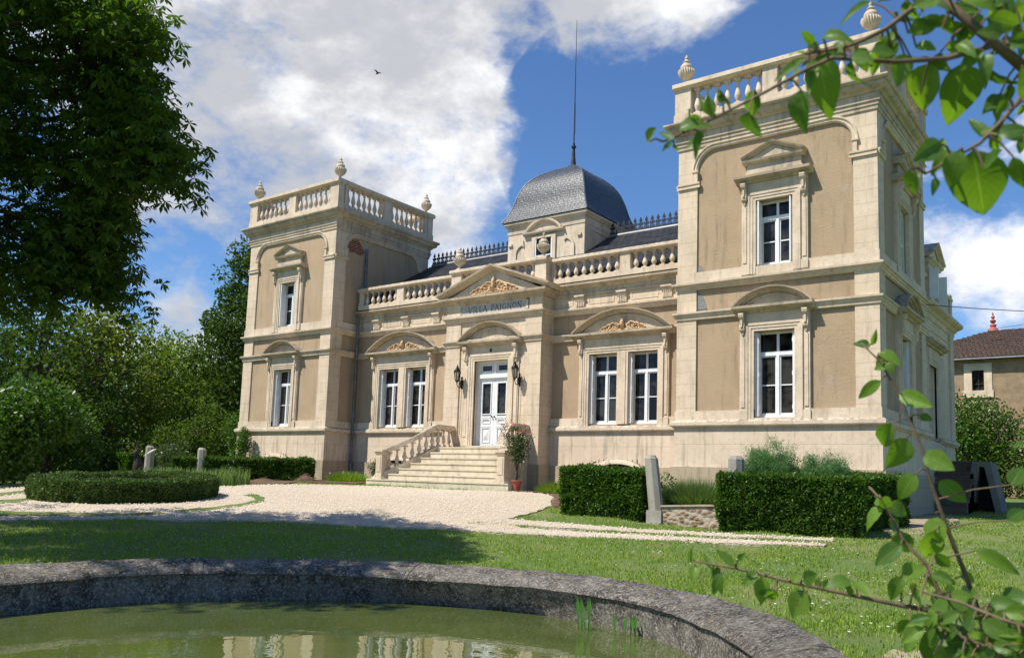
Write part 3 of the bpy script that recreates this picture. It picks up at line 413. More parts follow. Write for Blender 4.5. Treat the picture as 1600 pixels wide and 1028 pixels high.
PATCHES = [[(13.12,-10.64),(13.00,-9.57),(12.69,-8.66),(12.19,-8.08),(11.44,-7.64),(11.02,-7.55),(11.08,-7.19),(12.07,-7.72),(12.67,-8.23),(13.21,-9.11),(13.45,-10.02),(13.55,-10.64)],[(11.29,-14.22),(11.57,-13.10),(12.30,-12.43),(13.16,-11.57),(13.45,-10.97),(13.60,-11.32),(13.20,-12.18),(12.48,-13.16),(11.94,-14.43)],[(9.20,-13.52),(9.21,-12.62),(9.27,-11.92),(8.84,-11.27),(9.51,-11.57),(10.03,-12.24),(10.08,-12.96),(10.06,-13.81)],[(7.46,-12.70),(7.31,-11.37),(6.36,-10.17),(7.08,-10.46),(8.20,-11.73),(8.19,-12.95)]]
FARPATH = [(4.85,-11.52),(3.54,-9.83),(2.33,-8.48),(1.98,-7.59),(2.91,-8.03),(3.57,-9.03),(4.84,-10.36),(6.11,-11.98)]

M['path'] = plain('bare_earth', (.36,.28,.19), .95, var=.4, scale=3, bump=.6, bscale=25)
M['pebble'] = plain('pebble', (.62,.54,.43), .9, var=.3, scale=30)
M['sidestone'] = stone_mat('side_stair_stone', (.15,.10,.07), (.10,.07,.05), bw=.9, bh=.215, lichen=.3)
M['bbrick'] = slate('bare_brick', (.42,.17,.08), (.30,.14,.08), .2, .07, .9)
M['barnwall'] = plain('barn_render', (.34,.24,.145), .95, var=.3, scale=2.5, bump=.8, bscale=18)
M['weathered'] = stone_mat('weathered_limestone', (.60,.485,.35), (.40,.32,.225), joints=False, lichen=1.0, streak=.6)
M['framestone'] = stone_mat('stair_frame_stone', (.20,.18,.15), (.14,.125,.10), joints=False, lichen=.6)
# ------------------------------------------------------------------ terrain height
CTRL = [(18.23,-15.81,-2.86),(18.24,-14.76,-2.86),(18.68,-13.77,-2.86),(19.31,-12.79,-2.85),(20.2,-11.95,-2.84),(21.2,-11.4,-2.84),(22.2,-11.1,-2.84),(23.11,-11.15,-2.84),(24.1,-11.48,-2.84),(24.99,-11.89,-2.84),(25.66,-12.47,-2.84),(26.3,-13.3,-2.85),(27,-15,-2.88),(27,-18,-2.95),(24,-21,-3.0),(20,-20,-2.95),(30,-22,-3.0),
(9,-1.7,-1.92),(14.5,-1.7,-1.95),(11.7,-1.7,-1.93),(0,-.3,-1.86),(5,-.3,-1.88),(8,1.3,-1.88),(16,1.3,-2.0),(18.5,-.3,-2.05),(23.6,-.3,-2.25),(23.6,4.7,-2.16),(24,8,-2.0),(25,12,-1.78),(30,18,-1.62),(26,25,-1.6),(40,30,-1.5),(12,8,-1.95),(12,20,-1.8),
(0,-8,-2.15),(-6,-10,-2.15),(-20,-12,-2.2),(-30,0,-2.1),(-20,20,-2),(-10,-30,-2.6),(10,-40,-3.2),(40,-40,-3.2),(50,0,-2.2),(34,-8,-2.6),(36,6,-2.0),(60,50,-1.5),(-60,60,-1.8),(-60,-60,-2.6),(0,80,-1.6),(80,-60,-3.0)]
_A = np.array(CTRL); _n = len(_A)
_M = np.zeros((_n+1,_n+1)); _M[:_n,:_n] = -np.hypot(_A[:,None,0]-_A[None,:,0], _A[:,None,1]-_A[None,:,1])-np.eye(_n)*.15; _M[:_n,_n] = 1; _M[_n,:_n] = 1
_W = np.linalg.solve(_M, np.r_[_A[:,2],0])
def H(x, y):
    x = np.asarray(x,float); y = np.asarray(y,float)
    return -(np.hypot(x[...,None]-_A[:,0], y[...,None]-_A[:,1])@_W[:_n])+_W[_n]
def Hf(x, y): return float(H(x, y))

# ------------------------------------------------------------------ the villa
TW, TD = 5.0, 4.9; RX = 18.5; YW = 1.35; YP = .8; CX = 11.75
villa = tag(empty('villa', (CX, 4, -1.9)), 'cream limestone villa with two balustraded towers and a slate dome', 'villa')
def F_front(x0, y): return (x0, y, 1, 0, 0, -1)
def F_right(x, y0): return (x, y0, 0, 1, 1, 0)
def F_left(x, y1): return (x, y1, 0, -1, -1, 0)
def F_back(x1, y): return (x1, y, -1, 0, 0, 1)
def arc(cu, cz, ru, rz, a0, a1, n=10):
    return [(cu+ru*math.cos(math.radians(a0+(a1-a0)*i/n)), cz+rz*math.sin(math.radians(a0+(a1-a0)*i/n))) for i in range(n+1)]
P_CAP = [(-.02,-.19),(.06,-.19),(.07,-.155),(.115,-.145),(.125,-.12),(.125,-.045),(.10,-.03),(.06,0),(-.02,.012)]
P_S2 = [(-.02,2.58),(.03,2.60),(.04,2.66),(.06,2.68),(.065,2.73),(.10,2.745),(.105,2.79),(-.02,2.82)]
P_S3 = [(-.02,3.37),(.03,3.39),(.04,3.44),(.07,3.46),(.075,3.49),(.12,3.505),(.125,3.555),(-.02,3.60)]
P_TOP = [(-.02,7.16),(.03,7.18),(.035,7.27),(.055,7.275),(.06,7.36),(.085,7.365),(.09,7.40),(.06,7.41),(.06,7.56),(.10,7.57),(.13,7.62),(.20,7.655),(.24,7.70),(.24,7.765),(.29,7.78),(.32,7.83),(.32,7.87),(-.02,7.93)]
bal_proto = []
def baluster_mesh(h, r):
    mb = MB(); k = h
    mb.sq((0,0,0), [(r*.95,0),(r*.95,.09*k)])
    mb.lathe((0,0,0), [(r*.78,.09*k),(r*.80,.12*k),(r*.5,.15*k),(r*.62,.19*k),(r*1.0,.30*k),(r*1.02,.36*k),(r*.82,.47*k),(r*.5,.62*k),(r*.38,.74*k),(r*.36,.78*k),(r*.62,.80*k),(r*.62,.83*k),(r*.42,.845*k),(r*.55,.88*k),(r*.85,.905*k)], 12)
    mb.sq((0,0,0), [(r*.95,.905*k),(r*.95,1.0*k)])
    return mb
def put_balusters(parent, pts, h, r):
    first = None
    for p in pts:
        if first is None:
            first = baluster_mesh(h, r).build('baluster', M['trim'], None, smooth=40)
            fm = first.data
            first.parent = parent; first.matrix_parent_inverse = parent.matrix_world.inverted(); first.location = p
        else:
            c = first.copy(); COL.objects.link(c); c.parent = parent; c.matrix_parent_inverse = parent.matrix_world.inverted(); c.location = p
def balustrade(F, u0, u1, z0, zb, zt, z1, dmid, piers, n_each, parent, half=.15, rad=.085, pier_h=0, copings=True):
    """piers: [(u0,u1)]; balusters fill the gaps between piers"""
    mb = MB()
    mb.fbox(F, u0, u1, z0, zb, dmid-half, dmid+half)
    prof = [(dmid-half*.9,zt),(dmid-half*1.2,zt+.03),(dmid-half*1.35,zt+.05),(dmid-half*1.35,z1-.03),(dmid-half*1.1,z1),(dmid+half*1.1,z1),(dmid+half*1.35,z1-.03),(dmid+half*1.35,zt+.05),(dmid+half*1.2,zt+.03),(dmid+half*.9,zt)]
    mb.frun(F, u0-.03, u1+.03, prof)
    for a, b in piers:
        mb.fbox(F, a, b, zb, zt, dmid-half*.85, dmid+half*.85)
        mb.fbox(F, a-.02, b+.02, zb, zb+.06, dmid-half*.95, dmid+half*.95)
    o = mb.build('balustrade', M['trim'], villa)
    pts = []
    for (a0, a1), (b0, b1), n in zip(piers[:-1], piers[1:], n_each):
        g = (b0-a1)/n
        for i in range(n):
            q = mb.fp(F, a1+g*(i+.5), zb, dmid); pts.append(q)
    put_balusters(o, pts, zt-zb, rad)
    return o
URN = [(.11,0),(.11,.04),(.07,.06),(.045,.10),(.05,.13),(.10,.17),(.17,.24),(.205,.32),(.215,.37),(.21,.41),(.175,.42),(.15,.45),(.155,.47),(.165,.50),(.15,.54),(.115,.585),(.08,.61),(.085,.63),(.10,.65),(.09,.67),(.05,.70),(.035,.73),(.05,.755),(.05,.78),(.02,.82),(.008,.86)]
def urn(x, y, z, s=1.0):
    mb = MB(); mb.box(x-.13*s, x+.13*s, y-.13*s, y+.13*s, z, z+.03*s)
    mb.lathe((x,y,z+.03*s), [(r*s,h*s) for r,h in URN], 44, flute=(5, 9))
    return mb.build('urn', M['trim'], villa, smooth=50)
def console(mb, F, u, w, z0, z1, d0, dep):
    # scroll bracket: side profile in (d,z) run along u
    h = z1-z0; pr = [(d0, z1),(d0+dep, z1),(d0+dep*1.05, z1-.07*h),(d0+dep*.95, z1-.22*h),(d0+dep*.62, z1-.38*h),(d0+dep*.45, z1-.6*h),(d0+dep*.55, z1-.78*h),(d0+dep*.50, z1-.92*h),(d0+dep*.25, z0),(d0, z0)]
    mb.frun(F, u-w/2, u+w/2, pr)
    mb.fbox(F, u-w*.2, u+w*.2, z0+.25*h, z1-.1*h, d0+.01, d0+dep*.72)
    mb.fprism(F, [(u-w*.42,z0),(u,z0-.22*h),(u+w*.42,z0)], d0, d0+dep*.22)
def window(F, u0, u1, z0, z1, d=-.26, cols=2, rows=(.0,.37,.74), name='window', shutters=(True, False), louvre=False, gl=True, closed=False):
    """white two-leaf sash with toplights, dark glass, shutters folded on the reveals"""
    f = .055; st = .05; w = u1-u0; mb = MB(); h = z1-z0
    mb.fbox(F,u0,u0+f,z0,z1,d-.05,d+.03); mb.fbox(F,u1-f,u1,z0,z1,d-.05,d+.03)
    mb.fbox(F,u0+f,u1-f,z0,z0+.07,d-.05,d+.05); mb.fbox(F,u0+f,u1-f,z1-f,z1,d-.05,d+.03)
    cu = (u0+u1)/2; zt = z0+rows[2]*h
    mb.fbox(F,cu-.035,cu+.035,z0+.07,zt-.04,d-.045,d+.045)
    mb.fbox(F,cu-.03,cu+.03,zt+.04,z1-f,d-.045,d+.02)
    mb.fbox(F,u0+f,u1-f,zt-.04,zt+.04,d-.05,d+.04)
    for s0, s1 in ((u0+f,cu-.035),(cu+.035,u1-f)):
        mb.fbox(F,s0,s0+.035,z0+.07,zt-.04,d-.04,d+.01); mb.fbox(F,s1-.035,s1,z0+.07,zt-.04,d-.04,d+.01)
        mb.fbox(F,s0+.035,s1-.035,z0+.07,z0+.12,d-.04,d+.01); mb.fbox(F,s0+.035,s1-.035,zt-.075,zt-.04,d-.04,d+.01)
        zm = z0+rows[1]*h+.02; mb.fbox(F,s0+.035,s1-.035,zm-.014,zm+.014,d-.035,d+.005)
        mb.fbox(F,s0,s1,zt+.04,zt+.065,d-.04,d+.005)
    o = mb.build(name, M['white'], villa)
    g = MB(); g.fbox(F,u0+f*.5,u1-f*.5,z0+.03,z1-.03,d-.028,d-.02); g.build('glass', M['glass'], o)
    for side, on in zip((0,1), shutters):
        if not on: continue
        sb = MB(); a = u0-.0 if side == 0 else u1
        s = 1 if side == 0 else -1
        ua, ub = sorted((a+s*.004, a+s*.040)); 
        sb.fbox(F,ua,ub,z0+.02,z1-.02,d+.05,-.03)
        ua, ub = sorted((a+s*.046, a+s*.080)); sb.fbox(F,ua,ub,z0+.03,z1-.03,d+.05,.035 if on == 2 else -.05)
        for q in (.12,.5,.88): ua, ub = sorted((a+s*.080, a+s*.095)); sb.fbox(F,ua,ub,z0+q*h-.05,z0+q*h+.05,-.12,-.06)
        sb.build('shutter', M['white'], o)
    if closed:
        sb = MB()
        sb.fbox(F,u0,u0+.05,z0,z1,-.14,-.09); sb.fbox(F,u1-.05,u1,z0,z1,-.14,-.09); sb.fbox(F,cu-.04,cu+.04,z0,z1,-.14,-.09)
        for zz in (z0,z0+h*.45,z1-.08): sb.fbox(F,u0+.05,cu-.04,zz,zz+.08,-.14,-.092); sb.fbox(F,cu+.04,u1-.05,zz,zz+.08,-.14,-.092)
        for k in range(int(h/.045)):
            zz = z0+.02+k*.045
            for a, b in ((u0+.05,cu-.04),(cu+.04,u1-.05)): sb.fprism((F[0],F[1],F[2],F[3],F[4],F[5]), [(a,zz),(b,zz),(b,zz+.012),(a,zz+.012)], -.135, -.098)
        sb.fbox(F,u0+.05,u1-.05,z0,z1,-.150,-.141)
        sb.build('louvred_shutter', M['shutter'], o)
    return o
def wall_with_holes(mb, F, W, z0, z1, holes, d0, d1):
    """holes share columns: list of (u0,u1,z0,z1) sorted by u then z; wall split into butt-jointed blocks"""
    us = sorted({0, W}|{h[0] for h in holes}|{h[1] for h in holes})
    for a, b in zip(us[:-1], us[1:]):
        hs = sorted([h for h in holes if h[0] <= a+1e-6 and h[1] >= b-1e-6], key=lambda h: h[2]); z = z0
        for h in hs:
            if h[2] > z+1e-6: mb.fbox(F, a, b, z, h[2], d0, d1)
            z = h[3]
        if z < z1-1e-6: mb.fbox(F, a, b, z, z1, d0, d1)
def surround(F, cu, hw, z0, z1, parent, wide=.36, top=.45, arch=True, upper=False, sill=True, mull=None, ztop=None, hood_hw=None, archh=.45, relief=False, con=True):
    mb = MB(); o = hw+wide*.55; oo = hw+wide
    zt = z1+ (ztop if ztop is not None else top)
    # stepped architrave: three nested bands each side and over the head
    for a0, a1, dd in ((hw,hw+.07,.045),(hw+.07,hw+.14,.06),(hw+.14,o,.075)):
        mb.fbox(F,cu-a1,cu-a0,z0,z1+(a0-hw),-.05,dd); mb.fbox(F,cu+a0,cu+a1,z0,z1+(a0-hw),-.05,dd)
        mb.fbox(F,cu-a1,cu+a1,z1+(a0-hw),z1+(a1-hw),-.05,dd)
    zz = z1+(o-hw)
    mb.fbox(F,cu-o,cu+o,zz,zt,-.05,.05)                    # frieze block over the opening
    for s in (-1,1):                                       # outer pilaster strips carrying consoles
        a, b = sorted((cu+s*o, cu+s*oo)); mb.fbox(F,a,b,z0,zt,-.05,.035)
        a2, b2 = sorted((cu+s*(o+.035), cu+s*(oo-.035))); mb.fbox(F,a2,b2,z0+.30,z1-.15,.035,.055)
        mb.fbox(F,a-.015,b+.015,z0,z0+.22,.035,.065)
        if con: console(mb, F, cu+s*(o+oo)/2, (oo-o)*.8, z1+.0, zt, .035, .17)
    w = mb.build('window_surround' if not upper else 'window_surround', M['trim'], parent)
    hb = MB(); hh = hood_hw or oo+.13
    # cornice shelf
    zs = zt
    prof = [(-.05,zs),(.10,zs),(.12,zs+.04),(.20,zs+.065),(.22,zs+.09),(.27,zs+.10),(.28,zs+.16),(-.05,zs+.19)]
    hb.frun(F, cu-hh, cu+hh, prof)
    if upper:
        z = zs+.19; hw2 = hh-.27
        hb.fprism(F, [(cu-hw2-.08,z-.01),(cu+hw2+.08,z-.01),(cu+hw2,z+.12),(cu+hw2,z+.30),(cu-hw2,z+.30),(cu-hw2,z+.12)], -.05, .06)
        hb.fprism(F, [(cu-hw2+.12,z),(cu+hw2-.12,z)]+arc(cu,z+.0,hw2-.12,.15,0,180,10)[1:-1], .06, .10)
        zb = z+.30; hp = hw2+.09
        hb.frun(F, cu-hp, cu+hp, [(-.05,zb),(.10,zb),(.16,zb+.04),(.18,zb+.09),(-.05,zb+.10)])
        hb.fprism(F, [(cu-hp+.05,zb+.09),(cu+hp-.05,zb+.09),(cu,zb+.40)], -.05, .08)
        pr = [(-.0,-.05),(-.0,.10),(.03,.12),(.05,.18),(.09,.20),(.09,-.05)]
        hb.fsweep(F, [(cu+hp,zb+.08),(cu,zb+.41),(cu-hp,zb+.08)], [(-a,d) for a,d in pr])
    elif arch:
        z = zs+.16; R = hh; pth = arc(cu, z-.02, R-.03, archh-.05, 2, 178, 22)
        # archivolt: segmental moulding over the shelf
        s_ = archh; rad_ = (R*R+s_*s_)/(2*s_); cz = z+s_-rad_; a0 = math.degrees(math.asin(min(1,(z-cz)/rad_)))
        pth = arc(cu, cz, rad_-.11, rad_-.11, a0+1, 180-a0-1, 24)
        pr = [(0,-.05),(0,.09),(-.03,.10),(-.045,.17),(-.075,.18),(-.085,.26),(-.12,.27),(-.12,-.05)]
        hb.fsweep(F, pth, pr)
        pth2 = arc(cu, cz, rad_-.20, rad_-.20, a0+4, 180-a0-4, 20); hb.fsweep(F, pth2, [(0,-.05),(0,.06),(-.04,.07),(-.04,-.05)])
        hb.fprism(F, [(p[0],max(p[1],z-.01)) for p in pth], -.05, .04)
    hd = hb.build('window_hood', M['weathered'], parent)
    if relief:
        relief_orn(F, cu, zs+.19, .72, .33, .045)
    return w
def relief_orn(F, cu, z, hw, h, d0, parent=None, seed=3, name='carved_relief'):
    """carved acanthus relief: symmetrical scrolls around a central crest"""
    mb = MB(); r = random.Random(seed)
    for s in (-1, 1):
        for k, (fu, fz, rr) in enumerate(((.82,.18,.16),(.58,.28,.22),(.36,.36,.26),(.95,.08,.10))):
            c = (cu+s*hw*fu, z+h*fz); n = 14
            pts = []
            for i in range(n):
                a = i/n*2.3*PI; q = rr*h*2.0*(1-i/n*.75)
                pts.append(mb.fp(F, c[0]+s*q*math.cos(a), c[1]+q*math.sin(a)*.8+q*.1, d0+.02+.02*math.sin(i)))
            mb.tube(pts, [.026*(1-i/n*.4) for i in range(n)], 5)
        for i in range(9):
            fu = r.uniform(.1,.95); zz = z+h*r.uniform(.05,.75)*(1-fu*.75)
            p = mb.fp(F, cu+s*hw*fu, zz, d0+.02)
            mb.tube([p, mb.fp(F, cu+s*hw*(fu+.06), zz+r.uniform(-.03,.05), d0+.06)], [.035,.012], 5)
    for i in range(7):
        a = math.radians(20+i*23.3); mb.tube([mb.fp(F,cu,z+h*.35,d0+.03), mb.fp(F,cu+.10*h*3*math.cos(a)*.5, z+h*.35+h*.6*math.sin(a), d0+.05)], [.045,.018], 6)
    mb.tube([mb.fp(F,cu,z+h*.1,d0+.02), mb.fp(F,cu,z+h*.75,d0+.08), mb.fp(F,cu,z+h*1.05,d0+.04)], [.06,.06,.02], 8)
    mb.tube([mb.fp(F,cu-hw,z+.03,d0+.02), mb.fp(F,cu+hw,z+.03,d0+.02)], [.028,.028], 5)
    return mb.build(name, M['ped'], parent or villa, smooth=True)
def tower_face(F, W, parent, holes_lo=None, holes_hi=None, z0=0.0, pil_from=0.0, arches=True):
    mb = MB()
    holes = [h for h in (holes_lo, holes_hi) if h]
    us = sorted([h for h in holes], key=lambda h: h[2])
    side = abs(F[3]) > .5; e = .45 if side else .05      # side walls butt between the front and rear ones
    wall_with_holes(mb, (F[0]+F[2]*e, F[1]+F[3]*e, *F[2:]), W-2*e, -.12, 7.93, [(h[0]-e, h[1]-e, h[2], h[3]) for h in us], -.45, -.05)
    wall = mb.build('tower_wall', M['stucco'], parent)
    for a, b in ((0,.54),(W-.54,W)):
        ea, eb = (a, b)
        if side: a, b = (.05, .54) if a == 0 else (W-.54, W-.05)
        p = MB(); p.fbox(F,a,b,.24,2.60,-.05,0); p.fbox(F,a,b,2.79,3.40,-.05,0); p.fbox(F,a,b,3.83,7.18,-.05,0)
        s = 1 if a < 1 else -1; a, b = ea, eb
        # bracket at the spring of the arch
        e0, e1 = sorted((a if a == 0 else b, (a if a == 0 else b)+s*.62))
        p.fprism(F, [(e0,6.10),(e1,6.10),(e1,6.16),(e1+(.0),6.19),(e0,6.19)], 0, .045)
        p.fbox(F, e0, e1, 6.19, 6.24, 0, .065)
        p.fbox(F, (b-.10 if a == 0 else a), (b+.02 if a == 0 else a+.10), 6.24, 6.50, 0, .05) if True else None
        p.fbox(F, (b-.14 if a == 0 else a-.02), (b+.04 if a == 0 else a+.14), 6.50, 6.56, 0, .07)
        p.build('pilaster', M['stone'], wall)
    for (za, zb, h) in ((0.0,.24,holes_lo),(3.57,3.83,holes_hi)):
        e0 = .0 if not side else -.025
        segs = [(-.024,W+.024)] if not side else [(.001,W-.001)]
        if h and h[2] <= zb: segs = [(segs[0][0],h[0]),(h[1],segs[0][1])]
        for a, b in segs: sk = MB(); sk.fbox(F,a,b,za,zb,-.05,.025); sk.build('skirting', M['trim'], wall)
    sk = MB()
    for h in (holes_lo, holes_hi):
        if h: hb_ = MB(); hb_.fbox(F, h[0], h[1], 0.0 if h is holes_lo else 3.57, h[2]-.004, -.44, .03); hb_.build('window_sill', M['trim'], wall)
    # head of the panel: flat band with quarter-round corners and a roll moulding
    sk.fbox(F,.54,W-.54,7.08,7.18,-.05,0)
    if arches:
        ca, cb = .54, W-.54; rx, rz = .50, .55
        for s, c in ((1,ca),(-1,cb)):
            poly = [(c,7.08)]+[(c+s*(rx-rx*math.cos(t)), 6.53+rz*math.sin(t)) for t in [i/10*PI/2 for i in range(11)]]
            if s < 0: poly = poly[::-1]
            sk.fprism(F, poly, -.05, 0)
        q = [(ca+rx-rx*math.cos(i/10*PI/2), 6.53+rz*math.sin(i/10*PI/2)) for i in range(11)]
        path = q+[(2*((ca+cb)/2)-x, z) for x, z in q[::-1]]
        sk.fsweep(F, path, [(-.006,-.045),(-.006,.0),(.03,.03),(.05,.015),(.08,.02),(.10,.05),(.13,.05),(.14,.0),(.14,-.045)])
    sk.build('panel_frame', M['trim'], wall)
    return wall
def tower(x0, right_windows, cu):
    x1 = x0+TW; FF = F_front(x0, 0); FR = F_right(x1, 0); FL = F_left(x0, TD); FB = F_back(x1, TD)
    lo = (cu-.50, cu+.50, .05, 2.17); hi = (cu-.46, cu+.46, 3.80, 5.47)
    root = tower_face(FF, TW, villa, lo, hi)
    if right_windows:
        lo2 = (1.95,2.95,.05,2.17); hi2 = (1.99,2.91,3.80,5.47)
        tower_face(FR, TD, villa, lo2, hi2)
    else: tower_face(FR, TD, villa)
    tower_face(FL, TD, villa); tower_face(FB, TW, villa)
    for nm, pr, mt in (('plinth_cap',P_CAP,'trim'),('string_course',P_S2,'trim'),('string_course',P_S3,'trim'),('cornice',P_TOP,'weathered')):
        mb = MB(); mb.ring(x0,x1,0,TD,pr); mb.build(nm, M[mt], villa)
    mb = MB(); mb.box(x0-.03,x1+.03,-.03,TD+.03,-1.17,-.16); mb.build('plinth', M['plinth'], villa)
    mb = MB(); mb.box(x0-.10,x1+.10,-.10,TD+.10,-3.2,-1.175); mb.build('plinth_base', M['base'], villa)
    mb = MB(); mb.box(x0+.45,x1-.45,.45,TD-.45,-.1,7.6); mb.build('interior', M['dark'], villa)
    mb = MB(); mb.box(x0+.1,x1-.1,.1,TD-.1,7.6,7.925); mb.build('roof_deck', M['lead'], villa)
    # windows
    for F, c in ((FF,cu),)+(((FR,2.45),) if right_windows else ()):
        side = F is FR
        a = window(F, c-.50, c+.50, .05, 2.17, shutters=(1,1) if not side else (1,1))
        surround(F, c, .50, .0, 2.17, a, ztop=.45, archh=.44)
        b = window(F, c-.46, c+.46, 3.80, 5.47, shutters=(2,2) if not side else (0,0), closed=side)
        surround(F, c, .46, 3.60, 5.47, b, ztop=.45, upper=True)
    # roof balustrades on the four sides
    dm = -.06
    mid = TW/2
    for F, W in ((FF,TW),(FR,TD),(FL,TD),(FB,TW)):
        full = F in (FF, FB); e = .21 if full else .0
        m_ = W/2
        if full: balustrade(F, -.11, W+.11, 7.93, 8.12, 8.86, 9.04, dm, [(-.09,.36),(m_-.19,m_+.19),(W-.36,W+.09)], (7,7), villa, .17)
        else: balustrade(F, .26, W-.26, 7.931, 8.118, 8.862, 9.038, dm, [(.24,.36),(m_-.19,m_+.19),(W-.36,W-.24)], (7,7), villa, .168)
    for ux in (x0+.13, x1-.13):
        for uy in (.13, TD-.13): urn(ux, uy, 9.04)
tower(0.0, False, 2.50); tower(RX, True, 2.585)
# basement vents, segmental stone hood on the plinth
def vent(F, cu, hw, z):
    mb = MB(); p = arc(cu, z-.32, hw*1.1, .38, 25, 155, 14)
    mb.fsweep(F, p, [(0,.0),(0,.10),(.09,.12),(.13,.12),(.13,.0)][::1]); 
    o = mb.build('basement_vent', M['trim'], villa)
    g = MB(); g.fprism(F, p, .0, .035); g.build('vent_shade_plate', M['dark'], o)  # black plate, the shade of the opening put into its colour
    b = MB()
    for k in range(9): u = cu-hw*.8+k*hw*.2; b.fbox(F, u-.008, u+.008, z-.25, z+.05, .04, .055)
    b.build('vent_bar', M['iron'], o)
vent(F_front(0,-.03), 2.45, .75, -1.0); vent(F_front(0,-.03), 21.2, .75, -1.0); vent(F_front(0,YW-.05), 16.1, .78, -1.02); vent(F_front(0,YW-.05), 7.4, .78, -1.02)

# ---- central range between the towers
FC = F_front(0, YW); X0, X1 = TW, RX; PL, PR = 9.84, 13.66
WIN_R = [(15.02,15.97),(16.33,17.28)]; WIN_L = [(23.5-b,23.5-a) for a, b in WIN_R[::-1]]
for (a, b, wins) in ((X0, PL+.2, WIN_L), (PR-.2, X1, WIN_R)):
    mb = MB(); Fq = F_front(a, YW)
    wall_with_holes(mb, Fq, b-a, -.12, 4.30, [(w0-a,w1-a,.05,2.13) for w0, w1 in wins], -.45, -.05)
    wall = mb.build('central_wall', M['stucco'], villa)
    c = (wins[0][0]+wins[1][1])/2; hw = c-wins[0][0]
    a_ = window(FC, *wins[0], .05, 2.13, shutters=(1,0)); b_ = window(FC, *wins[1], .05, 2.13, shutters=(1,0))
    mm = MB(); mm.fbox(FC, wins[0][1], wins[1][0], .05, 2.13, -.3, .04); mm.fbox(FC, wins[0][1]+.07, wins[1][0]-.07, .05, 2.13, .04, .06); mm.build('mullion', M['trim'], wall)
    surround(FC, c, hw, .0, 2.13, a_, wide=.34, ztop=.44, archh=.66, hood_hw=hw+.55, relief=True)
    s0, s1 = wins[0][0]-.30, wins[1][1]+.30
    x0_, x1_ = (a, PL) if a == X0 else (PR, b)
    for q0, q1 in ((x0_, s0), (s1, x1_)): sk = MB(); sk.fbox(FC, q0, q1, 0, .24, -.05, .025); sk.build('skirting', M['trim'], wall)
    # frieze with corbels, cornice
    x0s, x1s = x0_, x1_
    fr = MB(); fr.fbox(FC, x0s, x1s, 3.585, 4.19, -.05, .0)
    fr.build('frieze', M['stone'], wall)
    fp_ = MB()
    cents = [x0s+.95+i*1.45 for i in range(3)] if a == X0 else [14.66+i*1.44 for i in range(3)]
    for u in cents:
        cs = MB(); cs.frun(FC, u-.15, u+.15, [(0,3.60),(.05,3.60),(.06,3.66),(.05,3.75),(.10,3.85),(.11,3.9),(0,3.9)])
        for k in (-.09,-.03,.03,.09): cs.fbox(FC, u+k-.012, u+k+.012, 3.62, 3.83, .05, .075)
        cs.fbox(FC, u-.17, u+.17, 3.9, 3.95, 0, .13); cs.build('corbel', M['trim'], wall)
    edges = [x0s]+cents+[x1s]
    for q0, q1 in zip(edges[:-1], edges[1:]):
        if q1-q0 > .7: fp_ = MB(); fp_.fsweep(FC, [(q0+.28,3.66),(q1-.28,3.66),(q1-.28,3.90),(q0+.28,3.90)], [(0,0),(0,.012),(.03,.012),(.03,0)], closed=True); fp_.build('frieze_panel', M['trim'], wall)
    for nm, pr in (('plinth_cap',P_CAP),('string_course',[(d,z-.02) for d,z in P_S2]),('string_course',P_S3),('cornice',[(-.02,3.93),(.05,3.95),(.06,4.0),(.04,4.02),(.04,4.12),(.09,4.15),(.14,4.2),(.20,4.225),(.24,4.24),(.25,4.30),(-.02,4.345)])):
        m_ = MB(); m_.frun(FC, x0s, x1s, pr); m_.build(nm, M['weathered' if nm == 'cornice' else 'trim'], wall)
    m_ = MB(); m_.fbox(FC, x0s, x1s, -1.17, -.16, -.4, .03); m_.build('plinth', M['plinth'], wall)
    m_ = MB(); m_.fbox(FC, x0s, x1s, -3.0, -1.175, -.4, .10); m_.build('plinth_base', M['base'], wall)
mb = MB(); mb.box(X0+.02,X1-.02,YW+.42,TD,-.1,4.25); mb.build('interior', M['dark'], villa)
# balustrade over the central range, piers with urns flank the pediment
FBl = F_front(0, YW+.0)
balustrade(FBl, 5.13, 9.80, 4.347, 4.50, 5.00, 5.15, .10, [(5.15,5.35),(7.06,7.40),(9.68,9.80)], (6,8), villa, .13, .078)
balustrade(FBl, 13.70, 18.37, 4.347, 4.50, 5.00, 5.15, .10, [(13.70,13.82),(16.10,16.44),(18.15,18.35)], (8,6), villa, .13, .078)
balustrade(FBl, 9.82, 13.68, 4.40, 4.55, 5.06, 5.21, .32, [(9.84,10.26),(13.24,13.66)], (10,), villa, .16, .08)
for u in (10.05, 13.45): urn(u, YW-.32, 5.21, .93)

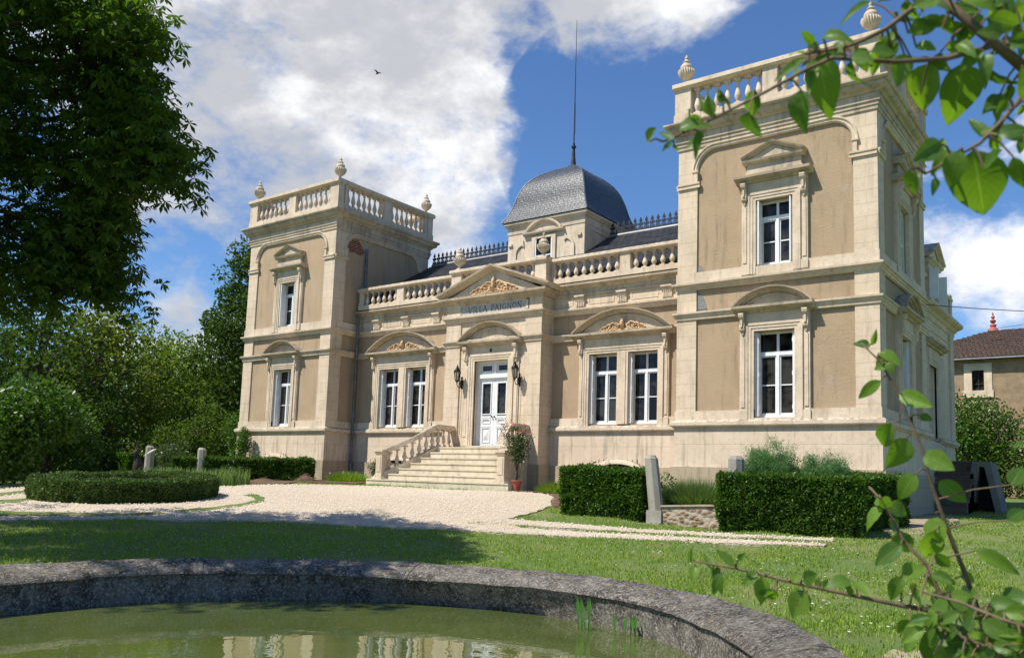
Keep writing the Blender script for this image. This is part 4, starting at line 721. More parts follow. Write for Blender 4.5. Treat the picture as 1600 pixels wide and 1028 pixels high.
# ---- portico
FPo = F_front(0, YP)
mb = MB()
DO = (11.08, 12.42, -.62, 2.08)
wall_with_holes(mb, F_front(PL, YP), PR-PL, -1.17, 4.0, [(DO[0]-PL, DO[1]-PL, DO[2], DO[3])], -.5, 0)
mb.box(PL+.001, PR-.001, YP+.5, YW+.4, -1.17, 4.0)
portico = mb.build('portico', M['stone'], villa)
mb = MB(); mb.fbox(FPo, PL-.08, PR+.08, -3.0, -1.172, -.5, .09); mb.build('plinth_base', M['base'], portico)
for a, b in ((PL,10.45),(PR-.61,PR)):
    pl = MB(); pl.fbox(FPo, a, b, -1.17, 2.56, 0, .05); pl.fbox(FPo, a, b, 2.57, 3.38, 0, .048); pl.fbox(FPo, a, b, 3.385, 3.95, 0, .05)
    pl.build('pilaster', M['stone'], portico)
for pr, e in (([(d,z-.02) for d,z in P_S2],.0),(P_S3,.0)):
    m_ = MB(); pp = [(d+.05,z) for d,z in pr]
    # returns round the portico: front run plus side runs
    vs = []
    for d, z in pp: vs += [(PL-d+.05, YW-.03, z),(PL-d+.05, YP-d, z),(PR+d-.05, YP-d, z),(PR+d-.05, YW-.03, z)]
    n = len(pp); fs = [(j*4+i, j*4+i+1, ((j+1) % n)*4+i+1, ((j+1) % n)*4+i) for j in range(n) for i in range(3)]
    m_.add(vs, fs); m_.build('string_course', M['trim'], portico)
pp = [(.0,3.94),(.06,3.96),(.07,4.01),(.10,4.02),(.13,4.06),(.20,4.08),(.24,4.10),(.25,4.17),(.0,4.20)]
m_ = MB(); vs = []
for d, z in pp: vs += [(PL-d, YW-.01, z),(PL-d, YP-d-.04, z),(PR+d, YP-d-.04, z),(PR+d, YW-.01, z)]
n = len(pp); m_.add(vs, [(j*4+i, j*4+i+1, ((j+1) % n)*4+i+1, ((j+1) % n)*4+i) for j in range(n) for i in range(3)])
m_.build('cornice', M['weathered'], portico)
mb = MB(); zb = 4.19; apx = 5.10
mb.fprism(FPo, [(PL+.02,zb-.2),(PR-.02,zb-.2),(PR-.02,zb),(CX,apx-.12),(PL+.02,zb)], -.45, .02)
PRK = [(0,-.45),(0,.06),(-.03,.08),(-.05,.15),(-.09,.17),(-.11,.26),(-.17,.28),(-.17,-.45)]
mb.fsweep(FPo, [(PR+.30,zb-.03),(CX,apx-.14),(PL-.30,zb-.03)], PRK)
ped = mb.build('pediment', M['trim'], portico)
relief_orn(FPo, CX, zb+.04, .92, .40, .02, portico, seed=9)
relief_orn(FPo, CX, zb+.05, .5, .48, .03, portico, seed=5)
# name plaque
mb = MB(); mb.fbox(FPo, 10.47, 13.14, 3.61, 3.90, -.01, .035); plaque = mb.build('name_plaque', M['plaque'], portico)
mb = MB(); mb.fsweep(FPo, [(10.47,3.61),(13.14,3.61),(13.14,3.90),(10.47,3.90)], [(0,0),(0,.05),(-.035,.05),(-.035,0)], closed=True); mb.build('plaque_frame', M['trim'], plaque)
LET = {'V': ([(0,1,.45,0,.9),(.9,1,.45,0,.35)], .9), 'I': ([(.15,0,.15,1,.8)], .3), 'L': ([(.12,0,.12,1,.8),(.12,0,.62,0,.4)], .65),
 'A': ([(0,0,.42,1,.35),(.84,0,.42,1,.9),(.18,.36,.66,.36,.35)], .85), 'P': ([(.12,0,.12,1,.8),(.12,1,.42,1,.4),(.42,1,.56,.88,.6),(.56,.88,.56,.66,.8),(.56,.66,.42,.52,.6),(.42,.52,.12,.52,.4)], .62),
 'G': ([(.80,.86,.58,1,.5),(.58,1,.28,.95,.5),(.28,.95,.08,.68,.8),(.08,.68,.08,.32,.9),(.08,.32,.28,.05,.8),(.28,.05,.58,0,.5),(.58,0,.80,.12,.5),(.80,.12,.80,.45,.7),(.62,.45,.88,.45,.35)], .92),
 'N': ([(.1,0,.1,1,.4),(.1,1,.78,0,.9),(.78,0,.78,1,.4)], .88), 'O': ([(.46,1,.18,.88,.5),(.18,.88,.06,.5,.9),(.06,.5,.18,.12,.9),(.18,.12,.46,0,.5),(.46,0,.74,.12,.5),(.74,.12,.86,.5,.9),(.86,.5,.74,.88,.9),(.74,.88,.46,1,.5)], .92), '.': ([(.08,.46,.18,.46,1.3)], .26), ' ': ([], .55)}
mb = MB(); txt = '.VILLA PAIGNON.'; hL = .17; gap = .27
tot = sum(LET[c][1]+gap for c in txt)-gap; u = (10.47+13.14)/2-tot*hL/2; z0 = 3.755-hL/2
for c in txt:
    for x0, y0, x1, y1, wt in LET[c][0]:
        p = Vector((u+x0*hL, z0+y0*hL)); q = Vector((u+x1*hL, z0+y1*hL)); d = (q-p).normalized(); nrm = Vector((-d.y,d.x))*.013*wt*.85; p -= d*.005; q += d*.005
        mb.fprism(FPo, [p-nrm, q-nrm, q+nrm, p+nrm], .035, .041)
        for e in (p, q):   # serifs
            if c in 'VILAPN' and abs(x1-x0) < .5 and abs(y1-y0) > .6: mb.fprism(FPo, [(e.x-.022,e.y-.005),(e.x+.022,e.y-.005),(e.x+.022,e.y+.005),(e.x-.022,e.y+.005)], .035, .0415)
    u += (LET[c][1]+gap)*hL
mb.build('lettering', M['letter'], plaque)
# doorway
surround(FPo, CX, (DO[1]-DO[0])/2, -.62, DO[3], portico, wide=.42, ztop=.46, archh=.58, hood_hw=1.26)
mb = MB(); dd = -.22; a, b, z0, z1 = DO; zt = 1.60
mb.fbox(FPo, a, a+.07, z0, z1, dd-.06, dd+.06); mb.fbox(FPo, b-.07, b, z0, z1, dd-.06, dd+.06); mb.fbox(FPo, a+.07, b-.07, z1-.07, z1, dd-.06, dd+.06)
mb.fbox(FPo, a+.07, b-.07, zt-.06, zt+.06, dd-.06, dd+.09); mb.fbox(FPo, CX-.05, CX+.05, zt+.06, z1-.07, dd-.05, dd+.04)
mb.fbox(FPo, a+.07, b-.07, zt+.06, zt+.11, dd-.05, dd+.03)
door = mb.build('front_door', M['white'], villa)
for s in (0, 1):
    l0, l1 = (a+.075, CX-.004) if s == 0 else (CX+.004, b-.075); lf = MB()
    lf.fbox(FPo, l0, l0+.11, z0, zt-.06, dd-.04, dd+.02); lf.fbox(FPo, l1-.11, l1, z0, zt-.06, dd-.04, dd+.02)
    for q0, q1 in ((z0,z0+.10),(z0+.62,z0+.70),(z0+.90,z0+.98),(zt-.20,zt-.06)): lf.fbox(FPo, l0+.11, l1-.11, q0, q1, dd-.04, dd+.02)
    for q0, q1 in ((z0+.10,z0+.62),(z0+.70,z0+.90)):
        lf.fbox(FPo, l0+.11, l1-.11, q0, q1, dd-.035, dd-.01)
        lf.fsweep(FPo, [(l0+.13,q0+.02),(l1-.13,q0+.02),(l1-.13,q1-.02),(l0+.13,q1-.02)], [(0,dd-.01),(0,dd+.03),(.025,dd+.03),(.025,dd-.01)], closed=True)
    cu_, cz_ = (l0+l1)/2, z0+.36
    vs = [lf.fp(FPo,l0+.17,z0+.16,dd-.01),lf.fp(FPo,l1-.17,z0+.16,dd-.01),lf.fp(FPo,l1-.17,z0+.56,dd-.01),lf.fp(FPo,l0+.17,z0+.56,dd-.01),lf.fp(FPo,cu_,cz_,dd+.06)]
    lf.add(vs, [(0,1,4),(1,2,4),(2,3,4),(3,0,4),(3,2,1,0)])
    lf.fsweep(FPo, [(l0+.10,z0+1.0),(l1-.10,z0+1.0),(l1-.10,zt-.20),(l0+.10,zt-.20)], [(0,dd),(0,dd+.045),(.03,dd+.045),(.03,dd)], closed=True)
    leaf = lf.build('door_leaf', M['white'], door)
    g = MB(); g.fbox(FPo, l0+.11, l1-.11, z0+.98, zt-.2, dd-.03, dd-.02); g.build('door_glass', M['glass'], door)
    gr = MB(); rr = random.Random(4+s)
    for k in range(26):   # wrought scrollwork in front of the door glass
        cx_ = rr.uniform(l0+.13,l1-.13); cz2 = z0+1.03+k*.044; R = rr.uniform(.03,.055)
        gr.tube([gr.fp(FPo, min(max(cx_+R*(1-i/12)*math.cos(i*.6),l0+.115),l1-.115), cz2+R*(1-i/12)*math.sin(i*.6), dd-.005) for i in range(10)], .005, 4)
    gr.build('door_grille', M['castiron'], door)
    h = MB(); h.lathe((0,0,0), [(.012,0),(.012,.03),(.028,.035),(.028,.055),(.0,.06)], 10)
    kn = h.build('door_knob', M['iron'], door); uu = l1-.05 if s == 0 else l0+.05
    kn.matrix_world = Matrix.Translation(Vector(h.fp(FPo, uu, z0+.93, dd+.02))) @ Matrix.Rotation(PI/2, 4, 'X')
    tg = MB(); t0, t1 = (a+.16, CX-.13) if s == 0 else (CX+.13, b-.16); tg.fbox(FPo, t0, t1, zt+.17, z1-.14, dd-.02, dd+.012)
    mb2 = MB(); mb2.fbox(FPo, a+.07 if s == 0 else CX+.05, CX-.05 if s == 0 else b-.07, zt+.11, z1-.07, dd-.05, dd+.0); mb2.build('transom_panel', M['white'], door)
    mb2 = MB(); mb2.fsweep(FPo, [(t0,zt+.17),(t1,zt+.17),(t1,z1-.14),(t0,z1-.14)], [(0,dd),(0,dd+.03),(-.03,dd+.03),(-.03,dd)], closed=True); mb2.build('transom_frame', M['white'], door)
    tg.build('transom_glass', M['glass'], door)
# small black hook above the door
mb = MB(); mb.fbox(FPo, CX-.015, CX+.015, 2.34, 2.44, .05, .10); mb.build('lamp_hook', M['iron'], portico)

# wall lanterns
def lantern(u, z):
    c = Vector(MB().fp(FPo, u, z, .30)); k = MB()
    k.lathe((c.x,c.y,c.z-.26), [(.012,0),(.03,.02),(.018,.04),(.05,.06),(.055,.075)], 10)
    k.lathe((c.x,c.y,c.z+.12), [(.125,-.01),(.125,.01),(.10,.04),(.06,.10),(.035,.13),(.045,.15),(.02,.17),(.012,.21),(.002,.24)], 6)
    for i in range(6):
        a = i*PI/3; k.tube([(c.x+.06*math.cos(a),c.y+.06*math.sin(a),c.z-.19),(c.x+.115*math.cos(a),c.y+.115*math.sin(a),c.z+.115)], .009, 5)
    k.lathe((c.x,c.y,c.z-.19), [(.06,0),(.065,.01),(.06,.02)], 6)
    w = Vector(k.fp(FPo, u, z-.28, .06))
    k.fbox(FPo, u-.03, u+.03, z-.42, z-.02, .05, .075); k.fbox(FPo, u-.045, u+.045, z-.30, z-.14, .05, .085)
    k.tube([(w.x,w.y,w.z),(w.x,w.y-.09,w.z-.10),(w.x,w.y-.20,w.z-.08),(w.x,w.y-.245,w.z+.02)], .014, 6)
    k.tube([(w.x,w.y-.01,w.z+.14),(w.x,w.y-.07,w.z+.08),(w.x,w.y-.10,w.z+.0),(w.x,w.y-.06,w.z-.05)], .011, 6)
    o = k.build('wall_lantern', M['iron'], villa)
    g = MB(); g.lathe((c.x,c.y,c.z-.17), [(.056,0),(.108,.285)], 6); g.build('lantern_glass', M['lglass'], o)
    tb = MB(); tb.tube([k.fp(FPo,u+.0,z-.42,.06), k.fp(FPo,u-.02,z-1.9,.06)], .008, 5); tb.build('lantern_cable', M['zinc'], o)
def lglass():
    m, nt, b = newmat('lantern_glass'); b.inputs['Base Color'].default_value = (.6,.6,.55,1); b.inputs['Roughness'].default_value = .1; b.inputs['Transmission Weight'].default_value = .85; return m
M['lglass'] = lglass()
lantern(10.60, 1.62); lantern(12.90, 1.62)

# ---- entrance steps with flared balustrades
def step_line(y): return
ZL, ZG = -.69, -1.92
mb = MB(); n = 7; rise = (ZL-ZG)/n
mb.box(10.35, 13.15, -.10, YP-.05, -2.4, ZL)
for i in range(1, n):
    y1 = -.10-(i-1)*.263; y0 = y1-.263; zz = ZL-rise*i; hw = 1.42+ (i/(n-1))**1.3*.98
    if i == n-1: hw = 2.72; y0 -= .05
    mb.box(CX-hw, CX+hw, y0, y1+.0, -2.4, zz)
    mb.box(CX-hw+.01, CX+hw-.01, y0-.018, y0, zz-.045, zz-.004)
    for s in (-1,1): pass
mb.box(10.3, 13.2, -.12, -.10, ZL-.045, ZL-.004)
mb.fbox(FPo, DO[0]-.05, DO[1]+.05, ZL, DO[2], -.3, .30)
steps = mb.build('entrance_steps', M['steps'], villa)
def flank(s):
    """curving stone balustrade down one side of the steps"""
    P0 = []  # top line of the string: landing from the wall, then down and outward
    path = [(1.47,.74,0.0),(1.47,.3,0.0),(1.47,-.08,0.0),(1.55,-.42,-.20),(1.74,-.78,-.44),(2.02,-1.10,-.66),(2.30,-1.42,-.86)]
    pts = [Vector((CX+s*a, y, z)) for a, y, z in path]
    def lerp_path(P, k):
        out = []
        for i in range(len(P)-1):
            for j in range(k): out.append(P[i].lerp(P[i+1], j/k))
        return out+[P[-1]]
    fine = lerp_path(pts, 3)
    def ribbon(mb, P, hw, za, zb):
        vs = []
        for j, p in enumerate(P):
            t = (P[min(j+1,len(P)-1)]-P[max(j-1,0)]); t.z = 0; t.normalize(); nn = Vector((-t.y,t.x,0))*hw
            vs += [p-nn+Vector((0,0,za)), p+nn+Vector((0,0,za)), p+nn+Vector((0,0,zb)), p-nn+Vector((0,0,zb))]
        k = len(P); fs = [(j*4+i, j*4+(i+1) % 4, (j+1)*4+(i+1) % 4, (j+1)*4+i) for j in range(k-1) for i in range(4)]+[(3,2,1,0),tuple(range(4*k-4,4*k))]
        mb.add(vs, fs)
    mb = MB(); ribbon(mb, fine, .12, -.13, -.02); ribbon(mb, fine, .095, -.02, .012)
    ribbon(mb, fine, .125, -.76, -.66)
    low = [p.copy() for p in fine]
    # solid string under the rail base, down to the ground
    vs = []
    for p in low: vs.append(p)
    hw = .10; V = []
    for j, p in enumerate(low):
        t = (low[min(j+1,len(low)-1)]-low[max(j-1,0)]); t.z = 0; t.normalize(); nn = Vector((-t.y,t.x,0))*hw
        for q in (p-nn, p+nn): V += [(q.x,q.y,-2.3),(q.x,q.y,p.z-.76)]
    k = len(low); fs = []
    for j in range(k-1):
        a = j*4; b = a+4; fs += [(a,b,b+1,a+1),(a+2,a+3,b+3,b+2),(a+1,b+1,b+3,a+3)]
    fs += [(0,1,3,2),(4*k-4,4*k-2,4*k-1,4*k-3)]
    mb.add(V, fs)
    e = pts[-1]
    nx, ny = e.x+s*.04, e.y-.06
    mb.sq((nx,ny,-2.2), [(.20,0),(.20,.50),(.165,.52),(.165,.56)]); 
    mb.sq((nx,ny,0), [(.145,-1.66),(.145,-1.60),(.125,-1.58),(.125,-1.00),(.15,-.98),(.16,-.93),(.18,-.92),(.18,-.86),(.12,-.84)])
    for q in (-1,1): mb.box(nx-.08, nx+.08, ny-.137 if q < 0 else ny+.124, ny-.124 if q < 0 else ny+.137, -1.52, -1.06)
    o = mb.build('stair_balustrade', M['trim'], villa)
    # balusters along the rail
    L = [0]
    for i in range(1, len(fine)): L.append(L[-1]+(fine[i]-fine[i-1]).length)
    n = 10; pos = []
    for j in range(n):
        t = L[-1]*(j+.6)/(n+.25); i = max(k for k in range(len(L)) if L[k] <= t); i = min(i, len(fine)-2)
        q = fine[i].lerp(fine[i+1], (t-L[i])/(L[i+1]-L[i])); pos.append((q.x,q.y,q.z-.665))
    put_balusters(o, pos, .54, .068)
flank(-1); flank(1)

# ---- roofs
mb = MB(); ys, zs, yr, zr = 1.62, 4.80, 5.1, 6.90; yb = 8.9
def slope(x0, x1):
    n = 27; pr = [(ys,zs-.1)]                      # real slate courses: each lifts over the one below
    for k in range(n):
        y0, z0 = ys+(yr-ys)*k/n, zs+(zr-zs)*k/n; y1, z1 = ys+(yr-ys)*(k+1)/n, zs+(zr-zs)*(k+1)/n
        pr += [(y0-.012,z0+.028),(y1-.004,z1+.006)]
    pr += [(yr,zr),(yb,4.6),(yb,4.5)]
    vs = [(x0,y,z) for y, z in pr]+[(x1,y,z) for y, z in pr]; m = len(pr)
    mb.add(vs, [tuple(range(m)), tuple(reversed(range(m,2*m)))]+[(i,i+m,(i+1)%m+m,(i+1)%m) for i in range(m)])
slope(5.0, 18.5); roof = mb.build('roof', M['rooftile'], villa)
mb = MB(); mb.box(5.0, 18.5, YW+.05, ys+.1, 4.30, 4.42); mb.build('gutter', M['lead'], roof)
def crest(x0, x1):
    m_ = MB(); m_.tube([(x0,yr,zr+.02),(x1,yr,zr+.02)], .06, 8); m_.build('ridge_roll', M['lead'], roof)
    c = MB(); n = int((x1-x0)/.215); w = (x1-x0)/n; Fr = F_front(0, yr)
    c.fbox(Fr, x0, x1, zr+.07, zr+.10, -.012, .012)
    for i in range(n):
        u = x0+w*(i+.5); z = zr+.08
        c.fbox(Fr, u-.018, u+.018, z, z+.34, -.01, .01)
        c.fprism(Fr, [(u,z+.24),(u+.06,z+.33),(u,z+.46),(u-.06,z+.33)], -.012, .012)
        for s in (-1,1):
            q = [(u+s*.015,z+.17),(u+s*.085,z+.16),(u+s*.10,z+.24),(u+s*.06,z+.27),(u+s*.02,z+.225)]
            c.fprism(Fr, q if s > 0 else q[::-1], -.011, .011)
            q = [(u+s*.012,z+.0),(u+s*.10,z+.02),(u+s*.085,z+.11),(u+s*.03,z+.15),(u+s*.055,z+.08),(u+s*.015,z+.05)]
            c.fprism(Fr, q if s > 0 else q[::-1], -.011, .011)
    c.build('ridge_cresting', M['castiron'], roof)
crest(5.05, 10.1); crest(13.4, 18.45)
# turret with curved slate dome
tx, ty, hw = 11.765, 5.1, 1.605
mb = MB(); mb.box(tx-hw, tx+hw, ty-hw, ty+hw, 4.6, 7.35); turret = mb.build('turret', M['trim'], villa)
mb = MB(); mb.ring(tx-hw,tx+hw,ty-hw,ty+hw, [(-.02,7.0),(.02,7.02),(.03,7.10),(.01,7.11),(.01,7.24),(.06,7.27),(.10,7.33),(.14,7.35),(.15,7.42),(-.02,7.45)]); mb.build('turret_cornice', M['trim'], turret)
DP = [(1.79,7.45),(1.76,7.52),(1.66,7.70),(1.59,7.86),(1.52,8.05),(1.47,8.25),(1.42,8.45),(1.36,8.63),(1.29,8.81),(1.20,8.98),(1.09,9.13),(.95,9.27),(.80,9.39),(.62,9.50),(.42,9.61),(.22,9.70),(.12,9.76),(.12,9.80)]
mb = MB(); mb.sq((tx,ty,0), DP); dome = mb.build('dome', M['slate'], turret, smooth=30)
for sx in (-1,1):
    for sy in (-1,1):
        m_ = MB(); m_.tube([(tx+sx*(w),ty+sy*(w),z) for w,z in DP[:-1]], .025, 6); m_.build('hip_roll', M['zinc'], turret)
mb = MB(); mb.lathe((tx+.03,ty,0), [(.13,9.78),(.10,9.85),(.065,10.15),(.05,10.45),(.085,10.50),(.09,10.55),(.05,10.58),(.03,10.7)], 10); mb.tube([(tx+.03,ty,10.6),(tx+.02,ty,15.45)], [.022,.008], 6)
mb.tube([(tx+.03,ty-.05,10.5),(tx+.10,ty-.03,11.2),(tx+.05,ty,12.2)], .007, 4)
mb.build('spire', M['castiron'], turret)
Ft = F_front(0, ty-hw)
mb = MB(); cu = 11.73
mb.fbox(Ft, cu-.50, cu-.36, 5.3, 6.72, 0, .06); mb.fbox(Ft, cu+.36, cu+.50, 5.3, 6.72, 0, .06); mb.fbox(Ft, cu-.5, cu+.5, 6.72, 6.82, 0, .06)
mb.frun(Ft, cu-.85, cu+.85, [(0,6.86),(.08,6.87),(.14,6.92),(.15,6.97),(0,7.0)])
mb.fsweep(Ft, arc(cu,6.55,.80,.74,32,148,16), [(0,0),(0,.08),(-.04,.13),(-.11,.14),(-.11,0)])
for s in (-1,1):
    mb.fsweep(Ft, [(cu+s*.86,6.62)]+[(cu+s*(.86+.36*math.sin(t*PI/16)), 6.62-.36*(1-math.cos(t*PI/16))) for t in range(9)]+[(cu+s*1.22,5.3)], [(-.045,0),(-.045,.05),(.045,.05),(.045,0)])
    mb.fbox(Ft, cu+s*1.45-.08, cu+s*1.45+.08, 6.6, 6.68, 0, .06)
mb.build('turret_window_surround', M['trim'], turret)
g = MB(); g.fbox(Ft, cu-.34, cu+.34, 5.3, 6.70, .01, .02); g.build('turret_glass', M['glass'], turret)
g = MB(); g.fbox(Ft, cu-.36, cu-.31, 5.3, 6.72, 0, .045); g.fbox(Ft, cu+.31, cu+.36, 5.3, 6.72, 0, .045); g.fbox(Ft, cu-.025, cu+.025, 5.3, 6.72, 0, .045); g.fbox(Ft, cu-.31, cu+.31, 6.08, 6.12, 0, .04); g.build('turret_sash', M['white'], turret)
# side detail on the turret: raised panel frame on its right face
Ftr = F_right(tx+hw, ty-hw); mb = MB(); mb.fsweep(Ftr, [(.45,5.5),(2.7,5.5),(2.7,6.85),(.45,6.85)], [(0,0),(0,.03),(-.06,.03),(-.06,0)], closed=True); mb.build('panel_frame', M['trim'], turret)

# ---- rear wing with parapet and dormer on the right side
BX0, BX1, BY0, BY1 = .25, 23.35, TD-.02, 9.45
FS = F_right(BX1, TD)
mb = MB(); wall_with_holes(mb, FS, BY1-TD, -.12, 3.60, [(.95,2.05,-.25,1.98)], -.45, 0)
mb.box(BX0, BX1-.45, TD+.01, BY1-.001, -.12, 3.59); rear = mb.build('rear_wing_wall', M['trim'], villa)
mb = MB(); mb.box(BX0-.03, BX1+.03, TD+.0, BY1+.03, -1.17, -.16); mb.build('plinth', M['plinth'], rear)
mb = MB(); mb.box(BX0-.10, BX1+.10, TD+.1, BY1+.10, -3, -1.174); mb.build('plinth_base', M['base'], rear)
for u0, u1 in ((.0,.30),(BY1-TD-.55,BY1-TD)):
    m_ = MB(); m_.fbox(FS, u0, u1, .012, 3.30, 0, .06); m_.build('pilaster', M['stone'], rear)
for pr, seg in ((P_CAP, ((0,.72),(2.3,BY1-TD+.06))),):
    for a, b in seg: m_ = MB(); m_.frun(FS, a, b, [(d+.03,z) for d,z in pr]); m_.build('plinth_cap', M['trim'], rear)
m_ = MB(); m_.frun(FS, .0, BY1-TD+.25, [(0,3.28),(.03,3.29),(.05,3.34),(.05,3.42),(.10,3.45),(.14,3.50),(.24,3.54),(.30,3.58),(.31,3.66),(0,3.72)]); m_.build('cornice', M['trim'], rear)
m_ = MB(); m_.frun(FS, .3, BY1-TD-.55, [(0,2.98),(.03,2.99),(.04,3.03),(0,3.06)]); m_.build('string_course', M['trim'], rear)
m_ = MB(); m_.fbox(FS, .02, BY1-TD, 3.70, 4.40, -.25, .0); m_.frun(FS, .02, BY1-TD, [(-.30,4.40),(.05,4.40),(.07,4.44),(.07,4.50),(-.30,4.53)])
m_.fbox(FS, BY1-TD-.35, BY1-TD+.02, 3.70, 4.62, -.3, .04); m_.build('parapet', M['trim'], rear)
surround(FS, 1.5, .55, -.05, 1.98, rear, wide=.30, ztop=.48, arch=False, hood_hw=1.25, con=False)
g = MB(); g.fbox(FS, .95, 2.05, -.25, 1.98, -.40, -.36); sd = g.build('side_door', M['shutter'], villa)
g = MB()
for k in range(2):
    u = 1.0+k*.52
    for zz in (-.15,.75): g.fsweep(FS, [(u,zz),(u+.46,zz),(u+.46,zz+.8),(u,zz+.8)], [(0,-.36),(0,-.34),(.04,-.34),(.04,-.36)], closed=True)
g.build('door_panel', M['shutter'], sd)
# dormer breaking through the parapet
m_ = MB(); m_.fbox(FS, .82, 1.10, 3.72, 4.85, -1.2, .10); m_.fbox(FS, 1.95, 2.23, 3.72, 4.85, -1.2, .10); m_.fbox(FS, 1.10, 1.95, 4.62, 4.85, -1.2, .10)
m_.frun(FS, .72, 2.33, [(-1.2,4.85),(.12,4.85),(.16,4.90),(.22,4.93),(.23,4.98),(-1.2,5.0)])
m_.fprism(FS, [(.80,5.0),(2.25,5.0),(1.525,5.42)], -1.2, .10)
m_.fsweep(FS, [(2.42,4.99),(1.525,5.46),(.63,4.99)], [(0,-1.2),(0,.14),(-.03,.16),(-.05,.24),(-.10,.26),(-.10,-1.2)]); dm_ = m_.build('dormer', M['trim'], rear)
g = MB(); g.fbox(FS, 1.10, 1.95, 3.72, 4.62, -.25, -.2); g.build('dormer_glass', M['glass'], dm_)
for a in (.78, 2.02):
    g = MB(); g.fbox(FS, a, a+.05, 3.78, 4.66, .11, .34); g.build('dormer_shutter', M['white'], dm_)
g = MB(); g.box(BX0+.3, BX1-.3, TD+.02, BY1-.2, 3.60, 3.75); g.build('roof_deck', M['lead'], rear)
# side steps up to that door
sx0 = BX1+.03; mb = MB()
for i in range(8): mb.box(sx0, sx0+.98, 5.0+i*.24, 7.9, -2.4, -2.02+.165*(i+1)); mb.box(sx0, sx0+.99, 4.975+i*.24, 5.0+i*.24, -2.02+.165*(i+1)-.04, -2.02+.165*(i+1)-.003)
side = mb.build('side_steps', M['sidestone'], villa)
# tapering stone side frame of the stair with an open arch in it
mb = MB(); Fs2 = F_front(0, 6.5)
mb.fprism(Fs2, [(24.10,-2.4),(24.28,-2.4),(24.50,-.86),(24.50,-.72),(24.33,-.72)], -.9, .3)
mb.fprism(Fs2, [(24.50,-.86),(24.62,-.86),(24.62,-.72),(24.50,-.72)], -.9, .3)
mb.fprism(Fs2, [(24.62,-.72),(24.62,-.86),(24.92,-2.4),(25.08,-2.4),(24.76,-.72)], -.9, .3)
mb.build('stair_frame', M['framestone'], side)
mb = MB(); mb.fprism(Fs2, [(24.29,-2.4),(24.91,-2.4),(24.62,-.87),(24.51,-.87)], -.9, -.3); mb.build('stair_shade_block', M['dark'], side)  # dark block, its colour stands in for the shade inside the frame

# ---- downpipes
def pipe(pts, r=.05):
    mb = MB(); mb.tube(pts, r, 10)
    for a, b in zip(pts[:-1], pts[1:]):
        a, b = Vector(a), Vector(b)
        if abs(b.z-a.z) > 1.2:
            for k in range(int(abs(b.z-a.z)/1.2)):
                q = a.lerp(b, (k+.5)/int(abs(b.z-a.z)/1.2)); mb.tube([q-Vector((0,0,.03)), q+Vector((0,0,.03))], r*1.25, 10)
    mb.build('downpipe', M['zinc'], villa, smooth=40)
pipe([(5.17,YW-.32,4.2),(5.17,YW-.22,4.05),(5.17,YW-.22,-1.9)]); pipe([(5.07,1.47,6.75),(5.07,1.47,5.0)], .055)
# exposed brick where the render has fallen off, cement patches
mb = MB(); Fl = F_right(TW, 0); mb.fprism(Fl, [(.62,6.60),(.70,6.50),(1.0,6.52),(1.25,6.45),(1.45,6.62),(1.30,6.82),(1.12,7.02),(.85,6.98),(.68,6.85)], -.05, -.035); mb.build('bare_brick', M['bbrick'] if 'bbrick' in M else M['rubble'], villa)
mb = MB(); mb.fprism(F_right(TW,0), [(3.6,5.2),(4.2,5.1),(4.4,5.7),(4.25,6.0),(3.8,5.75)], -.05, -.036); mb.build('bare_brick', M['rubble'], villa)
mb = MB(); Ff = F_front(RX, 0); mb.fprism(Ff, [(.56,2.86),(.82,2.86),(.74,3.1),(.66,3.26),(.56,3.34)], -.05, -.037); mb.fprism(Ff, [(.56,3.83),(.72,3.83),(.66,3.98),(.60,4.02),(.56,3.95)], -.05, -.037); mb.build('cement_patch', M['mortarpatch'], villa)

# ------------------------------------------------------------------ ground, pond, court
RO = [4.664,-0.0592,0.1764,-0.1776,-0.0298,0.0055,-0.0648,-0.0006,-0.0114,0.0023,0.0197]
RI = [4.121,-0.0297,0.0905,-0.097,-0.01,0.0161,0.0011,-0.0262,-0.0197,0.0874,0.0779]
RW = [4.1662,-0.0902,0.202,-0.1743,-0.0743,0.0481,-0.0578,0.0049,0.0092,0.0402,0.0275]
RM = [(a+b)/2 for a, b in zip(RI, RW)]
PC = (22.7, -16.2)
def fr(c, a):
    r = c[0]+0*a
    for k in range(1, 6): r = r+c[2*k-1]*np.cos(k*a)+c[2*k]*np.sin(k*a)
    return r
def in_pond(x, y, pad=0.0):
    a = np.arctan2(y-PC[1], x-PC[0]); return np.hypot(x-PC[0], y-PC[1]) < fr(RO, a)+pad
def in_poly(x, y, poly):
    x = np.asarray(x); y = np.asarray(y); c = np.zeros(x.shape, bool)
    for i in range(len(poly)):
        (x1,y1),(x2,y2) = poly[i], poly[i-1]
        if y1 == y2: continue
        c ^= ((y1 > y) != (y2 > y)) & (x < (x2-x1)*(y-y1)/(y2-y1)+x1)
    return c
def axis_vals(lo, hi, step, far):
    v = list(np.arange(lo, hi+1e-6, step)); s = step; a = v[0]; b = v[-1]; L = []; R = []
    while b < far: s *= 1.35; a -= s; b += s; L.append(a); R.append(b)
    return np.array(L[::-1]+v+R)
def lump(x, y):
    return .02*np.sin(x*1.7+.6*np.sin(y*1.1))*np.cos(y*1.4+.5)+.012*np.sin(x*3.9+y*2.3)
xs = axis_vals(-8, 32, .25, 2500); ys_ = axis_vals(-26, 14, .25, 2500)
X, Y = np.meshgrid(xs, ys_); _in = in_poly(X, Y, COURT)|in_poly(X, Y, TRACK)|in_poly(X, Y, FARPATH); Z = H(X, Y)+lump(X, Y)*(np.hypot(X-15, Y+8) < 40)*~_in-.012-.02*_in
nx, ny = len(xs), len(ys_); idx = np.arange(nx*ny).reshape(ny, nx)
xc = (X[:-1,:-1]+X[1:,1:])/2; yc = (Y[:-1,:-1]+Y[1:,1:])/2
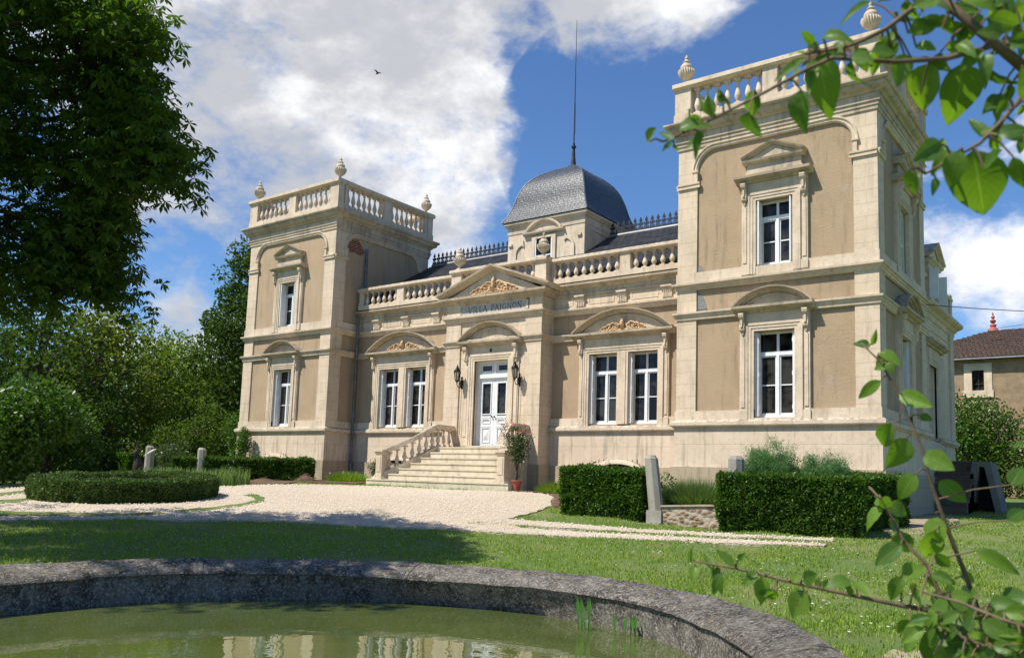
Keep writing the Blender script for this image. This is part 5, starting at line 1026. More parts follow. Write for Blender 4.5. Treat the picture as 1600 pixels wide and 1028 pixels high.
keep = ~in_pond(xc, yc, -.28)
q = np.stack([idx[:-1,:-1], idx[:-1,1:], idx[1:,1:], idx[1:,:-1]], -1)[keep]
V = np.stack([X, Y, Z], -1).reshape(-1, 3)
used = np.unique(q); remap = -np.ones(len(V), int); remap[used] = np.arange(len(used))
tag(npmesh('ground', V[used], remap[q], M['lawn'], smooth=True), kind='structure')
def sheet(name, poly, lift, mat, wob=.04, seed=1):
    r = random.Random(seed); P_ = []
    n = len(poly)
    for i in range(n):        # ragged, subdivided outline
        a = Vector(poly[i]); b = Vector(poly[(i+1) % n]); m = max(1, int((b-a).length/.16))
        for k in range(m):
            p = a.lerp(b, k/m); P_.append((p.x+r.uniform(-wob,wob), p.y+r.uniform(-wob,wob)))
    bm = bmesh.new(); vs = [bm.verts.new((x,y,0)) for x, y in P_]
    f = bm.faces.new(vs); bmesh.ops.triangulate(bm, faces=[f])
    x0 = min(p[0] for p in P_); x1 = max(p[0] for p in P_); y0 = min(p[1] for p in P_); y1 = max(p[1] for p in P_)
    for k in range(int((x1-x0)/.25)+1):
        bmesh.ops.bisect_plane(bm, geom=bm.verts[:]+bm.edges[:]+bm.faces[:], plane_co=(x0+.25*k,0,0), plane_no=(1,0,0))
    for k in range(int((y1-y0)/.25)+1):
        bmesh.ops.bisect_plane(bm, geom=bm.verts[:]+bm.edges[:]+bm.faces[:], plane_co=(0,y0+.25*k,0), plane_no=(0,1,0))
    co = np.array([v.co[:] for v in bm.verts]); z = H(co[:,0], co[:,1])+lift
    for v, zz in zip(bm.verts, z): v.co.z = zz
    bmesh.ops.recalc_face_normals(bm, faces=bm.faces)
    if sum(f.normal.z for f in bm.faces) < 0: bmesh.ops.reverse_faces(bm, faces=bm.faces)
    be = [e for e in bm.edges if e.is_boundary]; ex = bmesh.ops.extrude_edge_only(bm, edges=be)
    for v in ex['geom']:
        if isinstance(v, bmesh.types.BMVert): v.co.z -= .10
    me = bpy.data.meshes.new(name); bm.to_mesh(me); bm.free(); me.materials.append(mat)
    o = bpy.data.objects.new(name, me); COL.objects.link(o); return o
tag(sheet('gravel_court', COURT, .006, M['gravel']), kind='structure')
tag(sheet('gravel_track', TRACK, .006, M['gravel'], seed=2), kind='structure')
tag(sheet('gravel_path', FARPATH, .006, M['gravel'], seed=3), kind='structure')
for i, p in enumerate(PATCHES): tag(sheet('lawn_patch', p, .014, M['lawn'], seed=5+i), kind='structure')
# bare soil under the flower beds along the house
BEDS = [[(5.2,-2.2),(6.9,-2.6),(8.8,-1.9),(8.9,1.2),(5.2,1.2)],[(14.7,-1.75),(15.3,-1.2),(16.3,-2.2),(17.3,-3.9),(18.3,-4.6),(18.4,1.2),(14.6,1.2)],[(5.1,-3.6),(7.4,-4.6),(7.9,-3.9),(6.9,-2.6),(5.1,-2.2)]]
for i, p in enumerate(BEDS): tag(sheet('flower_bed', p, .03, M['soil'], seed=15+i), kind='structure')
tag(sheet('bare_path', [(24.2,-3.0),(24.9,-3.4),(25.0,-.6),(24.6,2.6),(23.8,4.6),(23.75,-1.0)], .02, M['path'], seed=22), kind='structure')
tag(sheet('bare_earth', [(26.6,-13.2),(27.0,-12.8),(27.5,-13.1),(27.9,-14),(28.0,-16),(27.6,-17),(27.2,-14.8)], .004, M['path'], seed=23, wob=.12), kind='structure')
# pond basin: coping stones laid end to end
pond = tag(empty('pond_basin', (PC[0],PC[1],-2.9)), 'large round pond basin edged with dark lichen covered coping stones', 'pond')
NS = 22; rr_ = random.Random(11)
for s in range(NS):
    a0 = 2*PI*s/NS; a1 = 2*PI*(s+1)/NS; g = .0007; m = 14; prof_n = None; V = []; dz = rr_.uniform(-.008,.008)
    for j in range(m+1):
        a = a0+g+(a1-a0-2*g)*j/m; ro = float(fr(RO,a)); ri = float(fr(RM,a)); wv = float(fr(RW,a))
        pr = [(ro+.02,-3.4),(ro+.015,-2.86),(ro-.02,-2.80),(ro-.10,-2.775),(ro-(ro-ri)*.45,-2.80),(ri+.10,-2.85),(ri+.035,-2.875),(ri+.028,-2.885),(ri+.0,-2.90),(ri-.012,-2.925),(ri+.02,-2.95),(wv+.01,-3.25),(wv+.02,-3.8),(ro,-3.8)]
        prof_n = len(pr)
        for r_, z_ in pr:
            n3 = mnoise.noise(Vector((r_*math.cos(a)*2.2, r_*math.sin(a)*2.2, z_*2)))*.022+mnoise.noise(Vector((r_*math.cos(a)*9, r_*math.sin(a)*9, z_*9)))*.008
            V.append((PC[0]+(r_+n3)*math.cos(a), PC[1]+(r_+n3)*math.sin(a), z_+dz+n3*.6))
    k = prof_n; Fc = [(j*k+i, j*k+(i+1) % k, (j+1)*k+(i+1) % k, (j+1)*k+i) for j in range(m) for i in range(k)]+[tuple(range(k)), tuple(reversed(range(m*k,m*k+k)))]
    mb = MB(); mb.add(V, Fc); mb.build('coping_stone', M['rim'], pond, smooth=35)
aa = np.linspace(0, 2*PI, 97)[:-1]
V = []
for a in aa:
    ro = float(fr(RO,a)); ri = float(fr(RM,a)); wv = float(fr(RW,a))
    for r_, z_ in ((ro-.04,-3.7),(ro-.04,-2.87),(ri+.09,-2.93),(wv+.06,-3.2),(wv+.06,-3.7)): V.append((PC[0]+r_*math.cos(a), PC[1]+r_*math.sin(a), z_))
mb = MB(); mb.add(V, [(i*5+j, ((i+1)%96)*5+j, ((i+1)%96)*5+(j+1)%5, i*5+(j+1)%5) for i in range(96) for j in range(5)]); mb.build('joint_light_stop', M['rim'], pond)  # inner ring added to keep light from showing through the coping joints
V = [(PC[0],PC[1],-3.25)]+[(PC[0]+(fr(RW,a)+.03)*math.cos(a), PC[1]+(fr(RW,a)+.03)*math.sin(a), -3.25) for a in aa]
mb = MB(); mb.add(V, [(0,i+1,(i+1) % 96+1) for i in range(96)]); tag(mb.build('water', M['water'], fix=False), kind='structure')
V = [(PC[0],PC[1],-3.9)]+[(PC[0]+5*math.cos(a), PC[1]+5*math.sin(a), -3.9) for a in aa]
mb = MB(); mb.add(V, [(0,i+1,(i+1) % 96+1) for i in range(96)]); tag(mb.build('pond_bed', M['soil'], fix=False), kind='structure')

# ------------------------------------------------------------------ foliage tools
def unit(v): return v/np.maximum(1e-9, np.linalg.norm(v, axis=1, keepdims=True))
def leaf_quads(P, L, W, out=None, droop=.0, flat=.5, rs=rng):
    n = len(P); a = unit(rs.normal(size=(n,3))); 
    if out is not None: a = unit(a*(1-flat)+out*flat)
    a[:,2] -= droop; a = unit(a)
    b = unit(np.cross(a, rs.normal(size=(n,3)))); L = np.asarray(L).reshape(-1,1)*rs.uniform(.7,1.25,(n,1)); W = np.asarray(W).reshape(-1,1)*rs.uniform(.75,1.2,(n,1))
    c = np.cross(a, b); bend = L*.12
    v = np.stack([P, P+a*L*.45+b*W*.5+c*bend, P+a*L, P+a*L*.45-b*W*.5+c*bend], 1).reshape(-1,3)
    f = np.arange(4*n).reshape(n,4); return v, f
def clump_points(c, r, n, rs=rng, shell=.55):
    d = unit(rs.normal(size=(n,3))); t = shell+(1-shell)*rs.random((n,1))**.6
    return np.asarray(c)+d*t*np.asarray(r), d
def tree(name, x, y, h, r, mat, label, n=9000, size=.22, trunk_h=.25, clumps=34, seed=1, group='trees of the wood behind the garden', cr=.34, cat='tree', top=1.0, low=.12):
    rs = np.random.default_rng(seed); z0 = Hf(x, y); t = tag(empty(name, (x,y,z0)), label, cat, group)
    P_ = []; D_ = []; cs = []
    per = n//clumps
    for k in range(clumps):
        u = rs.random(); zz = low+(1-low-.08)*u; wr = math.sin(min(1,(zz-low+.12)/(1.05-low))*PI*.93+.12)**.6*(1-.25*u)
        a = rs.random()*2*PI; rad = r*wr*rs.uniform(.45,.88); c = np.array([x+rad*math.cos(a), y+rad*math.sin(a), z0+h*zz]); cs.append(c)
        s_ = r*cr*rs.uniform(.75,1.3); p, d = clump_points(c, (s_,s_,s_*.72), per, rs); keep_ = rs.random(per) < .93
        P_.append(p[keep_]); D_.append(d[keep_])
    P_ = np.concatenate(P_); D_ = np.concatenate(D_); o_ = unit(D_*np.array([1,1,.5])+np.array([0,0,-.25]))
    v, f = leaf_quads(P_, size, size*.62, o_, .15, .35, rs)
    npmesh('crown', v, f, mat, t)
    mb = MB(); mb.tube([(x,y,z0-.3),(x+.1,y,z0+h*trunk_h),(x,y+.1,z0+h*.6),(x,y,z0+h*.85)], [r*.085,r*.06,r*.04,r*.015], 8)
    for c in cs[::2]:
        b0 = Vector((x,y,z0+max(h*trunk_h*.8,(c[2]-z0)*.6))); m_ = b0.lerp(Vector(c), .5)+Vector((0,0,-.05*r)); mb.tube([b0, m_, Vector(c)], [r*.03,r*.018,r*.008], 5)
    mb.build('trunk', M['bark'], t); return t
# big horse chestnut beside the pond: palmate leaves in drooping sprays
def chestnut():
    x, y = 13.6, -17.2; z0 = Hf(x, y); rs = np.random.default_rng(21)
    t = tag(empty('chestnut_tree', (x,y,z0)), 'tall dark chestnut tree overhanging the pond with drooping leaf sprays', 'tree')
    Pc = []; 
    for cx_, cy_, cz_, r_ in CHESTNUT:
        n = int(50*r_*r_/.36) if r_ > .4 else 40
        p, d = clump_points((cx_,cy_,cz_), (r_*1.05,r_*1.05,r_*.62), n, rs, .25); Pc.append(p)
    # the hidden side of the crown
    for k in range(110):
        a = rs.random()*2*PI; zz = rs.uniform(.2,7.5); rad = rs.uniform(1.5,5.0)*(1-.045*abs(zz-2.5)); c = (x+rad*math.cos(a), y+rad*math.sin(a), zz)
        if c[0] > 15.5 : continue
        p, d = clump_points(c, (.8,.8,.5), 45, rs, .3); Pc.append(p)
    Pc = np.concatenate(Pc); n = len(Pc)
    base_az = rs.random(n)*2*PI; V = []; vis = 6
    k = np.arange(vis); size = rs.uniform(.10,.165,n)
    tilt = rs.normal(size=(n,3))*.35+np.array([0,0,1.0]); tilt = unit(tilt)
    e1 = unit(np.cross(tilt, rs.normal(size=(n,3)))); e2 = np.cross(tilt, e1)
    for j in range(vis):
        an = j/vis*2*PI*.86+base_az*0; a = e1*math.cos(j/vis*5.4)+e2*math.sin(j/vis*5.4)
        a = unit(a+np.array([0,0,-.55])*rs.uniform(.5,1.5,(n,1))); L = (size*rs.uniform(.8,1.15,n)).reshape(-1,1)
        b = unit(np.cross(a, tilt)); c = np.cross(a, b)
        V.append(np.stack([Pc, Pc+a*L*.62+b*L*.17+c*L*.04, Pc+a*L+np.array([0,0,-.02]), Pc+a*L*.62-b*L*.17+c*L*.04], 1))
    V = np.stack(V, 1).reshape(-1,3); npmesh('crown', V, np.arange(len(V)).reshape(-1,4), M['chestnut'], t)
    mb = MB(); mb.tube([(x,y,z0-.4),(x,y,z0+.6),(x+.1,y+.1,z0+2.2),(x+.3,y+.3,z0+4.5),(x+.2,y+.5,z0+8)], [.48,.36,.32,.22,.06], 12)
    rr = random.Random(3)
    for i in range(0, len(CHESTNUT), 11):
        cx_, cy_, cz_, r_ = CHESTNUT[i]; b0 = Vector((x+.15,y+.2,z0+1.6+max(0,min(5,(cz_+2)*.55)))); c = Vector((cx_,cy_,cz_)); m_ = b0.lerp(c,.45)+Vector((rr.uniform(-.5,.5),rr.uniform(-.5,.5),rr.uniform(.3,.9))); m2 = b0.lerp(c,.8)+Vector((rr.uniform(-.3,.3),rr.uniform(-.3,.3),rr.uniform(.1,.5)))
        mb.tube([b0, m_, m2, c], [.07,.045,.022,.008], 6)
    mb.build('trunk', M['bark'], t)
chestnut()
for i, (x, y, h, r, mt, lab, n, sz, lo, gap) in enumerate([
    (-3.5,-9.5,6.6,3.6,'wood2','broad dark green tree at the far left edge of the garden',9000,.2,.05,.34),
    (-7.3,-4.4,7.2,3.9,'wood2','dark rounded tree behind the laurel thicket',9000,.22,.05,.34),
    (-8.8,-1.2,7.6,3.3,'wood3','yellowish green tree topping the left part of the wood',9000,.22,.08,.36),
    (-13.3,3.8,7.2,4.2,'acacia','light feathery tree left of the centre of the wood',11000,.2,.05,.33),
    (-15.6,7.8,7.8,4.4,'acacia','light green airy tree with the highest crown against the sky in the wood',12000,.2,.05,.33),
    (-17.5,11.5,7.6,3.8,'wood1','mid green tree low beside the tall tree at the left tower',9000,.22,.05,.34),
    (-11.2,9.0,13.6,3.5,'wood2','tall narrow dark tree rising behind the left tower',34000,.22,.04,.40),
    (-26,4,8.5,5,'wood2','distant dark tree filling the gap in the wood',7000,.28,.05,.34),
    (-24,-6,9,5.5,'wood2','distant large tree behind the wood at left',7000,.28,.05,.34),
    (-30,16,9,6,'wood2','distant tree behind the tall tree',6000,.3,.05,.34),
    ]):
    tree('tree', x, y, h, r, M[mt], lab, n=n, size=sz, seed=40+i, cr=gap, low=lo, clumps=80 if n > 30000 else 38)
def bush(name, x, y, h, rx, ry, mat, label, n, size, seed=1, cat='bush', group=None, clumps=14, core=True, z=None, flat=.35, droop=.1):
    rs = np.random.default_rng(seed); z0 = Hf(x,y) if z is None else z; t = tag(empty(name, (x,y,z0)), label, cat, group)
    P_ = []; D_ = []
    for k in range(clumps):
        a = rs.random()*2*PI; u = rs.random()**.7; zz = rs.uniform(.12,.80); w = math.sqrt(max(0,1-(zz-.3)**2*1.6)); c = (x+rx*.62*u*w*math.cos(a), y+ry*.62*u*w*math.sin(a), z0+h*zz)
        s_ = rs.uniform(.32,.5); p, d = clump_points(c, (rx*s_,ry*s_,h*.24), n//clumps, rs, .5); m = p[:,2] > z0; P_.append(p[m]); D_.append(d[m])
    P_ = np.concatenate(P_); D_ = np.concatenate(D_); v, f = leaf_quads(P_, size, size*.6, D_, droop, flat, rs)
    npmesh('foliage', v, f, mat, t)
    mb = MB(); rr = random.Random(seed)
    for k in range(7):
        a = rr.random()*6.28; mb.tube([(x+.05*math.cos(a),y+.05*math.sin(a),z0-.05),(x+rx*.25*math.cos(a),y+ry*.25*math.sin(a),z0+h*.4),(x+rx*.5*math.cos(a+.4),y+ry*.5*math.sin(a+.4),z0+h*.72)], [max(.008,h*.012),h*.008,h*.004], 5)
    mb.build('stems', M['bark'], t); return t
G2 = 'shrubs at the edge of the wood'
bush('laurel_bush', 3.7,-9.9,3.1,2.2,2.2,M['box'],'big glossy laurel bush at the left end of the garden',9000,.15,61,group=G2,clumps=22)
bush('laurel_bush', .5,-7.4,3.0,2.1,2.0,M['box'],'glossy laurel bush catching the sun left of the dark gap in the wood',8000,.15,62,group=G2,clumps=22)
bush('shrub', -4.6,-3.6,2.9,2.2,2.0,M['wood2'],'dark shrub in the shade behind the garden posts',6000,.15,63,group=G2,clumps=18)
bush('shrub', -3.9,.2,2.75,1.6,1.6,M['wood1'],'sunlit bushy shrub behind the two left garden posts',7000,.13,64,group=G2,clumps=18)
bush('shrub', -2.4,2.0,2.9,1.7,1.6,M['box'],'sunlit dense shrub touching the left tower',7000,.13,65,group=G2,clumps=18)
bush('shrub', -7.8,3.2,3.9,2.4,2.2,M['wood1'],'tall mid green shrub between the wood and the left tower',7000,.16,66,group=G2,clumps=20)
bush('shrub', .6,-3.2,1.35,.9,.8,M['rose'],'reddish green low shrub between the posts and the left tower',2600,.08,67,group=G2)
G3 = 'bushes in front of the barn'
bush('bush', 22.9,18.0,4.4,3.0,1.8,M['box'],'large full green climber bush against the barn wall under the window',12000,.15,71,group=G3,clumps=26)
bush('bush', 26.5,16.6,3.7,2.6,1.8,M['wood1'],'darker bush at the right edge of the picture before the barn',10000,.15,72,group=G3,clumps=24)

# clipped hedges
def hedge(name, boxes, label, mat, dens, size, seed=1, group=None):
    """boxes: oriented footprints (x0,y0,x1,y1,width,h,zlift) along a line, leaves all over a slightly lumpy box"""
    x0,y0,x1,y1,wd,h = boxes; rs = np.random.default_rng(seed); a = np.array([x0,y0]); b = np.array([x1,y1]); L = np.linalg.norm(b-a); t_ = (b-a)/L; n_ = np.array([-t_[1],t_[0]])
    mid = (a+b)/2; z0 = Hf(*mid); t = tag(empty(name, (mid[0],mid[1],z0)), label, 'hedge', group)
    def surf(s, w, q): # s 0..L, w -1..1, q 0..1
        xy = a+np.outer(s,t_)+np.outer(w*wd/2,n_); zb = H(xy[:,0],xy[:,1]); ztop = (H(x0,y0)+(H(x1,y1)-H(x0,y0))*s/L)+h
        return np.column_stack([xy, zb+(ztop-zb)*q])
    areas = {'f':L*h,'b':L*h,'t':L*wd,'l':wd*h,'r':wd*h}; P_ = []; D_ = []
    for k, ar in areas.items():
        n = int(ar*dens); r1, r2 = rs.random(n), rs.random(n)
        if k == 'f': p = surf(r1*L, -np.ones(n), r2); d = np.tile([*(-n_),0],(n,1))
        if k == 'b': p = surf(r1*L, np.ones(n), r2); d = np.tile([*n_,0],(n,1))
        if k == 't': p = surf(r1*L, r2*2-1, np.ones(n)); d = np.tile([0,0,1.],(n,1))
        if k == 'l': p = surf(np.zeros(n), r1*2-1, r2); d = np.tile([*(-t_),0],(n,1))
        if k == 'r': p = surf(np.full(n,L), r1*2-1, r2); d = np.tile([*t_,0],(n,1))
        lum = np.array([mnoise.noise(Vector(q)*2.3)*.07+mnoise.noise(Vector(q)*7)*.045 for q in p]).reshape(-1,1)
        shoot = (rs.random((n,1)) > .985)*rs.random((n,1))*.10
        P_.append(p+d*(lum-rs.random((n,1))**2*.07+shoot)); D_.append(d)
    P_ = np.concatenate(P_); D_ = np.concatenate(D_).astype(float)
    v, f = leaf_quads(P_, size*rs.choice([.75,1,1.35],len(P_)), size*.62, unit(D_+np.array([0,0,.35])), 0, .45, rs)
    npmesh('foliage', v, f, mat, t)
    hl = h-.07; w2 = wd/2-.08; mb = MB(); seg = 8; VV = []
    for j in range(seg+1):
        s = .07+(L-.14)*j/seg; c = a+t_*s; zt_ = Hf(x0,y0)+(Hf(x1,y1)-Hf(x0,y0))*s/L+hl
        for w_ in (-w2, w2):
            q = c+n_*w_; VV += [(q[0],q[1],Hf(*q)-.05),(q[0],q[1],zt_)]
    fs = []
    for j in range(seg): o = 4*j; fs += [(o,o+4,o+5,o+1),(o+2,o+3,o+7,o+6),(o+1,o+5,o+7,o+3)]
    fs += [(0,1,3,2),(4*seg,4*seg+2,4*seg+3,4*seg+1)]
    mb.add(VV, fs); mb.build('shade_core', M['core'], t); return t  # solid core, shade between the branches put into its dark colour
GH = 'clipped hedges'
hedge('hedge', (18.42,-4.75,20.15,-4.55,.95,.93), 'shorter square clipped hedge left of the leaning stone post by the court', M['box'], 3300, .062, 1, GH)
hedge('hedge', (21.80,-4.85,24.1,-4.05,.95,.98), 'long square clipped hedge in front of the right tower', M['box'], 3300, .062, 2, GH)
hedge('hedge', (23.55,-3.2,23.9,-1.6,1.0,.98), 'return of the clipped hedge at the right tower corner', M['box'], 2600, .062, 8, GH)
hedge('hedge', (3.1,-4.5,6.0,-1.3,.9,.70), 'long low clipped hedge beside the left tower', M['box'], 3000, .065, 3, GH)
hedge('hedge', (.55,-5.1,1.95,-4.95,1.0,.78), 'small rounded clipped hedge left of the tall post', M['box'], 3000, .065, 4, GH)
def ring_hedge(cx, cy, ro, ri, h):
    rs = np.random.default_rng(5); z0 = Hf(cx,cy); t = tag(empty('ring_hedge', (cx,cy,z0)), 'low circular box hedge ringing the garden sculpture on the gravel', 'hedge', GH)
    P_ = []; D_ = []
    for k, n in (('o',int(2*PI*ro*h*3800)),('i',int(2*PI*ri*h*2200)),('t',int(PI*(ro**2-ri**2)*3800))):
        a = rs.random(n)*2*PI; q = rs.random(n); c, s = np.cos(a), np.sin(a)
        if k == 't': r = np.sqrt(ri**2+(ro**2-ri**2)*q); z = np.full(n,h); d = np.column_stack([0*a,0*a,0*a+1])
        elif k == 'o': r = np.full(n,ro)+.05*np.sin(q*3); z = q*h; d = np.column_stack([c,s,0*a])
        else: r = np.full(n,ri); z = q*h; d = np.column_stack([-c,-s,0*a])
        x, y = cx+r*c, cy+r*s; zb = H(x,y); pl = z0+(zb-z0)
        p = np.column_stack([x,y,zb+z]); lum = np.array([mnoise.noise(Vector(u)*2.2)*.06+mnoise.noise(Vector(u)*7)*.035 for u in p]).reshape(-1,1)
        P_.append(p+d*(lum-rs.random((n,1))**2*.06)); D_.append(d)
    P_ = np.concatenate(P_); D_ = np.concatenate(D_); v, f = leaf_quads(P_, .052, .028, unit(D_+np.array([0,0,.4])), 0, .45, rs); npmesh('foliage', v, f, M['yew'], t)
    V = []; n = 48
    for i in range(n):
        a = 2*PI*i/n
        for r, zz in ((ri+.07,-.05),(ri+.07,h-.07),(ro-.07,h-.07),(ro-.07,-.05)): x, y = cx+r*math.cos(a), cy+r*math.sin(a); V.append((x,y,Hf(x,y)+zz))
    mb = MB(); mb.add(V, [(i*4+j, ((i+1)%n)*4+j, ((i+1)%n)*4+(j+1)%4, i*4+(j+1)%4) for i in range(n) for j in range(4)]); mb.build('shade_core', M['core'], t)  # solid dark ring coloured as the shaded inside of the hedge
RHX, RHY = 9.75, -9.75
ring_hedge(RHX, RHY, 1.9, 1.25, .46)

# blade plants
def blades(P, h, w, lean=.35, rs=rng, curve=.3):
    n = len(P); a = rs.random(n)*2*PI; d = np.column_stack([np.cos(a),np.sin(a),np.zeros(n)]); s = np.column_stack([-d[:,1],d[:,0],np.zeros(n)])
    hh = (h*rs.uniform(.6,1.15,n)).reshape(-1,1); ln = (rs.random((n,1))*lean); up = np.array([0,0,1.])
    m = P+up*hh*.55+d*hh*ln*.35; t = P+up*hh*(1-ln*curve)+d*hh*ln; w = w*rs.uniform(.7,1.2,(n,1))
    v = np.stack([P-s*w/2, P+s*w/2, m+s*w*.4, m-s*w*.4, t], 1).reshape(-1,3); o = np.arange(n).reshape(-1,1)*5
    f4 = o+np.array([[0,1,2,3]]); f3 = o+np.array([[3,2,4,4]]); return v, f4, f3
def tri_mesh(name, v, f4, mat, parent=None):
    f = np.concatenate([f4[:,[0,1,2]], f4[:,[0,2,3]], np.column_stack([f4[:,3], f4[:,2], f4[:,2]+2])]); return npmesh(name, v, f, mat, parent)
def spiky(name, x, y, rx, ry, h, w, n, mat, label, seed, lean=.4, cat='plant', group=None, z=None, dome=False, flowers=None):
    rs = np.random.default_rng(seed); z0 = Hf(x,y) if z is None else z; t = tag(empty(name, (x,y,z0)), label, cat, group)
    a = rs.random(n)*2*PI; r = np.sqrt(rs.random(n)); px, py = x+rx*r*np.cos(a), y+ry*r*np.sin(a); P_ = np.column_stack([px,py,(H(px,py) if z is None else 0*px+z)])
    hs = h*(np.sqrt(np.maximum(.08,1-r**2*.85)) if dome else 1+0*r)
    v, f4, _ = blades(P_, hs, w, lean, rs)
    if dome:   # lean the outer stems outwards
        o = np.column_stack([np.cos(a)*r, np.sin(a)*r, 0*a])*h*.5; vv = v.reshape(-1,5,3); vv[:,2:4] += o[:,None]*.5; vv[:,4] += o; v = vv.reshape(-1,3)
    tri_mesh('leaves', v, f4, mat, t)
    if flowers:
        fm, fn, fs_ = flowers; tip = v.reshape(-1,5,3)[rs.choice(n, fn, replace=False),4]+np.array([0,0,.02])
        P2 = np.repeat(tip, 5, 0); vf, ff = leaf_quads(P2, fs_, fs_*.8, None, 0, 0, rs); npmesh('flowers', vf, ff, fm, t)
    return t
GI = 'iris clumps by the circular hedge'
for i, (x, y, s) in enumerate([(7.1,-5.9,.55),(6.2,-6.0,.55),(5.4,-6.4,.5),(6.9,-5.0,.5),(4.7,-5.8,.5)]):
    spiky('iris_plant', x, y, s, s, .50, .035, 230, M['iris'], ['pale green iris clump at the edge of the gravel','pale iris clump second from the gravel edge','iris clump in the middle of the iris bed','iris clump close to the low hedge','iris clump nearest the tall garden post'][i], 100+i, .45, group=GI)
bush('shrub', 5.9,-4.3,.55,.5,.45,M['rose'],'brownish withered shrub at the end of the iris bed',500,.06,110)
spiky('lavender_bush', 20.95,-4.1, .62,.42,.62,.012,5200,M['lav'],'rounded green lavender bush above the rubble wall',120,.25,dome=True,z=-2.10,cat='bush')
def fennel(x, y, h, r, seed, label):
    rs = np.random.default_rng(seed); z0 = -2.1; t = tag(empty('fennel_plant', (x,y,z0)), label, 'plant', 'fennel behind the long hedge'); mb = MB(); P_ = []
    for k in range(60):
        a = rs.random()*6.28; q = rs.random()**.5*r; tip = np.array([x+q*math.cos(a), y+q*math.sin(a)*.7, z0+h*rs.uniform(.55,1)*math.sqrt(1-.55*(q/r)**2)]); b = np.array([x+q*.25*math.cos(a), y+q*.2*math.sin(a), z0])
        mb.tube([b, b*.4+tip*.6+np.array([0,0,.05]), tip], [.008,.005,.002], 4)
        for j in range(10):
            c = b+(tip-b)*rs.uniform(.45,1.02); n = 60; P_.append(c+rs.normal(size=(n,3))*np.array([.07,.07,.06]))
    mb.build('stems', M['fennel'], t); P_ = np.concatenate(P_); v, f = leaf_quads(P_, .08, .008, np.tile([0,0,1.],(len(P_),1)), 0, .4, rs); npmesh('leaves', v, f, M['fennel'], t)
fennel(22.1,-3.2,1.50,.62,131,'tall bushy fennel behind the second stone post'); fennel(23.15,-3.1,1.2,.60,132,'lower fennel right of the tall one, leaning over the hedge')
GP = 'small plants along the house wall'
bush('climbing_plant', 21.0,-1.0,1.15,.32,.3,M['rose'],'small climbing shrub arching against the plinth between the two stone posts',1300,.05,140,group=GP)
bush('climbing_plant', 21.9,-1.2,1.45,.35,.3,M['rose'],'leafy shoot reaching up the plinth behind the fennel',800,.05,141,group=GP)
bush('climbing_plant', .95,-.45,1.95,.5,.3,M['box'],'green climber growing up the plinth of the left tower',3600,.07,142,group=GP)
bush('climbing_plant', 1.9,-.4,1.1,.4,.3,M['rose'],'thin climber under the basement vent of the left tower',500,.05,143,group=GP)
bush('low_plant', 16.9,-1.9,.8,.9,.6,M['box'],'leafy green plants at the foot of the wall right of the steps',3800,.07,144,group=GP)
bush('low_plant', 18.3,-3.6,1.1,.6,.45,M['rose'],'shoots standing above the shorter hedge',1200,.05,145,group=GP)
bush('low_plant', 19.9,-3.4,.85,.6,.45,M['box'],'green plants behind the leaning stone post',1800,.06,146,group=GP)
bush('low_plant', 23.1,-2.2,1.05,.35,.3,M['rose'],'thin weeds standing above the right end of the long hedge',420,.05,147,group=GP)
bush('low_plant', 21.3,-3.0,.95,.6,.45,M['rose'],'dry flowering weeds left of the second stone post',600,.05,149,group=GP)
bush('low_plant', 24.9,-1.2,.2,.3,.3,M['iris'],'small pale weed tuft on the bare path by the right corner',350,.05,148,group=GP)
spiky('daisy_clump', 6.9,-.55,.68,.5,.42,.012,2300,M['grass'],'fresh green clump with white flowers left of the steps',150,.35,dome=True,flowers=(M['daisy'],10,.035),group=GP)
spiky('daisy_clump', 15.5,-.95,.5,.4,.38,.014,1500,M['grass'],'green clump behind the rose pot',151,.35,dome=True,group=GP)
def rose(x, y, z0, h, label, seed, n=60, petals=7, name='rose_bush', r=.3, group=None, spots=None):
    rs = random.Random(seed); t = tag(empty(name, (x,y,z0)), label, 'rose bush', group); mb = MB(); tips = []; mids = []
    for k in range(9):
        a = rs.random()*6.28; q = rs.uniform(.3,1)*r; tip = Vector((x+q*math.cos(a), y+q*math.sin(a), z0+h*rs.uniform(.72,1))); md = Vector((x+q*.4*math.cos(a+.3), y+q*.4*math.sin(a+.3), z0+h*.5))
        mb.tube([(x+rs.uniform(-.05,.05),y+rs.uniform(-.05,.05),z0), md, tip], [.011,.008,.004], 5); tips.append(tip); mids.append((md, tip))
    mb.build('stems', M['bark'], t); P_ = []
    for md, tip in mids:
        for j in range(n): 
            c = md.lerp(tip, rs.uniform(-.35,1)); P_.append((c.x+rs.gauss(0,.075),c.y+rs.gauss(0,.075),c.z+rs.gauss(0,.06)))
    v, f = leaf_quads(np.array(P_), .06, .04, None, .3, 0); npmesh('foliage', v, f, M['rose'], t)
    for c in tips[:petals]:
        fl = MB()
        for ringk in range(3):
            for j in range(6):
                a = j/6*6.28+ringk*.5; R = .046-.011*ringk; e = math.radians(20+28*ringk); dx, dy = math.cos(a), math.sin(a)
                p0 = c; p1 = c+Vector((dx*R*math.cos(e)*1.3-dy*R*.6, dy*R*math.cos(e)*1.3+dx*R*.6, R*math.sin(e)*1.3)); p2 = c+Vector((dx*R*1.9*math.cos(e), dy*R*1.9*math.cos(e), R*1.9*math.sin(e))); p3 = c+Vector((dx*R*math.cos(e)*1.3+dy*R*.6, dy*R*math.cos(e)*1.3-dx*R*.6, R*math.sin(e)*1.3))
                fl.add([p0,p1,p2,p3], [(0,1,2,3)])
        fl.build('rose_flower', M['pink'], t, fix=False)
    return t
rose(7.7,-.1,-1.9,.78,'small rose bush with one pale pink bloom left of the steps',7,60,4,group=None,r=.3)
pot = MB(); px_, py_ = 14.55,-1.45; pz = Hf(px_,py_)+.02
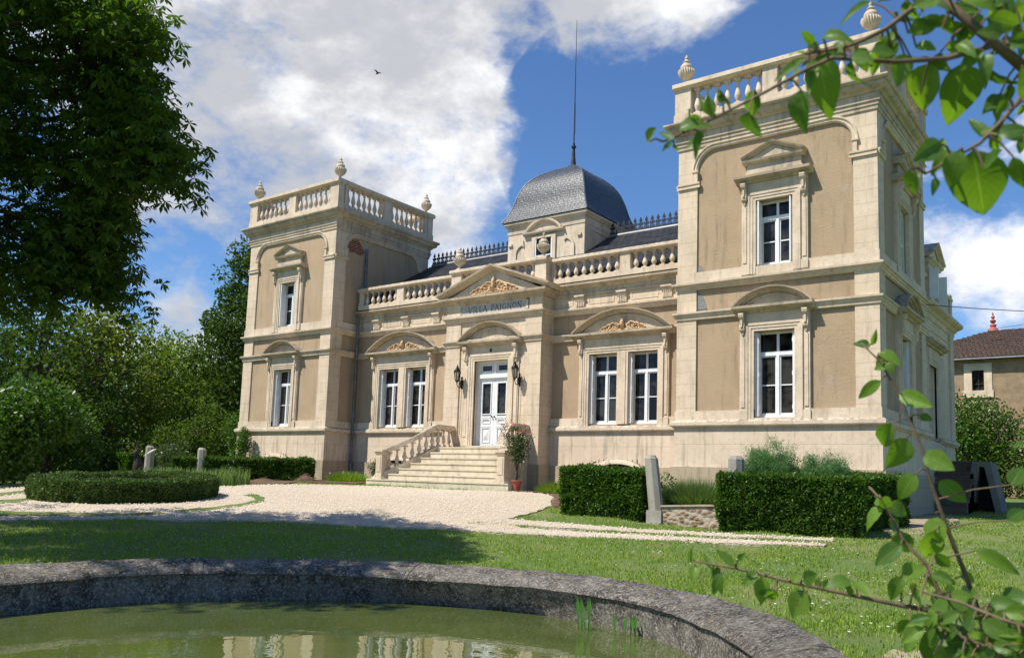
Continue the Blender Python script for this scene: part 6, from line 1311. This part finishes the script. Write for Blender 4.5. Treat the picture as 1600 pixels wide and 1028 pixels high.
pot.lathe((px_,py_,pz), [(.085,0),(.09,.02),(.13,.23),(.15,.235),(.155,.27),(.14,.275),(.13,.25),(.12,.22),(.02,.215)], 24)
po = tag(pot.build('flower_pot', M['pot'], smooth=40), 'round terracotta pot holding the rose at the right foot of the steps', 'plant pot')
rose(px_, py_, pz+.2, 1.62, 'tall potted rose with deep pink blooms against the right stair balustrade', 5, 170, 11, r=.5)

# garden posts, rubble wall, soil heap, sculpture
def post(x, y, ztop, w, label, lean=(0,0), base=True, group='octagonal stone garden posts'):
    zb = Hf(x,y); t = tag(empty('stone_post', (x,y,zb)), label, 'post', group); h = ztop-zb
    mb = MB(); n = 8; V = []
    for z, r in ((.22 if base else -.1,w*.52),(h-.09,w*.47),(h-.07,w*.475),(h,w*.30)):
        for i in range(n):
            a = PI/8+i*PI/4; rr = r*1.08/math.cos(0) ; V.append((x+lean[0]*z/h+rr*math.cos(a)*(1.0), y+lean[1]*z/h+rr*math.sin(a), zb+z))
    mb.add(V, [(j*n+i, j*n+(i+1)%n, (j+1)*n+(i+1)%n, (j+1)*n+i) for j in range(3) for i in range(n)]+[tuple(reversed(range(n))), tuple(range(3*n,4*n))])
    mb.build('shaft', M['post'], t)
    if base: b = MB(); b.box(x-w*.62,x+w*.62,y-w*.62,y+w*.62,zb-.15,zb+.22); b.build('base_block', M['post'], t)
post(20.52,-4.88,-1.08,.26,'leaning weathered stone post between the shorter hedge and the rubble wall',(-.16,0)); post(21.74,-3.95,-1.04,.30,'short stone post rising behind the left end of the long hedge')
post(2.45,-5.0,-.93,.27,'tallest looking stone post in front of the wood'); post(3.95,-5.0+.9,-.95,.27,'stone post right of the tall one in front of the wood')
mb = MB(); mb.add([(20.68,-5.0,-2.6),(22.1,-5.0,-2.6),(22.1,-5.0,-2.0),(20.68,-5.0,-2.08),(20.68,-4.75,-2.6),(22.1,-4.75,-2.6),(22.1,-4.75,-2.0),(20.68,-4.75,-2.08)], [(0,1,2,3),(7,6,5,4),(0,4,5,1),(3,2,6,7),(0,3,7,4),(1,5,6,2)])
gw = tag(empty('garden_wall', (21.3,-4.9,-2.4)), 'low rubble stone retaining wall with flat coping under the lavender', 'wall'); mb.build('rubble_face', M['rubble'], gw)
mb = MB(); mb.add([(20.66,-5.03,-2.08),(22.1,-5.03,-2.0),(22.1,-4.72,-2.0),(20.66,-4.72,-2.08),(20.66,-5.03,-2.045),(22.1,-5.03,-1.965),(22.1,-4.72,-1.965),(20.66,-4.72,-2.045)], [(3,2,1,0),(4,5,6,7),(0,1,5,4),(1,2,6,5),(2,3,7,6),(3,0,4,7)]); mb.build('wall_coping', M['base'], gw)
mb = MB(); mb.box(20.3,23.5,-4.76,-.12,-2.6,-2.12); tag(mb.build('raised_bed', M['soil']), kind='structure')
def heap(x, y, r, h, label, n, seed):
    rs = random.Random(seed); t = tag(empty('soil_heap', (x,y,Hf(x,y))), label, 'heap'); V = []; m = 14; z0 = Hf(x,y)
    for j in range(6):
        for i in range(m):
            a = 2*PI*i/m; q = r*(1-j/5.5)*(1+rs.uniform(-.15,.15)); V.append((x+q*math.cos(a), y+q*.6*math.sin(a), z0-.02+h*(j/5)**.8+rs.uniform(-.02,.02)))
    mb = MB(); mb.add(V, [(j*m+i, j*m+(i+1)%m, (j+1)*m+(i+1)%m, (j+1)*m+i) for j in range(5) for i in range(m)]+[tuple(range(5*m,6*m))]); mb.build('earth', M['soil'], t, smooth=True)
    mb = MB()
    for k in range(n):
        a = rs.random()*6.28; q = rs.random()*r; c = Vector((x+q*math.cos(a), y+q*.6*math.sin(a), z0+h*(1-q/r)+.02)); d = Vector((rs.uniform(-1,1),rs.uniform(-1,1),rs.uniform(-.1,.35))).normalized()*rs.uniform(.06,.18); mb.tube([c-d, c+d], [.006,.004], 4)
    mb.build('twigs', M['twig'], t)
heap(6.15,-1.75,.5,.32,'heap of cut twigs and earth beside the left tower corner',90,3); heap(5.6,-2.9,.75,.12,'long low heap of brown earth at the edge of the gravel',10,4)
def sculpture(x, y):
    z = Hf(x,y); t = tag(empty('garden_sculpture', (x,y,z)), 'dark rusty metal animal figure with pricked ears standing inside the circular hedge', 'sculpture'); mb = MB()
    for s in (-.09,.09): mb.tube([(x+s,y,z),(x+s*.9,y+.02,z+.22),(x+s*.6,y,z+.42)], [.022,.03,.05], 8)
    mb.tube([(x,y,z+.34),(x+.01,y,z+.46),(x,y,z+.62),(x-.01,y-.02,z+.76),(x-.02,y-.03,z+.86)], [.06,.125,.12,.075,.05], 12)
    mb.lathe((x-.03,y-.05,z+.83), [(.02,0),(.075,.04),(.085,.09),(.06,.15),(.02,.18)], 12)
    mb.tube([(x-.03,y-.10,z+.90),(x-.05,y-.20,z+.88)], [.04,.018], 8)
    for s in (-1,1): mb.tube([(x-.03+s*.04,y-.04,z+.97),(x-.03+s*.09,y-.02,z+1.10)], [.028,.006], 6)
    mb.tube([(x+.1,y,z+.55),(x+.22,y-.05,z+.42),(x+.18,y-.12,z+.30)], [.03,.022,.016], 6)
    mb.build('body', M['rust'], t, smooth=60)
    h = MB(); h.tube([(x-.03,y-.04,z+1.02),(x-.03,y-.04,z+1.12),(x+.02,y-.04,z+1.2)], [.012,.01,.008], 6); h.tube([(x-.12,y-.04,z+1.2),(x+.14,y-.04,z+1.21)], [.012,.012], 6); h.build('head_rod', M['rust'], t)
sculpture(7.15,-8.05)
mb = MB(); n = 12; pts = [(7.22+.25*math.sin(i/11*1.45), -7.95+.20*i/11, -1.36+.19*math.sin(i/11*1.5)) for i in range(n)]; mb.tube(pts, [.004+.018*math.sin((i+.3)/n*PI) for i in range(n)], 6); tag(mb.build('white_arc', M['white'], smooth=True), 'thin curved white ornament between the sculpture and the tall stone post', 'ornament')

# water plants
def reeds(x, y, n, h, label, seed):
    rs = random.Random(seed); t = tag(empty('water_plant', (x,y,-3.25)), label, 'plant', 'reeds in the pond')
    for k in range(n):
        bx, by = x+rs.uniform(-.1,.1), y+rs.uniform(-.05,.05); hh = h*rs.uniform(.6,1); dx, dy = rs.uniform(-.05,.05), rs.uniform(-.05,.05); mb = MB()
        P0 = [(bx+dx*q, by+dy*q, -3.3+hh*q) for q in (0,.4,.75,1)]; V = []; ws = (.006,.008,.022,.002)
        for (qx,qy,qz), w_ in zip(P0, ws): V += [(qx-w_,qy-.002,qz),(qx,qy+.004,qz),(qx+w_,qy-.002,qz)]
        mb.add(V, [(j*3+i, j*3+i+1, j*3+4+i, j*3+3+i) for j in range(3) for i in range(2)]); mb.build('reed_blade', M['reed'], t, fix=False)
rs = np.random.default_rng(12); n = 280; a_ = rs.random(n)*2*PI; r_ = fr(RW,a_)*(1-.0-rs.random(n)**2.2*.6)-.05; P_ = np.column_stack([PC[0]+r_*np.cos(a_), PC[1]+r_*np.sin(a_), np.full(n,-3.247)]); s_ = rs.uniform(.012,.03,n)
V = np.stack([P_+np.column_stack([s_*np.cos(a_+k*PI/2)*(1 if k%2 else .6), s_*np.sin(a_+k*PI/2)*(1 if k%2 else .6), 0*a_]) for k in range(4)], 1).reshape(-1,3)
tag(npmesh('floating_leaves', V, np.arange(4*n).reshape(-1,4), M['twig']), kind='stuff')
reeds(23.36,-12.02,6,.42,'taller tuft of green reeds in the pond near the wall',1); reeds(23.82,-11.98,5,.34,'thinner tuft of green reeds right of the taller one',2)

# barn behind the garden on the right
def barn():
    t = tag(empty('barn', (25,28,-1.6)), 'ochre rendered barn with a brown tiled hipped roof and an arched window', 'barn')
    F = F_front(0, 26); W0, W1 = 17.5, 32.0; z0 = -2.2; ze = 4.92
    mb = MB(); wall_with_holes(mb, F_front(W0,26), W1-W0, z0, ze, [(21.42-W0,21.94-W0,3.42,4.40)], -.5, 0); mb.box(W0, W1, 26.5, 33.5, z0, ze); mb.build('wall', M['barnwall'], t)
    mb = MB(); ex = .35; A_ = (W0-ex,26-ex); B_ = (W1+ex,33.5+ex); ap = (21.9, 29.8, 6.95); ap2 = (27.6, 29.8, 6.95)
    V = [(A_[0],A_[1],ze+.1),(B_[0],A_[1],ze+.1),(B_[0],B_[1],ze+.1),(A_[0],B_[1],ze+.1),ap,ap2]
    V2 = [(x,y,z-.12) for x,y,z in V]; mb.add(V+V2, [(0,1,5,4),(1,2,5),(2,3,4,5),(3,0,4),(6,10,11,7),(7,11,8),(8,11,10,9),(9,10,6),(0,6,7,1),(1,7,8,2),(2,8,9,3),(3,9,6,0)])
    mb.build('roof', M['redtile'], t)
    mb = MB(); rs = random.Random(2)
    def sl(u, v): # tile rows as real steps on the front slope
        return
    rows = 22
    for k in range(rows):
        q = k/rows; y = A_[1]+(29.8-A_[1])*q; z = ze+.1+(6.95-ze-.1)*q; xl = A_[0]+(ap[0]-A_[0])*q; xr = B_[0]+(ap2[0]-B_[0])*q; x = xl
        while x < xr:
            w_ = rs.uniform(.17,.21); hh = rs.uniform(.03,.06); mb.box(x, min(x+w_-.02,xr), y-.02, y+.17, z-.01, z+hh+.02); x += w_
    mb.build('tile_courses', M['redtile'], t)
    mb = MB(); mb.lathe((21.9,29.8,6.9), [(.28,0),(.20,.15),(.12,.22),(.16,.30),(.14,.36),(.06,.42),(.13,.50),(.15,.56),(.07,.62),(.05,.68),(.10,.73),(.09,.78),(.03,.84),(.045,.90),(.01,1.02)], 14); mb.build('finial', M['pot'], t, smooth=50)
    mb = MB(); mb.fbox(F, W0-.3, W1+.3, ze-.02, ze+.04, .30, .40); mb.build('gutter', M['lead'], t)
    mb = MB(); mb.fbox(F,21.08,21.42,3.42,4.40,0,.04); mb.fbox(F,21.94,22.28,3.42,4.40,0,.04); mb.fbox(F,21.08,22.28,4.40,4.74,0,.04); mb.fbox(F,21.0,22.33,3.08,3.42,0,.07); mb.build('window_surround', M['trim'], t)
    g = MB(); g.fbox(F,21.42,21.94,3.42,4.40,-.22,-.2); wn = g.build('window', M['glass'], t)
    g = MB()
    for a in (21.42,21.655,21.89): g.fbox(F,a,a+.05,3.42,4.40,-.2,-.14)
    for a in (3.42,3.72,4.02,4.33): g.fbox(F,21.47,21.655,a,a+.05,-.2,-.15); g.fbox(F,21.705,21.89,a,a+.05,-.2,-.15)
    g.fprism(F, [(21.42,4.28),(21.5,4.36),(21.42,4.40)], -.2,-.05); g.fprism(F, [(21.94,4.28),(21.94,4.40),(21.86,4.36)], -.2,-.05); g.build('window_bars', M['rust'], wn)
    mb = MB(); mb.tube([(24.1,27.6,5.6),(24.1,27.6,7.05)], .025, 6); mb.tube([(21.9,27.6,6.62),(25.2,27.6,6.92)], .012, 4)
    for k in range(5): mb.tube([(24.3+k*.18,27.4,6.84+k*.016),(24.3+k*.18,27.8,6.84+k*.016)], .008, 4)
    mb.build('aerial', M['zinc'], t)
barn()
n = 24; A0 = Vector((23.7,3.97,3.28)); B0 = Vector((31,31.5,7.9)); mb = MB(); mb.tube([A0.lerp(B0,i/(n-1))-Vector((0,0,.35*4*(i/(n-1))*(1-i/(n-1)))) for i in range(n)], .012, 5)
tag(mb.build('overhead_cable', M['iron']), 'thin black cable running from the right tower across the sky', 'cable')
# bird high over the house
mb = MB(); bx, by, bz = -1.36,7.49,17.94
mb.tube([(bx-.14,by,bz-.02),(bx-.06,by,bz),(bx+.05,by,bz+.01),(bx+.13,by,bz+.02)], [.01,.035,.035,.012], 8)
bd = tag(mb.build('bird', M['iron'], smooth=True), 'tiny dark bird flying in front of the white cloud', 'bird')
for s in (-1,1):
    w_ = MB(); w_.add([(bx-.05,by,bz+.02),(bx+.06,by,bz+.02),(bx+.03,by+s*.14,bz+.10),(bx-.03,by+s*.26,bz+.09),(bx-.05,by+s*.14,bz+.09)], [(0,1,2,4),(4,2,3)]); w_.build('wing', M['iron'], bd, fix=False)

# ------------------------------------------------------------------ near leaves
LUV = []
def leaf_mesh(V, F_, B, T, w, rs, fold=.7, curl=.42):
    B = Vector(B); T = Vector(T); a = T-B; L = max(a.length, w*1.15); a.normalize()
    n = Vector((rs.uniform(-1,1),rs.uniform(-1.2,.2),rs.uniform(.1,1))); toC = (CAMP-B).normalized()
    n = (toC*rs.uniform(.5,1.1)+n*.75); s = a.cross(n).normalized(); n = s.cross(a).normalized()
    K = 9; rl = rs.random(); o = len(V); fd = fold*rs.uniform(.3,1.3); cu = curl*rs.uniform(-.3,1.4)
    for i in range(K+1):
        t = i/K; hw = w*.5*(math.sin(PI*min(1,t**.78)))**.85*(1.0 if t < .98 else .0)+.0004; hw *= (1-.18*t)
        c = B+a*L*t-n*(cu*L*t*t)
        for q in (-1,-.5,0,.5,1):
            LUV.append((q, t, rl)); e = abs(q)*hw; V.append(tuple(c+s*q*hw*math.cos(fd)+n*e*math.sin(fd)*(1-.35*abs(q))+n*.02*w*math.sin(i*2.1+q*3)))
    for i in range(K):
        for j in range(4): F_.append((o+i*5+j, o+i*5+j+1, o+(i+1)*5+j+1, o+(i+1)*5+j))
CAMP = Vector((28.3,-20.05,-1.7))
BR = {
    'main_top': [(28.40,-18.9,-1.45),(28.307,-19.114,-1.369), (28.255,-19.213,-1.340), (28.239,-19.280,-1.340), (28.221,-19.301,-1.323), (28.202,-19.314,-1.302), (28.177,-19.306,-1.263), (28.153,-19.310,-1.224)],
    'twig_a': [(28.30,-19.13,-1.365),(28.259,-19.248,-1.310), (28.226,-19.289,-1.324), (28.197,-19.346,-1.353), (28.165,-19.372,-1.358), (28.126,-19.405,-1.358), (28.108,-19.408,-1.363), (28.074,-19.404,-1.371), (28.035,-19.403,-1.381), (27.992,-19.405,-1.392), (27.982,-19.409,-1.396)],
    'twig_a2': [(28.180,-19.306,-1.266), (28.168,-19.334,-1.298), (28.152,-19.342,-1.312), (28.136,-19.352,-1.322), (28.121,-19.354,-1.325), (28.095,-19.380,-1.335)],
    'twig_b': [(28.34,-19.06,-1.40),(28.279,-19.290,-1.335), (28.248,-19.343,-1.394), (28.235,-19.357,-1.417), (28.220,-19.363,-1.434), (28.198,-19.363,-1.443), (28.183,-19.363,-1.450)],
    'stem': [(28.17,-18.80,-2.72),(28.16,-18.81,-2.2),(28.152,-18.841,-1.929), (28.143,-18.899,-1.834), (28.134,-18.927,-1.788), (28.123,-18.936,-1.752), (28.113,-18.947,-1.715), (28.102,-18.959,-1.671), (28.096,-18.962,-1.641), (28.084,-18.967,-1.607), (28.072,-18.973,-1.573), (28.056,-18.981,-1.538), (28.036,-18.989,-1.515)],
    'stem2': [(28.17,-18.9,-2.3),(28.160,-18.989,-1.903), (28.136,-18.986,-1.860), (28.124,-18.993,-1.819), (28.108,-19.002,-1.775), (28.084,-19.005,-1.748), (28.064,-19.008,-1.706), (28.049,-19.012,-1.688)],
    'low': [(28.40,-18.75,-1.90),(28.235,-18.870,-1.843), (28.194,-18.953,-1.830), (28.139,-19.001,-1.824), (28.094,-19.029,-1.818), (28.045,-19.050,-1.810), (27.987,-19.067,-1.801), (27.920,-19.090,-1.788), (27.877,-19.108,-1.782)],
    'low2': [(28.32,-18.95,-1.98),(28.227,-19.081,-1.888), (28.208,-19.099,-1.865), (28.180,-19.119,-1.837), (28.148,-19.122,-1.826), (28.124,-19.115,-1.814)],
    'low3': [(28.38,-18.9,-1.88),(28.253,-19.069,-1.827), (28.219,-19.091,-1.820), (28.189,-19.104,-1.811), (28.155,-19.097,-1.800), (28.118,-19.083,-1.795)]}
RAD = {'main_top': (.0065,.003), 'twig_a': (.003,.0009), 'twig_a2': (.0028,.0012), 'twig_b': (.003,.0008), 'stem': (.0045,.001), 'stem2': (.0045,.0011), 'low': (.006,.0011), 'low2': (.004,.0012), 'low3': (.004,.0012)}
tx0, ty0 = 28.52, -18.7; tz0 = Hf(tx0,ty0)
pear = tag(empty('fruit_tree', (tx0,ty0,tz0)), 'young fruit tree at the right edge whose leafy branch hangs across the right tower', 'tree')
shrub = tag(empty('leafy_sapling', (28.17,-18.8,Hf(28.17,-18.8))), 'slender sapling with bright heart shaped leaves in the lower right corner', 'sapling')
mb = MB(); mb.tube([(tx0,ty0,tz0-.1),(tx0-.03,ty0,tz0+.6),(28.40,-18.9,-1.45),(28.45,-18.8,-1.0),(28.5,-18.75,-.4)], [.03,.024,.018,.014,.008], 10)
mb.build('trunk', M['bark'], pear)
for k, pts in BR.items():
    par = pear if k in ('main_top','twig_a','twig_a2','twig_b') else shrub
    if k == 'low' or k == 'low2' or k == 'low3': pts = [(28.17,-18.8,-2.15-.04*len(k))]+pts
    r0, r1 = RAD[k]; n = len(pts); mb = MB(); mb.tube(pts, [r0+(r1-r0)*(i/(n-1))**.7 for i in range(n)], 8); mb.build('branch' if par is pear or k != 'stem' else 'stem', M['twig'], par, smooth=True)
for LL, par, sd in ((LEAF_UP, pear, 5), (LEAF_LO, shrub, 6)):
    rs = random.Random(sd); V = []; F_ = []; LUV.clear()
    for l in LL: leaf_mesh(V, F_, l[0:3], l[3:6], l[6]*1.12, rs)
    more = []
    for k, cnt in ((('main_top',34),('twig_b',9),('twig_a',12)) if par is pear else (('low2',34),('low3',28),('low',14),('stem',8),('stem2',5))):
        pts = BR[k]; lo_ = 1
        for q in range(cnt):
            i = rs.randint(lo_, len(pts)-2); c = Vector(pts[i]).lerp(Vector(pts[i+1]), rs.random()); b = c+Vector((rs.uniform(-.02,.02),rs.uniform(-.03,.02),rs.uniform(-.02,.012)))
            d = Vector((rs.uniform(-1,1),rs.uniform(-.6,.6),rs.uniform(-1.1,.25))).normalized(); w_ = rs.uniform(.012,.022)
            if k in ('stem','twig_a') : w_ *= .8
            l = (*b, *(b+d*w_*1.45), w_); more.append(l); leaf_mesh(V, F_, l[0:3], l[3:6], l[6], rs)
    LL = LL+more
    tw = MB()
    keys = [k for k in BR if (k in ('main_top','twig_a','twig_a2','twig_b')) == (par is pear)]
    allp = [Vector(a).lerp(Vector(b), q/6) for k in keys for a, b in zip(BR[k][:-1], BR[k][1:]) for q in range(7)]
    for l in LL:      # leaf stalks to the nearest twig
        b = Vector(l[0:3]); c = min(allp, key=lambda p: (p-b).length); 
        if .002 < (c-b).length < .09: tw.tube([c, c.lerp(b,.5)+Vector((0,0,.003)), b], [.0011,.0009,.0008], 5)
    fo = npmesh('foliage', V, F_, M['near'], par, smooth=True); at_ = fo.data.attributes.new('blade', 'FLOAT_VECTOR', 'POINT'); at_.data.foreach_set('vector', np.array(LUV, np.float32).ravel()); tw.build('leaf_stalks', M['twig'], par)

# ------------------------------------------------------------------ grass and daisies
def scatter_view(n, rmin, rmax, rs, pw=1.0):
    a = math.radians(90)+yaw+rs.uniform(-.66,.60,n)*1.0; r = rmin+(rmax-rmin)*rs.random(n)**pw
    return CAM.x+r*np.cos(a), CAM.y+r*np.sin(a)
def on_lawn(x, y, margin=0):
    jx, jy = x+rng.normal(size=x.shape)*.07, y+rng.normal(size=x.shape)*.07; ok = ~in_pond(x, y, .0) & ~(in_poly(jx,jy,COURT)) & ~in_poly(jx,jy,TRACK) & ~in_poly(x,y,FARPATH)
    for p in PATCHES: ok |= in_poly(x,y,p)
    for p in BEDS: ok &= ~in_poly(x,y,p)
    ok &= ~((x > -.2) & (x < 23.8) & (y > -.2)) & ~((x > 20.3) & (x < 23.5) & (y > -4.95))
    ok &= ~((np.hypot(x-RHX,y-RHY) < 1.9) & (np.hypot(x-RHX,y-RHY) > 1.2)) & (x > -9)
    return ok
rs = np.random.default_rng(77)
x, y = scatter_view(330000, 5, 30, rs, 1.15); m = on_lawn(x, y); x, y = x[m], y[m]
bald = np.array([mnoise.noise(Vector((a*.9,b*.9,3)))+.6*mnoise.noise(Vector((a*2.7,b*2.7,1))) for a, b in zip(x, y)]); right = np.clip((x-20)/8, 0, 1)
m = rs.random(len(x)) > np.clip((bald+.05+right*.25)*1.5, 0, .85); x, y = x[m], y[m]
P_ = np.column_stack([x, y, H(x,y)+lump(x,y)-.015]); v, f4, _ = blades(P_, .055, .011, .9, rs, .45)
tag(tri_mesh('grass', v, f4, M['grass']), kind='stuff')
x, y = scatter_view(5600, 6, 26, rs, .95); m = on_lawn(x, y) & (np.array([mnoise.noise(Vector((a*.8,b*.8,9))) for a, b in zip(x, y)]) > -.12); x, y = x[m], y[m]
n = len(x); z = H(x,y)+lump(x,y)+.005+rs.random(n)*.03; s = rs.uniform(.009,.017,n); an = rs.random(n)*3
V = []
for k in range(6): V.append(np.column_stack([x+s*np.cos(an+k*PI/3), y+s*np.sin(an+k*PI/3), z+rs.uniform(-.003,.003,n)]))
V = np.stack(V, 1).reshape(-1,3); tag(npmesh('daisies', V, np.arange(len(V)).reshape(-1,6), M['daisy']), kind='stuff')
# loose stones on the gravel
x, y = scatter_view(60000, 11, 30, rs, .9); m = (in_poly(x,y,COURT)|in_poly(x,y,TRACK)) & ~(y > -1.5); 
for p in PATCHES: m &= ~in_poly(x,y,p)
m &= np.hypot(x-RHX,y-RHY) > 1.95; m &= ~((x > 8.9) & (x < 14.6) & (y > -1.8)); x, y = x[m], y[m]; n = len(x); s = rs.uniform(.010,.026,n); z = H(x,y)+.017; V = []
an = rs.random(n)*6
for k in range(4): V.append(np.column_stack([x+s*np.cos(an+k*PI/2)*rs.uniform(.7,1.2,n), y+s*np.sin(an+k*PI/2)*rs.uniform(.7,1.2,n), z]))
V.append(np.column_stack([x+s*.2, y, z+s*.9])); V = np.stack(V, 1).reshape(-1,3); o = np.arange(n).reshape(-1,1)*5
tag(npmesh('loose_gravel', V, np.concatenate([o+np.array([[i,(i+1)%4,4]]) for i in range(4)]), M['pebble']), kind='stuff')
